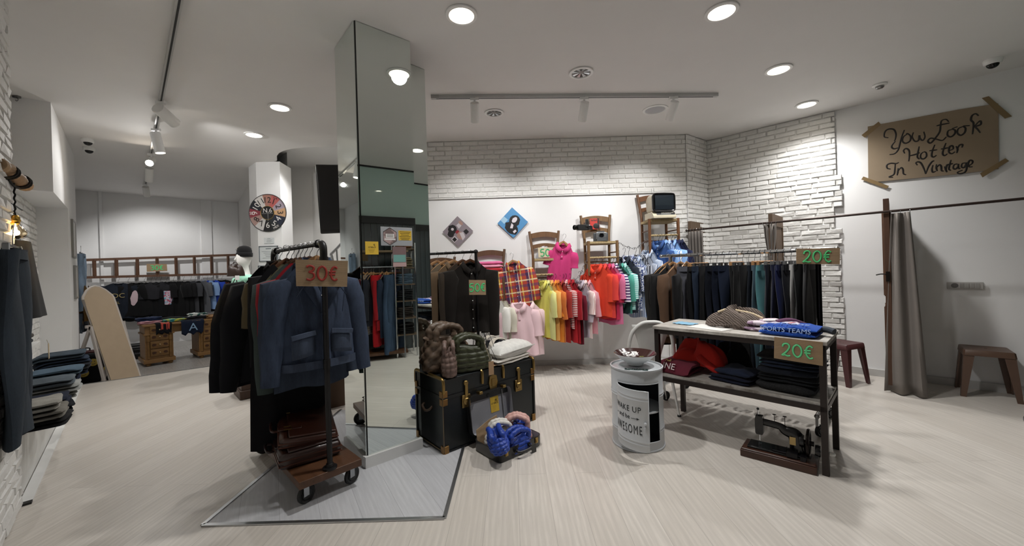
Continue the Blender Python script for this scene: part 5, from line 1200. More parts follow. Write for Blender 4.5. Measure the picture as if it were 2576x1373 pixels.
# white steel drum with an open door
DC=Vector((.955,3.02,0)); DR=.193; DH=.605
da=math.atan2(-DC.y,-DC.x)
t=thing('drum_cabinet','white oil-drum side table with an open lettered door, in the middle of the floor','drum table',DC,0)
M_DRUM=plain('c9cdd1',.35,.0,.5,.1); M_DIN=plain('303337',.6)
prof=[]
def rib(z): return [(DR,z-.016),(DR+.004,z-.011),(DR,z-.006),(DR,z+.002),(DR+.004,z+.007),(DR,z+.012)]
doors=(da-.80,da+.92)   # angular span of the opening
z0,z1=.075,.505
def dwall(lo,hi,a0,a1,n):
    pr=[(DR,lo)]
    for zc in(.15,.41): 
        pr+=[p for p in rib(zc) if lo<p[1]<hi]
    pr.append((DR,hi)); pr.sort(key=lambda p:p[1]); return pr
pr=dwall(.006,DH-.012,0,0,0)
mb=MB(); mb.lathe(pr,48,ang=(doors[1],doors[0]+2*PI)); mb.lathe([(DR,.006),(DR,z0)],20,ang=doors); mb.lathe([(DR,z1),(DR+.003,z1+.02),(DR,z1+.03),(DR,DH-.012)],20,ang=doors)
mb.lathe([(DR-.001,0),(DR+.006,.003),(DR+.006,.012),(DR,.014)],48); part('drum_body',mb,M_DRUM,t,smooth=50)
mb=MB(); mb.lathe([(DR,DH-.014),(DR+.006,DH-.01),(DR+.006,DH),(DR-.004,DH),(DR-.008,DH-.012),(DR*.72,DH-.012),(DR*.7,DH-.009),(DR*.66,DH-.012),(.001,DH-.012)],48); part('drum_top',mb,M_DRUM,t,smooth=50)
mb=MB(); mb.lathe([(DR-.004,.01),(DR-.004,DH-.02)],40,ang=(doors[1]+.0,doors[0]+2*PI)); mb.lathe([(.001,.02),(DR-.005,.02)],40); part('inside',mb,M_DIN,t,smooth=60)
mb=MB(); mb.lathe([(.001,.283),(DR-.006,.283),(DR-.006,.293),(.001,.293)],40); part('inner_shelf',mb,M_DRUM,t)
mb=MB()
e0,e1=doors; q=lambda a,z,r=DR+.002:(r*math.cos(a),r*math.sin(a),z)
arcp=lambda z:[q(e0+(e1-e0)*k/12,z) for k in range(13)]
mb.tube(arcp(z0),.003,6); mb.tube(arcp(z1),.003,6); mb.tube([q(e0,z0),q(e0,z1)],.003,6); mb.tube([q(e1,z0),q(e1,z1)],.003,6); part('opening_rim',mb,M_DRUM,t)
# door: curved leaf hinged at the left edge of the opening, swung outwards
hinge=Vector(q(e0,0)); span=e1-e0; sw_=rad(-47)
dm=Matrix.Translation(hinge)@Matrix.Rotation(sw_,4,'Z')@Matrix.Translation(-hinge)
mb=MB(); zr=[z0+.003,z0+.04,z0+.048,z0+.055,z0+.062,z0+.07,z0+.078,z1-.078,z1-.07,z1-.062,z1-.055,z1-.048,z1-.04,z1-.003]; bl_=[0,0,.004,0,.0,.004,0,0,.004,0,0,.004,0,0]
for r0,fp in((DR+.005,0),(DR-.001,1)): mb.grid(lambda i,j:dm@Vector(q(e0+span*i/14,zr[j],r0+bl_[j])),15,len(zr),flip=not fp)
edgep=[dm@Vector(q(e0+span*i/14,z0+.003,DR+.002)) for i in range(15)]+[dm@Vector(q(e1,z1-.003,DR+.002))]+[dm@Vector(q(e0+span*i/14,z1-.003,DR+.002)) for i in range(13,-1,-1)]
mb.tube(edgep,.004,6,closed=True); door=part('door',mb,M_DRUM,t,smooth=50)
mb=MB()
def curved(body,size,zc,sx=1.,ac=.47,**k):
    vs,fs=text_mesh(body,size,**k); am=e0+span*ac
    mb.add([dm@Vector(q(am+v.x*sx/DR,zc+v.y,DR+.0065+v.z)) for v in vs],fs)
def let(nm):
    global mb
    part(nm,mb,plain('2c2f33',.6),door); mb=MB()
curved('WAKE UP',.058,.365,.86,ac=.5,extrude=.0004,space=1.1); let('door_lettering'); curved('and be',.046,.308,.9,ac=.44,extrude=.0004); let('door_lettering'); curved('AWESOME',.088,.222,.50,ac=.5,extrude=.0004,space=1.25); let('door_lettering')
for x0,x1 in((-.105,-.085),(.055,.1)): mb.tube([dm@Vector(q(e0+span*.47+(x0+(x1-x0)*k/4)/DR,.303,DR+.0065)) for k in range(5)],.0016,5); let('arrow_line')
mb.add([dm@Vector(q(e0+span*.47+x/DR,.303+z,DR+.0068)) for x,z in((.115,0),(.095,.009),(.095,-.009))],[(0,1,2)])
part('arrow_head',mb,plain('2c2f33',.6),door)
mb=MB(); c=dm@Vector(q(e0+span*.93,.28,DR+.012)); mb.sphere(c,.011,12,8); c2=dm@Vector(q(e0+span*.93,.245,DR+.01)); mb.sphere(c2,(.008,.008,.016),10,8); part('door_knob',mb,M_DRUM,door)
mb=MB(); p=Vector((math.cos(da),math.sin(da),0)); M=frame(p*(DR*.55)+Vector((0,0,DH-.0105)),(-p.y,p.x,0),-p,(0,0,1)); 
mb.box((0,0,.001),(.17,.045,.002),M=M); mb_l=MB(); add_text(mb_l,'VINTAGE',.034,M@Matrix.Translation((0,0,.0025)),extrude=.0004); pl8=part('small_plate',mb,plain('2f4a49',.4),t); part('lettering',mb_l,plain('d7dedb',.5),pl8)
# bowl with cards
t=thing('enamel_bowl','white enamel bowl with a dark brown inside standing on the drum','bowl',DC+Vector((.0,.02,DH)),0)
mb=MB(); mb.lathe([(.001,.004),(.05,.004),(.055,0),(.06,.0),(.065,.012),(.11,.04),(.158,.083),(.162,.09)],40); part('outside',mb,plain('dfe2e3',.25),t,smooth=60)
mb=MB(); mb.lathe([(.162,.09),(.158,.094),(.150,.088),(.105,.048),(.06,.02),(.001,.016)],40); part('inside',mb,plain('3a1e1c',.15,0,.5,.5),t,smooth=60)
rr=random.Random(3)
for k in range(9):
    a=rr.uniform(2.2,4.6); d=rr.uniform(.02,.085); x,y=d*math.cos(a),d*math.sin(a)+.02
    mb=MB(); mb.box((0,0,0),(.06,.042,.0012)); mb2=MB(); mb2.box((0,.004,.001),(.035,.004,.0005)); mb2.box((0,-.006,.001),(.028,.003,.0005))
    cdo=thing('paper_card','one of the loose white printed cards lying in the enamel bowl','card',DC+Vector((x,y+.02,DH+.05+.005*k)),0,'white cards in the bowl',rot=(rr.uniform(-.4,.3),rr.uniform(-.5,.2),rr.uniform(0,3)))
    part('card',mb,plain('eceae8',.5),cdo); part('small_print',mb2,plain('55555a',.6),cdo)
heap(DC+Vector((.045,0.0,DH+.026)),.4,.07,.05,.03,plain('8a9a3e',.5),'small yellow-green sachet in the enamel bowl','sachet',None,.2,'sachet',2)
# white metal chair
WC=(fl(1678,1047)+fl(1536,1045))/2
t=thing('metal_chair','white stamped metal chair between the drum and the plank table','chair',WC+Vector((.16,.2,0)),rad(173))
M_WM=plain('d9d9d6',.35)
mb=MB(); mb.loft([[Vector((w*.18*math.copysign(abs(math.cos(a))**.6,math.cos(a)),d*.18*math.copysign(abs(math.sin(a))**.6,math.sin(a)),z)) for a in [2*PI*j/28 for j in range(28)]] for z,w,d in((.42,.98,.98),(.44,1.02,1.02),(.452,1.0,1.0),(.448,.5,.5))],(1,1)); part('seat',mb,M_WM,t,smooth=50)
for sx in(-1,1):
    for sy_ in(-1,1):
        mb=MB(); mb.tube([(sx*.165,sy_*.165,.43),(sx*.225,sy_*.215,.0)],[.026,.014],10,flat=.6); leg=part('leg',mb,M_WM,t); mb=MB(); mb.lathe([(.001,0),(.018,0),(.016,.014),(.001,.014)],12,c=(sx*.225,sy_*.215,0)); part('foot_cap',mb,M_BLACK,leg)
mb=MB(); mb.tube(spline([(-.19,.165,.43),(-.2,.19,.6),(-.17,.215,.76),(-.09,.23,.845),(0,.235,.862),(.09,.23,.845),(.17,.215,.76),(.2,.19,.6),(.19,.165,.43)],6),.018,10); part('back_frame',mb,M_WM,t,smooth=60)
mb=MB(); mb.grid(lambda i,j:Vector(((-1+2*i/6)*(.075+.1*(j/8)**1.5),.165+.07*(j/8)-.004*abs(-1+2*i/6),.44+.40*j/8)),7,9); part('back_splat',mb,M_WM,t,smooth=60,solid=.004)
# chrome rack with trousers behind the table
K0=Vector((2.54,3.18,0)); K1=Vector((1.69,4.08,0)); KD=(K1-K0).normalized(); KN=Vector((KD.y,-KD.x,0)); KA=math.atan2(-KD.y,-KD.x)
RAIL=1.47
t=thing('chrome_rack','chrome clothes rack on casters full of trousers, behind the plank table','clothes rack',(0,0,0),0)
e0_=K0-KD*.12; e1_=K1+KD*.10
mb=MB(); mb.tube([e0_+Vector((0,0,RAIL)),e1_+Vector((0,0,RAIL))],.016,14); mb.sphere(e0_+Vector((0,0,RAIL)),.019,12,8); mb.sphere(e1_+Vector((0,0,RAIL)),.019,12,8); part('rail',mb,M_CHROME,t)
for k in(K0,K1):
    mb=MB(); mb.tube([k+Vector((0,0,.16)),k+Vector((0,0,RAIL))],.019,14); part('post',mb,plain('26272a',.2,.9) if k is K0 else M_CHROME,t)
    mb=MB(); mb.tube([k-KN*.26+Vector((0,0,.16)),k+KN*.26+Vector((0,0,.16))],.018,12); part('foot_bar',mb,M_CHROME,t)
    for s in(-1,1):
        w=k+KN*.25*s; mb=MB(); mb.tube([w+Vector((0,0,.07)),w+Vector((0,0,.17))],.013,10); mb.tube([w+Vector((.0,0,.1)),w+Vector((.02,0,.045))],.01,8); cs=part('caster_stem',mb,M_CHROME,t)
        mb=MB(); mb.lathe([(.001,-.012),(.022,-.012),(.026,-.006),(.04,-.012),(.047,-.007),(.047,.007),(.04,.012),(.026,.006),(.022,.012),(.001,.012)],24,M=frame(w+Vector((.02,0,.047)),(1,.3,0),(0,0,1),(.3,-1,0))); part('wheel',mb,M_BLACK,cs)
mb=MB(); mb.tube([K0+Vector((0,0,.16)),K1+Vector((0,0,.16))],.014,10); part('lower_bar',mb,M_CHROME,t)
def kr(d): return K0+KD*d+Vector((0,0,RAIL))
G='clothes on the chrome rack'; krz=math.atan2(KN.y,KN.x)
# width axis = KN ; front normal (local -Y)
items=[('p','141518','black trousers with pale side piping at the right end of the chrome rack',.06,{}),
('p','0f1013','black drawstring trousers, second from the right post of the chrome rack',.11,{}),
('p','c9c9c6','white trouser leg showing between the black trousers near the right end',.15,{'W':.30}),
('p','10131c','black-navy trousers behind the white pair on the chrome rack',.19,{}),
('p','16204a','royal navy trousers, right part of the chrome rack',.24,{}),
('p','131a38','dark navy trousers left of the royal navy ones',.29,{}),
('p','0f1524','blue-black trousers before the turquoise pair',.34,{}),
('p','5f9aa0','turquoise trousers, brightest strip in the middle of the chrome rack',.385,{}),
('p','49616e','grey-blue trousers touching the turquoise pair',.425,{}),
('d','2a3340','dark grey jeans beside the grey-blue trousers',.47,{}),
('p','121214','black trousers in the middle of the chrome rack',.52,{}),
('p','141416','black wide trousers left of the middle of the chrome rack',.57,{}),
('p','161617','soft black trousers next to the dark indigo jeans',.62,{}),
('d','1c2b47','indigo jeans with paler seams on the chrome rack',.68,{}),
('d','18243d','deep indigo jeans beside the seamed indigo pair',.74,{}),
('d','1a2030','blue-black jeans in the left half of the chrome rack',.80,{}),
('p','131316','black trousers with a thin yellow drawcord',.86,{}),
('d','24364f','faded blue jeans in the left part of the chrome rack',.92,{}),
('p','101114','black trousers right of the grey pair',.98,{}),
('p','54555d','grey trousers, paler pair in the left part of the chrome rack',1.04,{})]
NTR=1.16/len(items)
for n,(k,c,lab,d,kw) in enumerate(items):
    m=fab(c,.9,.2) if k=='p' else denim(c,1.6)
    wy='wood' if n in(7,8,12,18) else 'clip'
    q=dict(W=.40,L=1.0,dep=.02,hang=wy,hh=.09,cuff=.1); q.update(kw)
    trousers(kr(d*.975),krz-rad(R.uniform(-3,5)+(20 if n==19 else 9 if n>12 else 3)),m,lab,'trousers',G,**q)
shirt(kr(1.065),krz-rad(10),fab('131315'),'black coat between the grey trousers and the brown corduroy jacket','coat',G,W=.44,L=.86,slv='l',dep=.035,hang='wood',hh=.09,name='black_coat')
shirt(kr(1.13),krz-rad(24),fab('5a4434'),'brown suede jacket near the left end of the chrome rack','jacket',G,W=.46,L=.80,slv='l',dep=.055,hang='wood',hh=.09,name='suede_jacket',collar='shirt')
shirt(kr(1.21),krz-rad(28),fab('1c1c1d'),'black leather jacket, second from the left end of the chrome rack','jacket',G,W=.46,L=.80,slv='l',dep=.055,hang='wood',hh=.09,name='leather_jacket',collar='shirt')
shirt(kr(1.26),krz-rad(28),fab('252423'),'charcoal jacket at the left end of the chrome rack','jacket',G,W=.46,L=.82,slv='l',dep=.05,hang='wood',hh=.09,name='charcoal_jacket')
c=at(2056,645,2.92); price_sign(facing(c,(-.35,-.93,0),(.03,0,1)),.27,.118,'20€','62d987','1f4d2c','brown cardboard sign with green 20€ hung at the right end of the chrome rack',.088)
# fitting rooms: rod, hinged wooden panels, curtains
M_OLD=wood('6f5a47','4c3d31',.7,.8); M_OLD2=wood('5b3d2a','3a271b',.6,.8); M_CUR=fab('7d7772',.9,.1); 
RS_=7.76
def rd(Y,off=0): return Vector((RS_-Y,Y,0))+DA*off
t=thing('curtain_rod','long dark curtain rod running along the fitting rooms on the right wall','curtain rod',rd(5.32)+Vector((0,0,1.835)),0)
mb=MB(); q=rd(2.9)-rd(5.32); mb.tube([(0,0,0),tuple(q+Vector((0,0,.03)))],.0125,12); part('rod',mb,plain('3a2d28',.4,.4),t)
mb=MB(); mb.sphere((0,0,0),.018,12,8); part('finial',mb,plain('3a2d28',.4,.4),t)
def panel(Y,name,label,z0,z1,mat,off0=.03,off1=.64,th=.045,latch=None):
    a=rd(Y,off0);b=rd(Y,off1); t=thing(name,label,'door',a,0,'wooden fitting room partitions')
    d=b-a; mb=MB(); mb.bar(Vector((0,0,(z0+z1)/2)),d+Vector((0,0,(z0+z1)/2)),th,z1-z0); part('panel',mb,mat,t,bevel=.003)
    for s in(-1,1):
        mb=MB(); n=DB*s*(th/2+.004)
        for f0,f1 in((.14,.86),):
            for za,zb in((z0+.12,z0+.8),(z0+.92,z1-.14)):
                p0=d*f0+n;p1=d*f1+n
                mb.bar(p0+Vector((0,0,za)),p1+Vector((0,0,za)),.008,.02); mb.bar(p0+Vector((0,0,zb)),p1+Vector((0,0,zb)),.008,.02); mb.bar(p0+Vector((0,0,za)),p0+Vector((0,0,zb)),.02,.008); mb.bar(p1+Vector((0,0,za)),p1+Vector((0,0,zb)),.02,.008)
        part('moulding',mb,mat,t)
    if latch:
        zz,off=latch; mb=MB(); p=d.normalized()*off; mb.box(p+Vector((0,0,zz)),(.03,.03,.1),rad(45)); mb.tube(spline([p+Vector((0,0,zz+.02)),p-DB*.05+Vector((0,0,zz+.025)),p-DB*.09+Vector((0,0,zz+.015))],4),.006,8); part('door_handle',mb,plain('1d1a18',.4,.6),t)
    return t
panel(5.30,'partition_door','weathered grey-brown partition door at the far end of the fitting rooms',.03,1.965,M_OLD,latch=(1.72,.66))
panel(4.63,'partition_door','brown partition door behind the middle of the chrome rack, its curtain tied back',.03,1.955,M_OLD,latch=(1.7,.66))
panel(3.92,'partition_door','dark wooden partition door seen edge-on beside the long grey curtain',.07,1.99,M_OLD2,latch=(1.19,.0))
def curtain(Y0,Y1,ztop,zbot,label,n=7,amp=.035,off=.0,gather=None,flareY=0):
    t=thing('curtain',label,'curtain',rd(Y0,off),0,'grey fitting room curtains'); o=rd(Y0,off)
    nu=n*8+1; nv=18
    def f(i,j):
        u=i/(nu-1); v=j/(nv-1); g=1
        if gather: g=1-(1-gather[1])*math.exp(-((v-gather[0])/.18)**2)
        Y=Y0+(Y1-Y0)*((u-.5)*g*(1+flareY*v)+.5); a=amp*(1+.5*v)*(g if gather else 1)
        p=rd(Y,off+a*math.sin(2*PI*n*u+.5*math.sin(3*v+u*4))+.01*math.sin(5*v))
        z=ztop+(zbot-ztop)*v
        return p-o+Vector((0,0,z))
    mb=MB(); mb.grid(f,nu,nv); part('cloth',mb,M_CUR,t,smooth=80,solid=.004)
    mb=MB()
    for k in range(n+1):
        p=rd(Y0+(Y1-Y0)*k/n,0)-o+Vector((0,0,1.845)); mb.tube([p+DA*.02*math.cos(2*PI*q/12)+Vector((0,0,.02*math.sin(2*PI*q/12)-.008)) for q in range(12)],.002,5,closed=True)
    part('rings',mb,M_CHROME,t)
    return t
curtain(5.31,5.17,1.815,.08,'short grey curtain hanging by the weathered partition door',5,.03)
curtain(4.68,4.585,1.83,.5,'grey curtain bunched and tied back at the middle partition door',3,.035,.02,(.35,.4))
curtain(3.895,3.80,1.83,.012,'long grey floor-length curtain by the edge-on partition door',2,.035,.0,None,1.3)
# stools
def stool(c,rz,label,col,w=.34,h=.45,top=.30):
    t=thing('stool',label,'stool',c,rz,'brown plastic stools'); m=plain(col,.4)
    mb=MB(); mb.loft([[Vector((s*top/2*sx,s*top/2*sy_,z)) for sx,sy_ in((-1,-.93),(-.93,-1),(.93,-1),(1,-.93),(1,.93),(.93,1),(-.93,1),(-1,.93))] for z,s in((h-.055,1.04),(h-.006,1.),(h,.96),(h-.004,.8),(h-.008,.2))],(0,1)); part('seat',mb,m,t,smooth=40)
    mb=MB(); mb.lathe([(.012,h+.0005),(.001,h+.0005)],12,c=(0,0,0)); part('finger_hole',mb,plain('1a0f0d',.7),t)
    for sx in(-1,1):
        for sy_ in(-1,1):
            mb=MB(); 
            a=Vector((sx*top/2*.99,sy_*top/2*.99,h-.03)); b=Vector((sx*w/2*1.06,sy_*w/2*1.06,0)); k=.062
            rings=[]
            for p,s in((a,1.15),(b,.6)):
                q=[p,p+Vector((-sx*k*s,0,0)),p+Vector((-sx*k*s,-sy_*.012,0)),p+Vector((-sx*.012,-sy_*.012,0)),p+Vector((-sx*.012,-sy_*k*s,0)),p+Vector((0,-sy_*k*s,0))]
                rings.append(q)
            mb.loft(rings); part('leg',mb,m,t,smooth=30)
    return t
stool(Vector((3.68,4.33,0)),rad(20),'small dark red-brown stool behind the right end of the plank table','4b282a',.34,.45)
stool(fl(2548,1006)+Vector((-.06,.15,0)),rad(47),'brown stool by the right wall at the right edge','604a3d',.36,.46,.32)
# socket plate
c=pl(2427,718,1,1,RS-.012); t=thing('socket_plate','wide wall plate with a socket and switches on the right wall','socket',c,0,rot=facing((0,0,0),nR).to_euler())
mb=MB(); mb.box((0,0,.005),(.25,.075,.01)); part('plate',mb,plain('b5b3b0',.4),t,bevel=.003)
mb=MB(); mb.lathe([(.026,.010),(.024,.0115),(.001,.011)],18,c=(-.07,0,0)); part('socket',mb,plain('6e6c6a',.5),t)
for k in range(4):
    mb=MB(); mb.box((-.02+.035*k,0,.011),(.028,.05,.004)); part('switch',mb,plain('a5a3a0',.4),t,bevel=.001)
# kraft paper sign with tape
def sg(x,y,off=.012): return pl(2050+x/2.745,200+y/2.745,1,1,RS-off*1.414)
c=sg(815,440); t=thing('kraft_paper_sign','large kraft paper sign reading You Look Hotter In Vintage, taped to the right wall','sign',c,0)
mb=MB(); PP=[sg(365,325),sg(367,520),sg(369,712),sg(600,690),sg(1000,652),sg(1268,618),sg(1270,400),sg(1266,165),sg(1000,206),sg(700,262)]; n_=len(PP)
PP=[p-c for p in PP]; mb.add(PP+[p+nR*.004 for p in PP],[tuple(range(n_)),tuple(reversed(range(n_,2*n_)))]+[(i,(i+1)%n_,n_+(i+1)%n_,n_+i) for i in range(n_)])
part('paper',mb,plain('93826c',.75),t,smooth=0)
for k,P in enumerate((((322,384),(440,290),(457,312),(345,402)),((1152,128),(1200,115),(1362,254),(1312,270)),((1140,648),(1315,543),(1342,562),(1158,676)),((320,690),(335,669),(513,735),(495,754)))):
    mb=MB(); q=[sg(x,y,.0175)-c for x,y in P]; mb.add(q+[p+nR*.0008 for p in q],[(0,1,2,3),(7,6,5,4)]+[(i,(i+1)%4,4+(i+1)%4,4+i) for i in range(4)]); part('tape_strip',mb,plain('86704e',.35),t,smooth=0,label='brown packing tape strip')
LET=[[(508,402),(480,395),(484,360),(510,342),(545,345),(560,375),(556,410),(548,425)],[(618,348),(600,395),(588,440),(575,485),(550,512),(515,518)],[(556,425),(530,460),(545,478),(580,470)],
[(640,375),(612,395),(605,425),(625,440),(655,425),(662,395),(645,375),(630,372)],[(680,365),(672,395),(690,425),(715,420),(722,385),(725,405),(745,420),(760,395),(752,360)],
[(925,292),(905,275),(875,285),(868,320),(862,360),(835,400),(800,438),(780,425),(800,405),(840,412),(880,420),(908,395)],[(840,320),(870,312),(930,300)],
[(945,345),(920,355),(916,385),(940,395),(965,375),(968,350),(950,340),(985,325)],[(1020,325),(990,340),(985,370),(1008,385),(1035,365),(1040,335),(1025,322),(1070,318)],
[(1130,250),(1110,236),(1085,250),(1078,280),(1095,300),(1092,350),(1088,378)],[(1095,330),(1140,285),(1145,310),(1110,325),(1125,345),(1142,368)],
[(620,510),(612,490),(630,476),(650,490),(652,530),(648,565)],[(648,528),(690,518),(725,505)],[(720,462),(712,500),(708,535),(722,550)],
[(750,500),(732,515),(730,540),(750,548),(770,530),(768,505),(752,498)],[(828,450),(812,490),(806,525),(820,535),(840,522)],[(790,492),(845,485)],[(905,438),(892,470),(882,510),(895,525),(915,512)],[(870,480),(925,470)],
[(930,490),(955,478),(950,458),(930,465),(925,500),(945,512),(968,498)],[(975,460),(985,480),(980,508)],[(985,475),(1000,452),(1020,450),(1015,470)],
[(522,618),(500,612),(498,590),(525,578),(560,580),(580,572)],[(555,580),(552,620),(545,655),(512,672),(540,675)],[(575,612),(572,640),(568,662)],[(575,630),(595,608),(608,620),(612,650),(630,658)],
[(708,592),(698,575),(715,568),(735,580),(755,620),(765,652)],[(765,652),(785,600),(808,568),(825,560)],[(815,590),(808,620),(815,640),(835,632)],[(840,585),(838,610),(845,632)],[(843,605),(860,588),(872,600),(875,628),(890,632)],[(895,600),(905,625),(912,640)],[(905,620),(912,590),(925,590)],[(940,555),(930,590),(925,618),(940,628)],[(912,588),(955,580)],
[(985,582),(962,588),(955,610),(970,618),(988,602),(990,582),(992,612),(1005,615)],[(1040,575),(1018,580),(1012,602),(1028,608),(1042,590),(1046,572),(1048,610),(1035,640),(1000,650),(985,640),(1020,625)],[(1055,600),(1085,580),(1088,562),(1070,558),(1058,580),(1065,602),(1090,602)]]
mb=MB()
for S in LET:
    P=spline([sg(x,y,.0165)-c for x,y in S],5); k=len(P)
    mb.tube(P,[.0045+.0035*math.sin(PI*(.15+.7*i/(k-1)))**2 for i in range(k)],6,flat=.25,up=nR)
part('hand_lettering',mb,plain('1a1512',.5),t,smooth=50)
# part of another rack at the right edge
c=Vector((4.56,3.1,0))
t=thing('clothes_rack','clothes rack mostly beyond the right edge, only its chrome wheel in view','clothes rack',c,0)
mb=MB(); mb.tube([(-.40,0,.11),(.3,0,.11)],.018,10); mb.tube([(0,0,.11),(0,0,1.45)],.016,10); mb.tube([(0,0,1.45),(0,-.5,1.45)],.016,10); part('frame',mb,M_CHROME,t)
mb=MB(); mb.tube([(-.4,0,.05),(-.4,0,.12)],.011,10); w_=part('caster_stem',mb,M_CHROME,t)
mb=MB(); mb.lathe([(.001,-.014),(.03,-.014),(.042,-.012),(.047,-.006),(.047,.006),(.042,.012),(.03,.014),(.001,.014)],24,M=frame((-.41,0,.047),(1,0,0),(0,0,1),(0,-1,0))); part('wheel',mb,metal('8d8f92',.25),w_)
# ================= left: niche with jeans, lower room, column =================
LZ=-.17; LR=rad(135)
def lrot(d): return LR+rad(d)
WHT=plain('d9d9d6',.5)
t=thing('shelf_unit','white shelf unit built into the brick niche on the left','shelf',lw(2.9,-.15),0)
o_=lw(2.9,-.15)
def lb(mb,y0,y1,o0,o1,z0,z1):
    q=[lw(y0,o0)-o_,lw(y1,o0)-o_,lw(y1,o1)-o_,lw(y0,o1)-o_]; mb.prism([(p.x,p.y) for p in q],z0,z1)
for z in(.86,1.165,1.465):
    mb=MB(); lb(mb,2.43,3.32,-.242,-.03,z,z+.028); part('shelf_board',mb,WHT,t,smooth=0)
for y in(2.95,):
    mb=MB(); lb(mb,y,y+.02,-.242,-.10,.41,1.165); part('divider',mb,WHT,t,smooth=0)
t=thing('display_bench','long low white bench along the left wall, piled with folded jeans','bench',lw(3.6,0),0); o_=lw(3.6,0)
mb=MB(); lb(mb,2.43,4.78,-.24,-.004,.013,.385); part('plinth',mb,WHT,t,smooth=0)
mb=MB(); lb(mb,2.43,4.78,-.242,.012,.386,.41); part('bench_top',mb,WHT,t,smooth=0)
JE=[(3.98,[('1d2c45','dark indigo folded jeans at the bottom of the farthest bench stack'),('16181f','black folded jeans in the farthest bench stack'),('26384f','mid indigo folded jeans near the top of the farthest bench stack'),('3a4a58','faded blue folded jeans on top of the farthest bench stack')]),
(3.52,[('1f3050','navy folded jeans at the bottom of the second farthest bench stack'),('1b2a48','navy folded jeans, middle of the second farthest bench stack'),('47657c','light blue folded jeans topping the second farthest bench stack')]),
(3.16,[('9a9c96','pale grey folded jeans hanging over the bench edge'),('a9aca8','whitish grey folded jeans on top of the pale grey pair'),('5d6b76','grey-blue folded jeans above the whitish grey ones')]),
(2.83,[('121622','black-blue folded jeans, lower one of the fourth bench stack'),('1a2640','navy folded jeans, upper one of the fourth bench stack')]),
(2.56,[('101013','black rolled trousers at the bottom of the nearest bench stack'),('8f8a7e','beige folded trousers in the nearest bench stack'),('b2aea2','light beige folded trousers on top of the nearest bench stack')])]
for y,its in JE:
    z=.412
    for k,(c,lab) in enumerate(its):
        h=.062; p=lw(y+R.uniform(-.02,.02),-.01+R.uniform(-.01,.03)); p.z=z; z+=h
        folded(p,LR+PI/2+PI/2+rad(R.uniform(-6,6)),.31,.38,h,denim(c,1.5) if c not in('16181f','101013') else fab(c),lab,'folded jeans','folded jeans on the bench',2,'folded_jeans',sag=.12,rough=.007)
ST=[(1.495,[('7d8284','grey folded jeans at the bottom of the top shelf stack'),('5a646c','slate folded jeans in the top shelf stack'),('dcdcd8','white folded jeans in the top shelf stack'),('6d747a','grey-blue folded jeans on top of the top shelf stack')],3.1),
(1.195,[('9fb3c2','pale blue folded shorts on the middle shelf'),('c9ccca','white folded shorts on the middle shelf beside the pale blue ones')],3.1),
(.89,[('40454a','charcoal folded trousers at the bottom of the lowest shelf stack'),('5b5550','brown-grey folded trousers in the lowest shelf stack'),('8e949a','light grey folded trousers on top of the lowest shelf stack')],3.14)]
for z,its,y in ST:
    for c,lab in its:
        p=lw(y+R.uniform(-.02,.02),-.15); p.z=z; z+=.045
        folded(p,LR+rad(R.uniform(-8,8)),.30,.2,.044,denim(c,1.3),lab,'folded trousers','folded trousers on the niche shelves',1,'folded_trousers')
t=thing('paper_tag','brown paper price tag dangling over the bench jeans','tag',lw(3.28,.02)+Vector((0,0,.80)),LR); mb=MB(); mb.box((0,0,0),(.05,.003,.13)); part('card',mb,plain('b8a585',.8),t); mb=MB(); mb.tube([(0,0,.06),(0,.01,.1)],.002,5); part('string',mb,plain('d8d0c0',.8),t)
for k,(y,off,z,c,lab,W_,L_2) in enumerate(((2.12,.06,1.70,'3d4a58','washed blue jeans hanging nearest the viewer at the left edge',.42,1.05),(2.28,.03,1.72,'35414f','blue jeans hanging just behind the nearest pair',.42,1.08))):
    trousers(lw(y,off)+Vector((0,0,z)),lrot(0),denim(c,1.4),lab,'jeans','jeans hung on the left wall',W=W_,L=L_2,dep=.04,cuff=.12,splay=.02,name='hanging_jeans')
t=thing('black_skirt','black flared skirt hanging in front of the niche shelves','skirt',lw(2.62,-.0)+Vector((0,0,1.78)),lrot(-10))
mb=MB(); mb.loft([[Vector((w*math.cos(a),d*math.sin(a)*(1+.12*math.sin(7*a)*f),-.1-.53*f)) for a in [2*PI*j/28 for j in range(28)]] for f,w,d in((0,.13,.03),(.1,.14,.035),(.5,.2,.05),(1,.29,.07))],(0,0)); part('cloth',mb,fab('111114'),t,smooth=70); mb=MB(); hook(mb,.1); mb.tube([(-.13,0,-.1),(.13,0,-.1)],.004,8); part('hanger',mb,M_WIRE,t)
trousers(lw(2.86,-.17)+Vector((0,0,1.92)),lrot(0),denim('2f3c4c',1.4),'dark jeans hanging at the back of the brick niche','jeans','jeans hung on the left wall',W=.34,L=.34,name='hanging_jeans')
a=lw(2.45,-.12)+Vector((0,0,2.02)); t=thing('niche_rail','thin dark clothes rail across the niche with hanging chain','rail',a,0); mb=MB(); mb.tube([(0,0,0),tuple(lw(3.4,-.12)-lw(2.45,-.12))],.006,8); part('rod',mb,M_BLACK,t)
b=lw(3.15,-.12)-lw(2.45,-.12); mb=MB()
for k in range(9): mb.tube([b+Vector((.004*math.cos(q*PI/4) if k%2 else 0,.004*math.cos(q*PI/4) if not k%2 else 0,-.02-.04*k+.02*math.sin(q*PI/4))) for q in range(8)],.0025,5,closed=True)
part('chain',mb,plain('6d6a66',.3,.8),t)
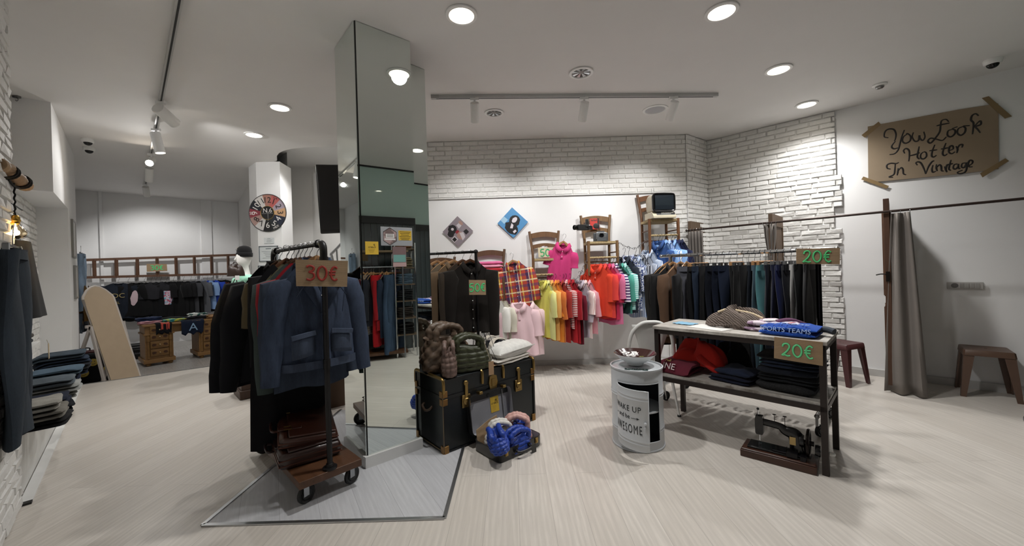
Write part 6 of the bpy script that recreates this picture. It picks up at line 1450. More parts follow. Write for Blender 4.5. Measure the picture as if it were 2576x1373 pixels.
# branch with black rope and a filament bulb
q0=at(-6,412,2.2);q1=at(68,470,2.55)
t=thing('hanging_branch','peeled wooden branch wrapped with black rope at the left edge','branch',q0,0); d=q1-q0
mb=MB(); P=spline([(0,0,0),tuple(d*.3+Vector((0,0,.012))),tuple(d*.7),tuple(d)],6); mb.tube(P,[.036+.005*math.sin(i*1.3) for i in range(len(P)-1)]+[.022],12); part('wood',mb,wood('b99a78','8a6b4c',.6,1,0),t,smooth=60)
mb=MB(); dn=d.normalized(); s1=dn.cross(Vector((0,0,1))).normalized(); s2=s1.cross(dn)
for f in(.28,.34,.72,.78):
    mb.tube([d*f+s1*(.043*math.cos(2*PI*j/16))+s2*(.043*math.sin(2*PI*j/16))+dn*.01*math.sin(2*PI*j/16) for j in range(16)],.0065,6,closed=True)
mb.tube(spline([d*.34+Vector((0,0,-.043)),d*.5+Vector((0,0,-.06)),d*.72+Vector((0,0,-.043))],5),.0065,6); part('rope',mb,plain('1d1b1a',.8),t)
br_=q0+d*.52; Bp=at(36,583,br_.y); Bp.x=br_.x
t=thing('pendant_bulb','glowing filament bulb with brass socket hung from the branch','lamp',Bp,0)
mb=MB(); L_3=br_.z-.04-Bp.z-.10; mb.tube(spline([(.003*math.sin(k*2.2),.003*math.cos(k*2.2),.1+L_3*k/14) for k in range(15)],2),.0045,6); part('cord',mb,plain('181615',.8),t)
mb=MB(); mb.lathe([(.001,.105),(.012,.103),(.02,.09),(.02,.078),(.023,.076),(.023,.066),(.02,.064),(.019,.05),(.001,.05)],20); part('socket',mb,metal('a8863c',.3),t,smooth=40)
mb=MB(); mb.lathe([(.014,.052),(.018,.045),(.028,.03),(.045,.012),(.052,-.008),(.047,-.028),(.03,-.043),(.001,-.048)],28)
def bulbglass():
    t_=NT('clear_bulb_glass'); t_.col(lin('ffe9c0')); t_.set(Roughness=.02,Transmission_Weight=1.,IOR=1.1); return t_.m
part('glass_bulb',mb,bulbglass(),t,smooth=80)
mb=MB(); mb.tube([(.012*math.cos(k*PI*.5)*(1.2 if k%2 else .6),.012*math.sin(k*PI*.5),.03-.05*(k%2)) for k in range(9)],.002,5); mb.tube([(0,0,.05),(0,0,-.01)],.003,6); part('filament',mb,glow('ffcf80',160),t)
lamp('POINT',(0,0,-.005),3.5,t,(1,.8,.5),.02)
# framed prints on the pillar
for z0,z1,y,lab in((1.70,2.2,5.12,'upper one of two grey frames on the left pillar'),(1.15,1.6,5.22,'lower one of two grey frames on the left pillar')):
    t=thing('picture_frame',lab,'picture frame',lw(y,.012)+Vector((0,0,(z0+z1)/2)),LR+PI,'frames on the left pillar'); h=z1-z0
    mb=MB()
    for s in(-1,1): mb.box((s*.17,0,0),(.025,.022,h)); mb.box((0,0,s*(h/2-.0125)),(.34,.022,.025))
    part('frame',mb,plain('8c8b88',.4),t); mb=MB(); mb.box((0,.004,0),(.32,.006,h-.03)); part('print',mb,plain('c9c8c4',.5),t)
# garments on the lower room's left wall
def fl2(Y,off): return Vector((-1.0-Y,Y,0))+nL*off
trousers(fl2(6.75,.12)+Vector((0,0,1.99)),lrot(0),denim('7f9cb8',1.7),'pale washed jeans hung high on the lower room\'s left wall','jeans',None,W=.40,L=1.0,dep=.05,splay=.05,cuff=.12,name='hanging_jeans')
shirt(fl2(6.65,.16)+Vector((0,0,1.42)),lrot(20),fab('7a5a2c'),'mustard brown jacket hung below the pale jeans','jacket',None,W=.42,L=.62,slv='l',dep=.05,name='mustard_jacket')
trousers(fl2(7.1,.12)+Vector((0,0,1.2)),lrot(0),fab('141417'),'black trousers hung behind the mirror stand','trousers',None,W=.40,L=.62,dep=.05,name='black_trousers')
trousers(fl2(6.6,.08)+Vector((0,0,.95)),lrot(0),denim('4a5a6a',1.4),'grey-blue jeans hanging lowest on the lower room\'s left wall','jeans',None,W=.40,L=.34,dep=.05,name='hanging_jeans')
# ladder used as a clothes rail
def fp(x,y,off=.14): return pl(x,y,1,-1,FS+off*1.414)
A=fp(200,654.5);B=fp(606,640.5);C_=fp(207,698);D=fp(606,688)
t=thing('wall_ladder','brown wooden ladder fixed sideways on the lower room wall as a clothes rail','ladder',A,0); MLAD=wood('6b4a35','473021',.6,1,0)
for p,q in((A,B),(C_,D)):
    mb=MB(); mb.bar(p-A,q-A,.035,.05); part('ladder_rail',mb,MLAD,t)
for x in(236.7,292.4,345.2,395,442.5,488.7,531.7,573.6):
    yt=654.5-14*(x-200)/406; yb=698-10*(x-207)/399; mb=MB(); mb.bar(fp(x,yt)-A,fp(x+1.4,yb)-A,.05,.03); part('ladder_rung',mb,MLAD,t)
price_sign(facing(fp(395,673,.20),DB),.33,.16,'30€','4fdc86','2a6a42','cardboard sign with green 30€ on the wall ladder',.1)
T_=[(297,0,.74,.50,denim('222b3a',1.9),'washed navy t-shirt with a gold printed word, first under the ladder','p1',.05),
(322,-20,.80,.44,'0f0f11','long black t-shirt behind the washed navy one',None,-.03),
(343,0,.70,.50,'121214','black t-shirt with a pink and white figure print under the ladder','p2',.05),
(363,-15,.74,.44,'101012','black t-shirt right of the figure print one',None,0),
(380,-8,.72,.44,'131315','black t-shirt behind the cropped charcoal one',None,0),
(392,0,.36,.42,'26262a','cropped charcoal t-shirt under the 30€ sign',None,.07),
(404,-25,.78,.42,'0f0f12','black t-shirt hanging low beside the colour print one',None,0),
(419,0,.76,.50,'0e0f12','black t-shirt with a multicolour print in the middle of the ladder row','p3',.06),
(436,-35,.78,.42,'111113','black t-shirt behind the multicolour print one',None,0),
(448,-40,.78,.42,'141416','black t-shirt in the middle right of the ladder row',None,0),
(461,-42,.74,.42,'121214','black t-shirt, last of the unbroken black run',None,0),
(480,-55,.76,.40,'3a3b3f','dark grey t-shirt between black ones on the ladder',None,0),
(491,-50,.76,.36,'0f0f10','black tank top on the ladder',None,0),
(507,-52,.74,.42,'55575c','mid grey t-shirt left of the light blue one',None,0),
(521,-50,.66,.42,'7f9dc9','light blue t-shirt beside the royal blue one',None,0),
(533,-30,.68,.44,'2443a8','royal blue t-shirt with a pale print','p4',.03),
(558,0,.72,.54,'0f0f11','black t-shirt with an orange picture print, last under the ladder','p5',.03)]
def crew(*a,**k): return shirt(*a,**k)
for x,rz,L,W,m,lab,pr,of in T_:
    yb=698-10*(x-207)/399+4; p=fp(x,yb,.14+.06+of*.8)
    s=shirt(p,rad(45+rz),m if not isinstance(m,str) else fab(m,.85,.15),lab,'t-shirt','t-shirts under the ladder',W=W,L=L,slv=None if 'tank' in lab else 's',dep=.035,hang='wireb',collar='crew' if pr else None,hh=.09,splay=.04,slope=.09)
    if pr=='p1':
        mb=MB(); add_text(mb,'DC',.13,frame((0,-.06,-.36),(1,0,0),(0,0,1),(0,-1,0)),extrude=.001); add_text(mb,'BL',.07,frame((-.02,-.06,-.5),(1,0,0),(0,0,1),(0,-1,0)),extrude=.001); part('printed_word',mb,plain('a08f5c',.6),s)
    if pr=='p2':
        mb=MB(); mb.prism(blob(0,0,.055,.16),0,.004,M=frame((-.04,-.055,-.42),(1,0,0),(.1,0,1),(0,-1,0))); part('print',mb,plain('c9b2b8',.7),s)
    if pr=='p3': print_patch(s,blotch('c9c4cf','b0506a',30,.45,.55,'5fa8c0'),.02,-.45,.15,.3,.05)
    if pr=='p4': print_patch(s,blotch('c8b8d8','2443a8',30,.5,.55),0,-.36,.12,.24,.045)
    if pr=='p5': print_patch(s,blotch('7a3526','1a1210',26,.48,.55,'c96a4a'),0,-.33,.26,.34,.045)
# mirror stand seen from behind
PV=at(270,816,5.72); dn=(Vector((1,0,0))*.29+Vector((0,0,-.957))).normalized(); wv=Vector((0.17,.985,0)); nn=wv.cross(dn).normalized()
t=thing('cheval_mirror','standing mirror on an A-shaped stand seen from its beige back, beside the step','mirror',(PV.x,PV.y,LZ),0)
o=Vector((PV.x,PV.y,LZ))
Mm=frame(PV-o,wv,-dn,wv.cross(-dn)); 
ol=[(-.18,-1.02),(.18,-1.02),(.18,.40),(.17,.44),(.15,.47),(.11,.53),(.05,.58),(0,.595),(-.05,.58),(-.11,.53),(-.15,.47),(-.17,.44),(-.18,.40)]
mb=MB(); mb.prism(ol,-.012,.012,M=Mm); part('backing_board',mb,plain('b39f86',.7),t,smooth=0)
mb=MB(); mb.tube([Mm@Vector((x*1.03,y*1.01,0)) for x,y in ol],.016,8,closed=True); part('frame',mb,plain('c6bdb4',.5),t)
for s in(-1,1):
    a=PV-o+wv*.2*s; mb=MB(); mb.bar(a,a-Vector((.34,0,0))+Vector((0,0,-(PV.z-LZ))),.03,.035); part('stand_leg',mb,plain('b9b1ab',.5),t)
    mb=MB(); mb.bar(a,a+Vector((.2,0,0))+Vector((0,0,-(PV.z-LZ))),.03,.035); part('stand_leg',mb,plain('b9b1ab',.5),t)
mb=MB(); mb.bar(PV-o-wv*.24-Vector((.02,0,0)),PV-o+wv*.24-Vector((.02,0,0)),.03,.04); part('crossbar',mb,plain('b9b1ab',.5),t)
c=at(262,935,6.0); t=thing('sticker_suitcase','black suitcase with round yellow stickers behind the mirror stand','suitcase',(c.x,c.y,LZ),rad(40))
mb=MB(); mb.box((0,0,.22),(.62,.2,.44)); part('body',mb,fab('191b1d'),t,bevel=.05)
for x,z in((-.10,.31),(-.2,.16),(.06,.19)):
    mb=MB(); mb.lathe([(.055,.0),(.055,.003),(.001,.003)],24,M=facing((x,-.101,z),(0,-1,0))); st=part('sticker',mb,plain('d9bd5a',.5),t,label='round yellow sticker'); mb=MB(); mb.tube(spline([(x-.025,-.1045,z-.012),(x,-.1045,z-.028),(x+.025,-.1045,z-.012)],4),.003,5); mb.box((x-.015,-.1045,z+.015),(.008,.001,.014)); mb.box((x+.015,-.1045,z+.015),(.008,.001,.014)); part('sticker_print',mb,plain('3a2e14',.6),st)
mb=MB(); mb.tube(spline([(-.08,0,.44),(-.07,0,.48),(.07,0,.48),(.08,0,.44)],4),.01,8); part('handle',mb,M_BLACK,t)
c=at(213,920,5.95); t=thing('red_suitcase','small dark red suitcase between the bench and the mirror stand','suitcase',(c.x,c.y,LZ),rad(42))
mb=MB(); mb.box((0,0,.24),(.36,.16,.46)); part('body',mb,plain('4a1a1d',.45),t,bevel=.02); mb=MB(); mb.tube(spline([(-.06,0,.47),(-.05,0,.51),(.05,0,.51),(.06,0,.47)],4),.009,8); part('handle',mb,M_BLACK,t)
# pine desk
dLp=fl(367,923.6,LZ); dRp=fl(563,892,LZ); dx=(dRp-dLp); DW=dx.length; dx.normalize(); dA=math.atan2(dx.y,dx.x); ytop=at(364,818,dLp.y).z-LZ
t=thing('pine_desk','pine pedestal desk with carved drawers in the lower room, heaped with t-shirts','desk',dLp,dA); MP=wood('a47c4c','7d592f',.5,.8,0); MP2=wood('96703f','6d4c28',.5,.8,0); HD=ytop; PW=DW*.335
mb=MB(); mb.box((DW/2,.3,HD-.02),(DW+.06,.64,.035)); part('desk_top',mb,MP,t,bevel=.008)
mb=MB(); mb.box((DW/2,.06,HD-.11),(DW-2*PW,.03,.14)); part('middle_drawer',mb,MP2,t,bevel=.004)
for x0 in(0,DW-PW):
    mb=MB(); mb.box((x0+PW/2,.3,HD/2+.03),(PW,.58,HD-.13)); mb.box((x0+PW/2,.3,.085),(PW+.05,.62,.07)); mb.box((x0+PW/2,.3,HD-.18),(PW+.04,.6,.03)); ped=part('pedestal',mb,MP,t,bevel=.005)
    for x in(x0+.04,x0+PW-.04):
        mb=MB(); mb.lathe([(.001,.0),(.03,.005),(.04,.03),(.03,.05),(.001,.05)],14,c=(x,.05,0)); mb.lathe([(.001,.0),(.03,.005),(.04,.03),(.03,.05),(.001,.05)],14,c=(x,.55,0)); part('bun_foot',mb,MP2,ped)
        mb=MB(); mb.tube([(x,.005,.13),(x,.005,HD-.2)],.022,10); mb.tube([(x,.003,HD-.3),(x,.003,HD-.22)],.03,10); part('half_column',mb,MP2,ped)
    for k in range(4):
        z=.155+(HD-.32)/3*k+.08 if k<3 else HD-.1; h=(HD-.36)/3 if k<3 else .12
        mb=MB(); mb.box((x0+PW/2,-.002,z),(PW-.13,.03,h)); mb.box((x0+PW/2,-.014,z),(PW-.2,.016,h*.62)); dr=part('drawer',mb,MP2,t,bevel=.005)
        mb=MB(); mb.sphere((x0+PW/2,-.04,z),.013,10,8); part('knob',mb,metal('d8c49a',.3),dr)
        for s in(-1,1): mb=MB(); mb.prism(blob(0,0,.03,.022,10,1),0,.006,M=facing((x0+PW/2+s*PW*.2,-.02,z),(0,-1,0))); part('carved_mount',mb,plain('4a2b18',.5),dr)
def dk(x,y,z): return dLp+dx*x+Vector((-dx.y,dx.x,0))*y+Vector((0,0,HD+z))
for x,y,z,w,d,h,m,lab in((.1,.3,.0,.34,.3,.05,fab('d3a0aa'),'pink folded t-shirt under the navy one on the pine desk'),(.1,.34,.05,.36,.28,.06,fab('222f4d'),'navy folded t-shirt at the left end of the pine desk'),
 (.42,.22,.0,.34,.26,.05,blotch('3a9aa0','c9c94f',16,.45,.55),'turquoise and yellow patterned t-shirt on the pine desk'),(.42,.42,.0,.34,.26,.07,fab('121317'),'black folded t-shirt behind the turquoise patterned one'),
 (.76,.3,.0,.36,.3,.06,fab('1f2027'),'black folded t-shirt in the middle of the pine desk'),(.80,.34,.06,.32,.26,.05,blotch('d9dcd8','2a5a54',14,.5,.55),'white and green printed t-shirt on top in the middle of the pine desk'),
 (1.06,.4,.0,.36,.28,.05,fab('5a2a35'),'maroon folded t-shirt behind the tan ones on the pine desk'),(1.08,.2,.0,.32,.26,.05,fab('b98f66'),'tan folded t-shirt at the right part of the pine desk'),(DW-.08,.26,.0,.3,.3,.06,fab('8a6a42'),'brown t-shirt at the right end of the pine desk')):
    folded(dk(x,y,z),dA+rad(R.uniform(-8,8)),w,d,h,m,lab,'folded t-shirt','t-shirts on the pine desk',2,'folded_t_shirt',rough=.008)
def drape(x,w,l,m,lab,pts=None):
    t=thing('draped_t_shirt',lab,'t-shirt',dk(x,-.0,.0),dA,'t-shirts on the pine desk'); mb=MB()
    mb.grid(lambda i,j:Vector((w*(i/8-.5)*(1-.12*max(0,j-3)/6*math.sin(i)),(.12-.05*j if j<3 else -.04-.006*math.sin(i*1.7)),(.008+.004*math.sin(i) if j<3 else -(j-2.6)*l/6.4*(1+.12*math.sin(i*2.1+x*9))))),9,10); part('cloth',mb,m,t,smooth=70,solid=.006); return t
drape(.25,.22,.18,fab('15161b'),'black t-shirt draped over the front edge of the pine desk, at left')
drape(.27,.12,.11,fab('c9574a'),'coral red t-shirt corner hanging over the black one on the desk edge')
s=drape(.66,.34,.24,fab('1b2438'),'navy t-shirt with a big pale letter A draped over the desk front'); mb=MB(); add_text(mb,'A',.2,frame((.0,-.062,-.12),(1,0,0),(0,0,1),(0,-1,0)),extrude=.002); part('printed_letter',mb,plain('8fb0d0',.6),s)
drape(1.22,.2,.16,fab('17181f'),'black t-shirt hanging over the right pedestal of the pine desk')
c=at(352,884,7.6); t=thing('typewriter','old black typewriter on the floor left of the pine desk','typewriter',(c.x,c.y,LZ),rad(40))
mb=MB(); mb.box((0,0,.06),(.3,.32,.1)); mb.box((0,.08,.14),(.28,.16,.07)); part('body',mb,M_BLACK,t,bevel=.01)
mb=MB(); mb.tube([(-.2,.1,.19),(.2,.1,.19)],.025,12); part('roller',mb,plain('202022',.4),t)
mb=MB()
for r_ in range(3):
    for k in range(9): mb.lathe([(.009,.0),(.009,.008),(.001,.009)],8,c=(-.12+.03*k,-.06-.035*r_,.112-.006*r_))
part('keys',mb,plain('55555a',.3),t)
c=at(335,868,8.0); t=thing('black_case','long flat black case lying behind the typewriter','case',(c.x-.1,c.y,LZ),rad(42)); mb=MB(); mb.box((0,0,.1),(.8,.24,.2)); part('body',mb,M_BLACK,t,bevel=.02); mb=MB(); mb.box((0,-.122,.11),(.8,.006,.015)); part('seam',mb,metal('8a8a8a',.3),t)
# mannequin (a shop dummy)
MX=Vector((-3.86,5.55,0)); t=thing('mannequin','white mannequin in a black beanie and mint t-shirt, carrying a leopard bag','mannequin',MX,rad(-25))
MWH=plain('e2e0dc',.35)
def ring(cx,cy,z,rx,ry,n=18): return [Vector((cx+rx*math.cos(2*PI*j/n),cy+ry*math.sin(2*PI*j/n),z)) for j in range(n)]
mb=MB(); mb.loft([ring(0,0,1.36,.10,.075),ring(0,.005,1.42,.062,.058),ring(0,0,1.48,.053,.053),ring(0,-.015,1.53,.055,.06),ring(0,-.025,1.56,.062,.085),ring(0,-.02,1.6,.072,.098),ring(0,-.012,1.66,.077,.102),ring(0,-.005,1.71,.072,.095),ring(0,0,1.75,.045,.06)])
mb.loft([ring(0,-.115,1.605,.008,.006,8),ring(0,-.13,1.62,.013,.014,8),ring(0,-.118,1.655,.007,.01,8)])
mb.loft([ring(0,0,.94,.15,.10),ring(0,0,1.1,.115,.085),ring(0,0,1.28,.16,.1),ring(0,0,1.37,.12,.07)])
part('body',mb,MWH,t,smooth=70)
mb=MB()
for s in(-1,1): mb.tube(spline([(s*.16,0,1.35),(s*.21,.01,1.2),(s*.23,0,1.05),(s*.22,-.06,.86),(s*.21,-.08,.78)],5),[.045,.045,.044,.043,.042,.041,.04,.039,.038,.037,.036,.035,.034,.033,.032,.032,.032,.033,.035,.032,.02],10)
part('arms',mb,MWH,t,smooth=70)
mb=MB(); mb.lathe([(.088,1.665),(.094,1.67),(.096,1.70),(.092,1.715),(.094,1.75),(.085,1.79),(.06,1.815),(.02,1.826),(.001,1.826)],24); mb.lathe([(.088,1.662),(.099,1.664),(.103,1.69),(.102,1.72),(.094,1.728)],24); part('beanie',mb,fab('0f0f11'),t,smooth=60)
mb=MB(); mb.loft([ring(0,0,1.41,.075,.065,24),ring(0,0,1.385,.15,.09,24),ring(0,0,1.33,.2,.115,24),ring(0,0,1.2,.19,.125,24),ring(0,0,1.0,.195,.13,24),ring(0,0,.86,.2,.135,24)],(0,0))
for s in(-1,1): mb.tube([(s*.15,0,1.33),(s*.21,.005,1.22),(s*.245,0,1.1)],[.085,.085,.09],12,(1,0))
part('mint_t_shirt',mb,fab('9fd6bd',.85,.08),t,smooth=60)
mb=MB(); mb.loft([ring(0,0,.98,.16,.11,20),ring(0,0,.8,.18,.125,20),ring(0,0,.72,.17,.12,20)],(0,0))
for s in(-1,1): mb.loft([ring(s*.088,0,.76,.095,.12,16),ring(s*.1,0,.45,.085,.095,16),ring(s*.11,0,.05,.1,.11,16)],(0,1))
part('pale_jeans',mb,denim('93b0c6',1.4),t,smooth=60)
mb=MB(); mb.lathe([(.001,0),(.17,0),(.17,.012),(.001,.014)],28); part('stand_plate',mb,M_CHROME,t)
p=at(588,750,5.32); t=thing('leopard_bag','leopard print shoulder bag with a yellow tag at the mannequin\'s side','bag',p-Vector((0,0,.13)),rad(-20)); mb=quilt_mb(.22,.09,.2,8,3,.004,top=.75,n=32,k=12); part('body',mb,blotch('b08a4c','1d140c',70,.48,.54),t,smooth=70)
mb=MB(); mb.tube(spline([(-.07,0,.19),(-.03,0,.3),(.06,0,.4),(.08,0,.19)],6),.006,6); part('strap',mb,plain('2a1d12',.5),t)
mb=MB(); mb.box((-.06,-.06,.01),(.09,.003,.05)); tg=part('yellow_tag',mb,plain('e0c92c',.5),t,label='yellow paper tag'); mb=MB(); mb.box((-.06,-.062,.015),(.07,.001,.014)); part('tag_print',mb,plain('20200f',.5),tg)
p=at(592,682,5.3); t=thing('brown_bag','dark brown leather bag hanging by the mannequin\'s neck','bag',p-Vector((0,0,.07)),rad(20)); part('body',heap_mb(.2,.1,.14,.15,2.5,seed=9),plain('2c1d16',.4),t,smooth=70); mb=MB(); mb.tube(spline([(-.06,0,.1),(0,0,.2),(.06,0,.1)],6),.006,6); part('strap',mb,plain('2c1d16',.4),t); mb=MB(); mb.box((.04,-.07,-.02),(.05,.003,.06)); part('paper_tag',mb,plain('e5e5e2',.6),t)
# clock and frames on the column
cc=Vector((at(672,535,6.1).x,6.118,at(672,535,6.1).z)); t=thing('wall_clock','round wall clock made of coloured licence plate pieces on the column','clock',cc,0); CR=.295
cols=['b9605c','a89aa8','c9a078','1d2438','23272c','141417','c9c6c4','a98a82','8a3a44','161c28','d2cecb','a9786a']
mats=[plain(c,.45) for c in cols]+[plain('121214',.4),plain('a58a4c',.3,.6)]
FM=frame((0,0,0),(1,0,0),(0,0,1),(0,-1,0)); mb=MB()
for k in range(12):
    a0=PI/2-(k+.5)*PI/6-PI/6; a1=a0+PI/6; a0,a1=PI/2-(k+1)*PI/6-PI/12,PI/2-(k+1)*PI/6+PI/12
    P=[(CR*math.cos(a0+(a1-a0)*q/4),CR*math.sin(a0+(a1-a0)*q/4)) for q in range(5)]+[(.11*math.cos(a1+(a0-a1)*q/3),.11*math.sin(a1+(a0-a1)*q/3)) for q in range(4)]
    mb.prism(P,0,.008,k,M=FM)
mb.prism([(.11*math.cos(2*PI*q/32),.11*math.sin(2*PI*q/32)) for q in range(32)],0,.009,12,M=FM); part('dial',mb,mats,t,smooth=0)
mb=MB(); mb.tube([FM@Vector((CR*math.cos(2*PI*q/48),CR*math.sin(2*PI*q/48),.004)) for q in range(48)],.007,8,closed=True); part('rim',mb,plain('2a2a2c',.4),t)
mb=MB(); mb.tube([FM@Vector((.108*math.cos(2*PI*q/32),.108*math.sin(2*PI*q/32),.01)) for q in range(32)],.004,6,closed=True); part('inner_ring',mb,mats[13],t)
mbd=MB(); mbl=MB(); RT={1:-20,2:-75,3:-90,4:60,5:-30,6:0,7:15,8:60,9:90,10:60,11:30,12:0}
for k in range(1,13):
    a=PI/2-k*PI/6; M=FM@Matrix.Translation((.2*math.cos(a),.2*math.sin(a),.009))@Matrix.Rotation(rad(RT[k]),4,'Z'); add_text(mbd if k in(1,2,3,7,8,11,12) else mbl,str(k),.13,M,extrude=.0008)
for s_,k,m_ in(('CA',1,mbd),('MEX',5,mbl),('HI',9,mbl)):
    a=PI/2-k*PI/6; add_text(m_,s_,.05,FM@Matrix.Translation((.265*math.cos(a),.265*math.sin(a),.009))@Matrix.Rotation(a-PI/2 if k!=5 else a+PI/2,4,'Z'),extrude=.0008)
add_text(mbl,'N.6',.1,FM@Matrix.Translation((0,.035,.01)),extrude=.0008)
part('dark_numerals',mbd,plain('1a1718',.5),t); part('pale_numerals',mbl,plain('dedad6',.5),t)
mb=MB(); mb.bar(FM@Vector((-.09,-.01,.012)),FM@Vector((.09,-.01,.012)),.008,.003,up=(0,-1,0)); mb.bar(FM@Vector((0.01,-.13,.012)),FM@Vector((.01,0,.012)),.01,.003,up=(0,-1,0)); part('hands',mb,metal('8c8c8c',.3),t)
def framed(px,py,w,h,lab,name='picture_frame',fr=True,glassy_=True):
    c=at(px,py,6.122); t=thing(name,lab,'picture',(c.x,6.122,c.z),0,'papers on the clock column')
    mb=MB(); mb.box((0,.0,0),(w,.006,h)); part('paper',mb,plain('d6dadb',.5),t)
    if fr:
        mb=MB()
        for s in(-1,1): mb.box((s*w/2,-.004,0),(.012,.014,h+.012)); mb.box((0,-.004,s*h/2),(w+.012,.014,.012))
        part('frame',mb,plain('6f757a',.35),t)
    mb=MB(); r_=random.Random(px)
    mb.box((0,-.0035,h*.34),(w*.3,.001,h*.05)); 
    for k in range(5): mb.box((r_.uniform(-.02,.02),-.0035,h*(.15-.11*k)),(w*r_.uniform(.25,.7),.001,h*.02))
    part('print',mb,plain('5d666b',.5),t); return t
framed(677,605,.16,.09,'newspaper clipping on the column under the licence plate clock','newspaper_clipping',False)
framed(676,638,.29,.235,'framed certificate on the column under the newspaper clipping'); framed(674,684,.29,.2,'second framed certificate, partly hidden by the trolley rack')
# radiator
c=at(617,615,6.95); t=thing('radiator','white column radiator on the wall behind the mannequin','radiator',(c.x,c.y,0),rad(-10))
for k in range(4):
    mb=MB(); x=-.09+.06*k
    for y in(-.05,0,.05): mb.tube([(x,y,.95),(x,y,1.88)],.016,8)
    mb.box((x,0,1.895),(.05,.15,.04)); mb.box((x,0,.95),(.05,.15,.04)); part('column_section',mb,M_RIM,t,bevel=.008)
mb=MB(); mb.tube([(-.2,0,1.87),(-.1,0,1.87)],.012,8); mb.tube([(.1,0,.95),(.1,0,.0)],.01,8); mb.tube([(-.2,0,1.87),(-.2,.08,1.87)],.01,8); part('valve_pipe',mb,M_RIM,t)
# wall television seen from the side, and the stair rail
t=thing('wall_monitor','black flat television hung tilted beside the stairs, half behind the mirror column','television',at(842,500,5.1),rad(20)); t.rotation_euler=(rad(-7),rad(-3),rad(22))
mb=MB(); mb.box((.1,0,0),(.60,.05,.93)); part('housing',mb,plain('0b0b0c',.25),t,bevel=.012); mb=MB(); mb.box((.1,-.027,.01),(.56,.004,.87)); part('screen',mb,plain('0a0a0b',.08),t); mb=MB(); mb.tube([(.1,.03,.1),(.1,.2,.2),(.1,.3,1.0)],.02,8); part('bracket',mb,M_BLACK,t)
t=thing('stair_handrail','brushed steel stair handrail left of the mirror column','handrail',at(842,700,5.3),0)
p=lambda x,y:at(x,y,5.3)-at(842,700,5.3)
mb=MB(); mb.tube(spline([p(870,600),p(850,622),p(838,634),p(833,640),p(836,650),p(843,700),p(850,800),p(858,900)],5),.018,10); part('rail',mb,metal('a9abad',.3),t); mb=MB(); mb.tube([p(847,628),p(852,700),p(862,900)],.012,8); part('post',mb,metal('a9abad',.3),t)
# ================= things seen only in the mirrors, and cards on the mirror =================
CM=nM.dot(PF+nM*.006)
def onM(x,y,lift=.001):
    u,v=uv(x,y); Y=(CM+lift)/(nM.x*u+nM.y); return Vector((u*Y,Y,H-v*Y))
def mcard(x0,y0,x1,y1): 
    a=onM(x0,y0);b=onM(x1,y0);c=onM(x0,y1); o=(onM(x0,y0,.001)+onM(x1,y1,.001))/2; return facing(o,nM),(b-a).length,(c-a).length
M,w,h=mcard(919,607,952,640); crea_card('shop_card',M,w,h,'yellow shop card stuck on the mirror column')
M,w,h=mcard(958,570,1037,618)
t=thing('flyer','glossy flyer with a hexagon photo and yellow text block stuck on the mirror','poster',M.to_translation(),0,rot=M.to_euler())
mb=MB(); mb.box((0,0,.0006),(w,h,.0012)); part('sheet',mb,plain('9a9da0',.3),t)
mb=MB(); hx=[(-w*.22+h*.42*math.cos(PI/6+k*PI/3),h*.46*math.sin(PI/6+k*PI/3)) for k in range(6)]; mb.tube([(x,y,.0015) for x,y in hx],.0015,5,closed=True); part('hexagon_line',mb,plain('2b2a2c',.5),t)
mb=MB(); mb.prism(hx,.0012,.0013); part('photo',mb,blotch('a58f8d','6a5a58',14),t,smooth=0)
mb=MB(); mb.box((-w*.22,h*.02,.0015),(w*.26,h*.22,.0004)); mb.box((-w*.22,-h*.16,.0015),(w*.34,h*.08,.0004)); part('white_labels',mb,plain('dcdad8',.5),t)
mb=MB(); mb.box((w*.26,h*.06,.0015),(w*.42,h*.52,.0004)); part('yellow_block',mb,plain('c9a52f',.5),t)
mb=MB()
for k in range(6): mb.box((w*.26,h*(.26-.085*k),.0019),(w*(.36-.05*(k%3)),h*.025,.0003))
for k in range(3): mb.box((-w*.22,h*(.09-.06*k),.0019),(w*.2,h*.02,.0003))
part('text_lines',mb,plain('3a3524',.5),t)
M,w,h=mcard(988,620,1022,671)
t=thing('photo_print','photo print with teal stripes stuck on the mirror under the flyer','poster',M.to_translation(),0,rot=M.to_euler())
mb=MB(); mb.box((0,0,.0006),(w,h,.0012)); part('sheet',mb,plain('7b6767',.3),t)
mb=MB(); mb.box((0,-h*.08,.0013),(w*.9,h*.36,.0004)); part('teal_block',mb,stripes('2f6a66','7fb0a8',400,1,.7),t)
mb=MB(); mb.box((0,-h*.39,.0013),(w*.98,h*.2,.0004)); part('pink_block',mb,plain('b59a98',.4),t)
# reflected rack: build it where the mirror says it stands
def vr(x,y,Y): return mir(at(x,y,Y))
r0=vr(905,673,6.1); r1=vr(1008,671,6.35); rz_=at(950,672,6.2).z; rd_=(r1-r0); rd_.z=0; RLn=rd_.length; rd_.normalize(); rn=Vector((rd_.y,-rd_.x,0)); rA=math.atan2(rd_.y,rd_.x)
o=Vector((r0.x,r0.y,0)); t=thing('clothes_rack','steel clothes rack with an upper shelf by the shop window, seen in the mirror','clothes rack',o,rA); ST_=metal('8f9498',.3)
mb=MB(); mb.tube([(-.3,0,rz_),(RLn,0,rz_)],.014,10); part('rail',mb,ST_,t)
for x in(-.3,RLn):
    for y in(-.2,.2):
        mb=MB(); mb.tube([(x,y,.02),(x,y,rz_+.02)],.014,10); part('post',mb,ST_,t)
    mb=MB(); mb.tube([(x,-.2,rz_),(x,.2,rz_)],.014,10); part('side_bar',mb,ST_,t)
mb=MB(); mb.box((RLn/2-.15,0,rz_+.25),(RLn+.5,.34,.03)); part('upper_shelf',mb,wood('7d684d',None,.6),t)
for x in(-.35,RLn+.05): mb=MB(); mb.tube([(x,0,rz_),(x,0,rz_+.24)],.012,8); part('shelf_support',mb,ST_,t)
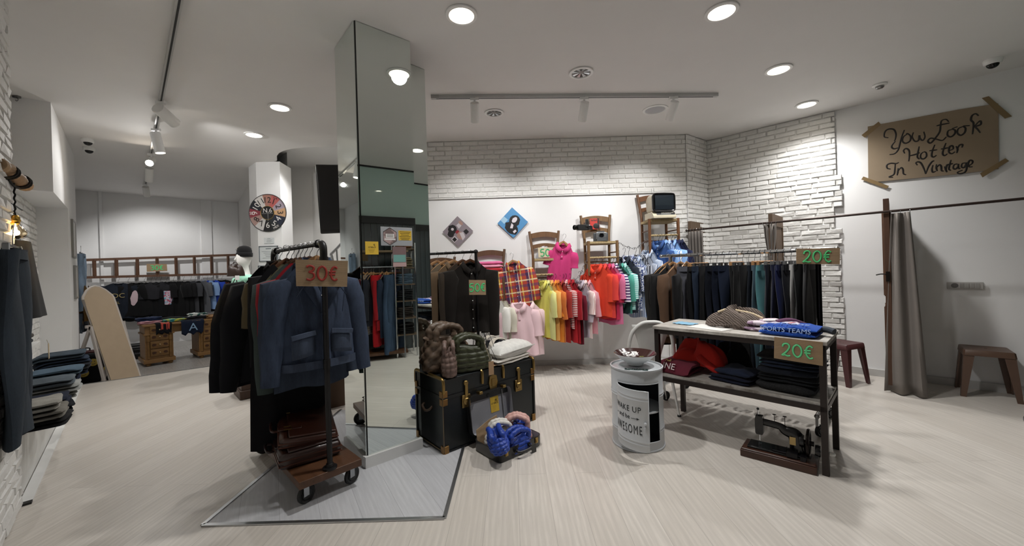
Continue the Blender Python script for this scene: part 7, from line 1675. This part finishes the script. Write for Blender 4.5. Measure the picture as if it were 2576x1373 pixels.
mb=MB(); mb.box((RLn/2-.15,0,.1),(RLn+.4,.42,.04)); part('base_board',mb,M_RACKWOOD,t)
def vg(px,Y=6.2): q=vr(px,672,Y); f=(Vector((q.x,q.y,0))-o).dot(rd_); return o+rd_*f+Vector((0,0,rz_))
G='garments on the mirrored rack'
CK=plaid('aeb6bd',[(0,0,.15,'2f3a46',.8),(2,0,.15,'2f3a46',.7)],22); CK2=plaid('8d857c',[(0,0,.2,'2e2a28',.8),(2,0,.2,'3a3432',.7)],26)
for px,m,L,kd,lab in((912,CK,.95,'s','blue-white checked shirt on the mirrored rack'),(922,CK2,.95,'s','brown checked coat on the mirrored rack'),(932,fab('1b2233'),.8,'s','navy jacket behind the checked coat in the mirror'),(938,fab('22242c'),.8,'s','charcoal jacket left of the red dress in the mirror'),
 (953,fab('a81820'),1.12,'d','bright red jumpsuit on the mirrored rack'),(960,fab('8f141c'),.9,'s','dark red shirt behind the red jumpsuit in the mirror'),(972,denim('22324a',1.5),1.0,'s','dark denim overall on the mirrored rack'),(982,denim('34506f',1.6),1.25,'t','blue denim dungarees reaching the floor on the mirrored rack'),(992,denim('2f4864',1.7),1.22,'t','wide blue jeans at the end of the mirrored rack')):
    if kd=='t': trousers(vg(px),rA-PI/2+rad(38+R.uniform(-8,8)),m,lab,'jeans',G,W=.42,L=L,dep=.06,cuff=.12,splay=.05,hang='wood',name='denim_trousers')
    elif kd=='d': trousers(vg(px),rA-PI/2+rad(35),m,lab,'jumpsuit',G,W=.42,L=L,dep=.05,cuff=.1,hang='wood',name='jumpsuit'); 
    else: shirt(vg(px),rA-PI/2+rad(35+R.uniform(-8,8)),m,lab,'shirt',G,W=.42,L=L,slv='l',dep=.045,hang='wood')
# chrome shelf tower with folded jeans
b0=vr(1045,880,6.5); b0.z=0; t=thing('shelf_tower','chrome shelf tower stacked with folded jeans by the shop window, seen in the mirror','shelf',b0,rA)
for x in(0,-.32):
    for y in(-.2,.2): mb=MB(); mb.tube([(x,y,0),(x,y,1.85)],.014,10); part('post',mb,M_CHROME,t)
lev=[.35,.62,.9,1.17,1.44,1.75]
for z in lev:
    mb=MB(); mb.box((-.16,0,z),(.32,.4,.016)); part('shelf_board',mb,wood('6a5742',None,.6),t)
    mb=MB(); 
    for x in(0,-.32): mb.tube([(x,-.2,z-.015),(x,.2,z-.015)],.01,8)
    part('cross_bar',mb,M_CHROME,t)
TS=[('2a2826','black'),('4a4038','brown'),('2c2e33','charcoal'),('5f7d95','light blue'),('8a7a52','khaki')]
OR=['bottom','second','third','fourth','top']
for z,(c,nm),fl_ in zip(lev,TS,OR):
    for k in range(3):
        q=b0-rd_*.16+Vector((0,0,z+.009+.056*k)); folded(q,rA+PI/2+rad(R.uniform(-6,6)),.34,.26,.054,denim(c,1.4),'%s folded jeans, %s of three on the %s shelf of the mirrored tower'%(nm,('lowest','middle','uppermost')[k],fl_),'folded jeans','folded jeans on the mirrored tower',2,'folded_jeans')
q=b0-rd_*.16+Vector((0,0,1.76)); t=thing('brown_suitcase','brown leather suitcase on top of the mirrored shelf tower','suitcase',q,rA); mb=MB(); mb.box((0,0,.14),(.28,.16,.27)); part('body',mb,plain('6f452b',.4),t,bevel=.03); mb=MB(); mb.box((0,0,.14),(.03,.166,.275)); part('strap',mb,plain('4a2d1b',.4),t)
# items on the rack's upper shelf
q=o+rd_*(-.05)+Vector((0,0,rz_+.268)); t=thing('potted_plant','small green plant on the mirrored rack\'s upper shelf','plant',q,0); mb=MB(); mb.lathe([(.001,0),(.05,0),(.06,.1),(.05,.1),(.001,.095)],16); part('pot',mb,plain('3a3a3c',.5),t)
mb=MB(); rr=random.Random(2)
for k in range(26):
    a=rr.uniform(0,6.3); l=rr.uniform(.06,.16); p=Vector((math.cos(a)*l*.6,math.sin(a)*l*.6,.1+l)); s=Vector((-math.sin(a),math.cos(a),0))*.02; mb.add([Vector((0,0,.09)),p-s,p+Vector((math.cos(a)*.03,math.sin(a)*.03,.0)),p+s],[(0,1,2,3)])
part('leaves',mb,plain('4a8a3a',.5),t)
price_sign(facing(o+rd_*.02+rn*(.2)+Vector((0,0,rz_+.17)),rn),.22,.12,'20€','2a1a12','2a1a12','cardboard sign hanging from the mirrored rack\'s upper shelf',.08)
# the garment at the right edge
cr=Vector((4.21,3.04,0))
sg_=shirt(Vector((4.575,3.16,1.38)),rad(0),fab('cfc6b6'),'cream jacket with only its sleeve entering the right edge','jacket','garments at the right edge',W=.42,L=.62,slv='l',slen=.42,dep=.05,hang='wood',name='cream_jacket',splay=.13)
shirt(Vector((4.60,3.27,1.36)),rad(0),fab('7d6a3c'),'olive yellow jacket behind the cream one at the right edge','jacket','garments at the right edge',W=.40,L=.70,slv=None,dep=.06,hang='wood',name='olive_jacket')
# ================= camera & render settings =================
cam=bpy.data.cameras.new('camera'); co=bpy.data.objects.new('camera',cam); COL.objects.link(co)
cam.sensor_width=36; cam.lens=36*F/2576; cam.clip_start=.05
# roll: image-right is (cos,-sin) of world right/up
co.matrix_world=Matrix.Translation((0,0,H))@Matrix.Rotation(rad(90),4,'X')@Matrix.Rotation(-RO,4,'Z')
cam.shift_x=.0002; cam.shift_y=-14.5/2576
SC.camera=co
w=bpy.data.worlds.new('w'); SC.world=w; w.use_nodes=True; w.node_tree.nodes['Background'].inputs[0].default_value=(.05,.055,.06,1); w.node_tree.nodes['Background'].inputs[1].default_value=.3
vs=SC.view_settings; vs.view_transform='Standard'; vs.look='None'; vs.exposure=EXPO; vs.gamma=1
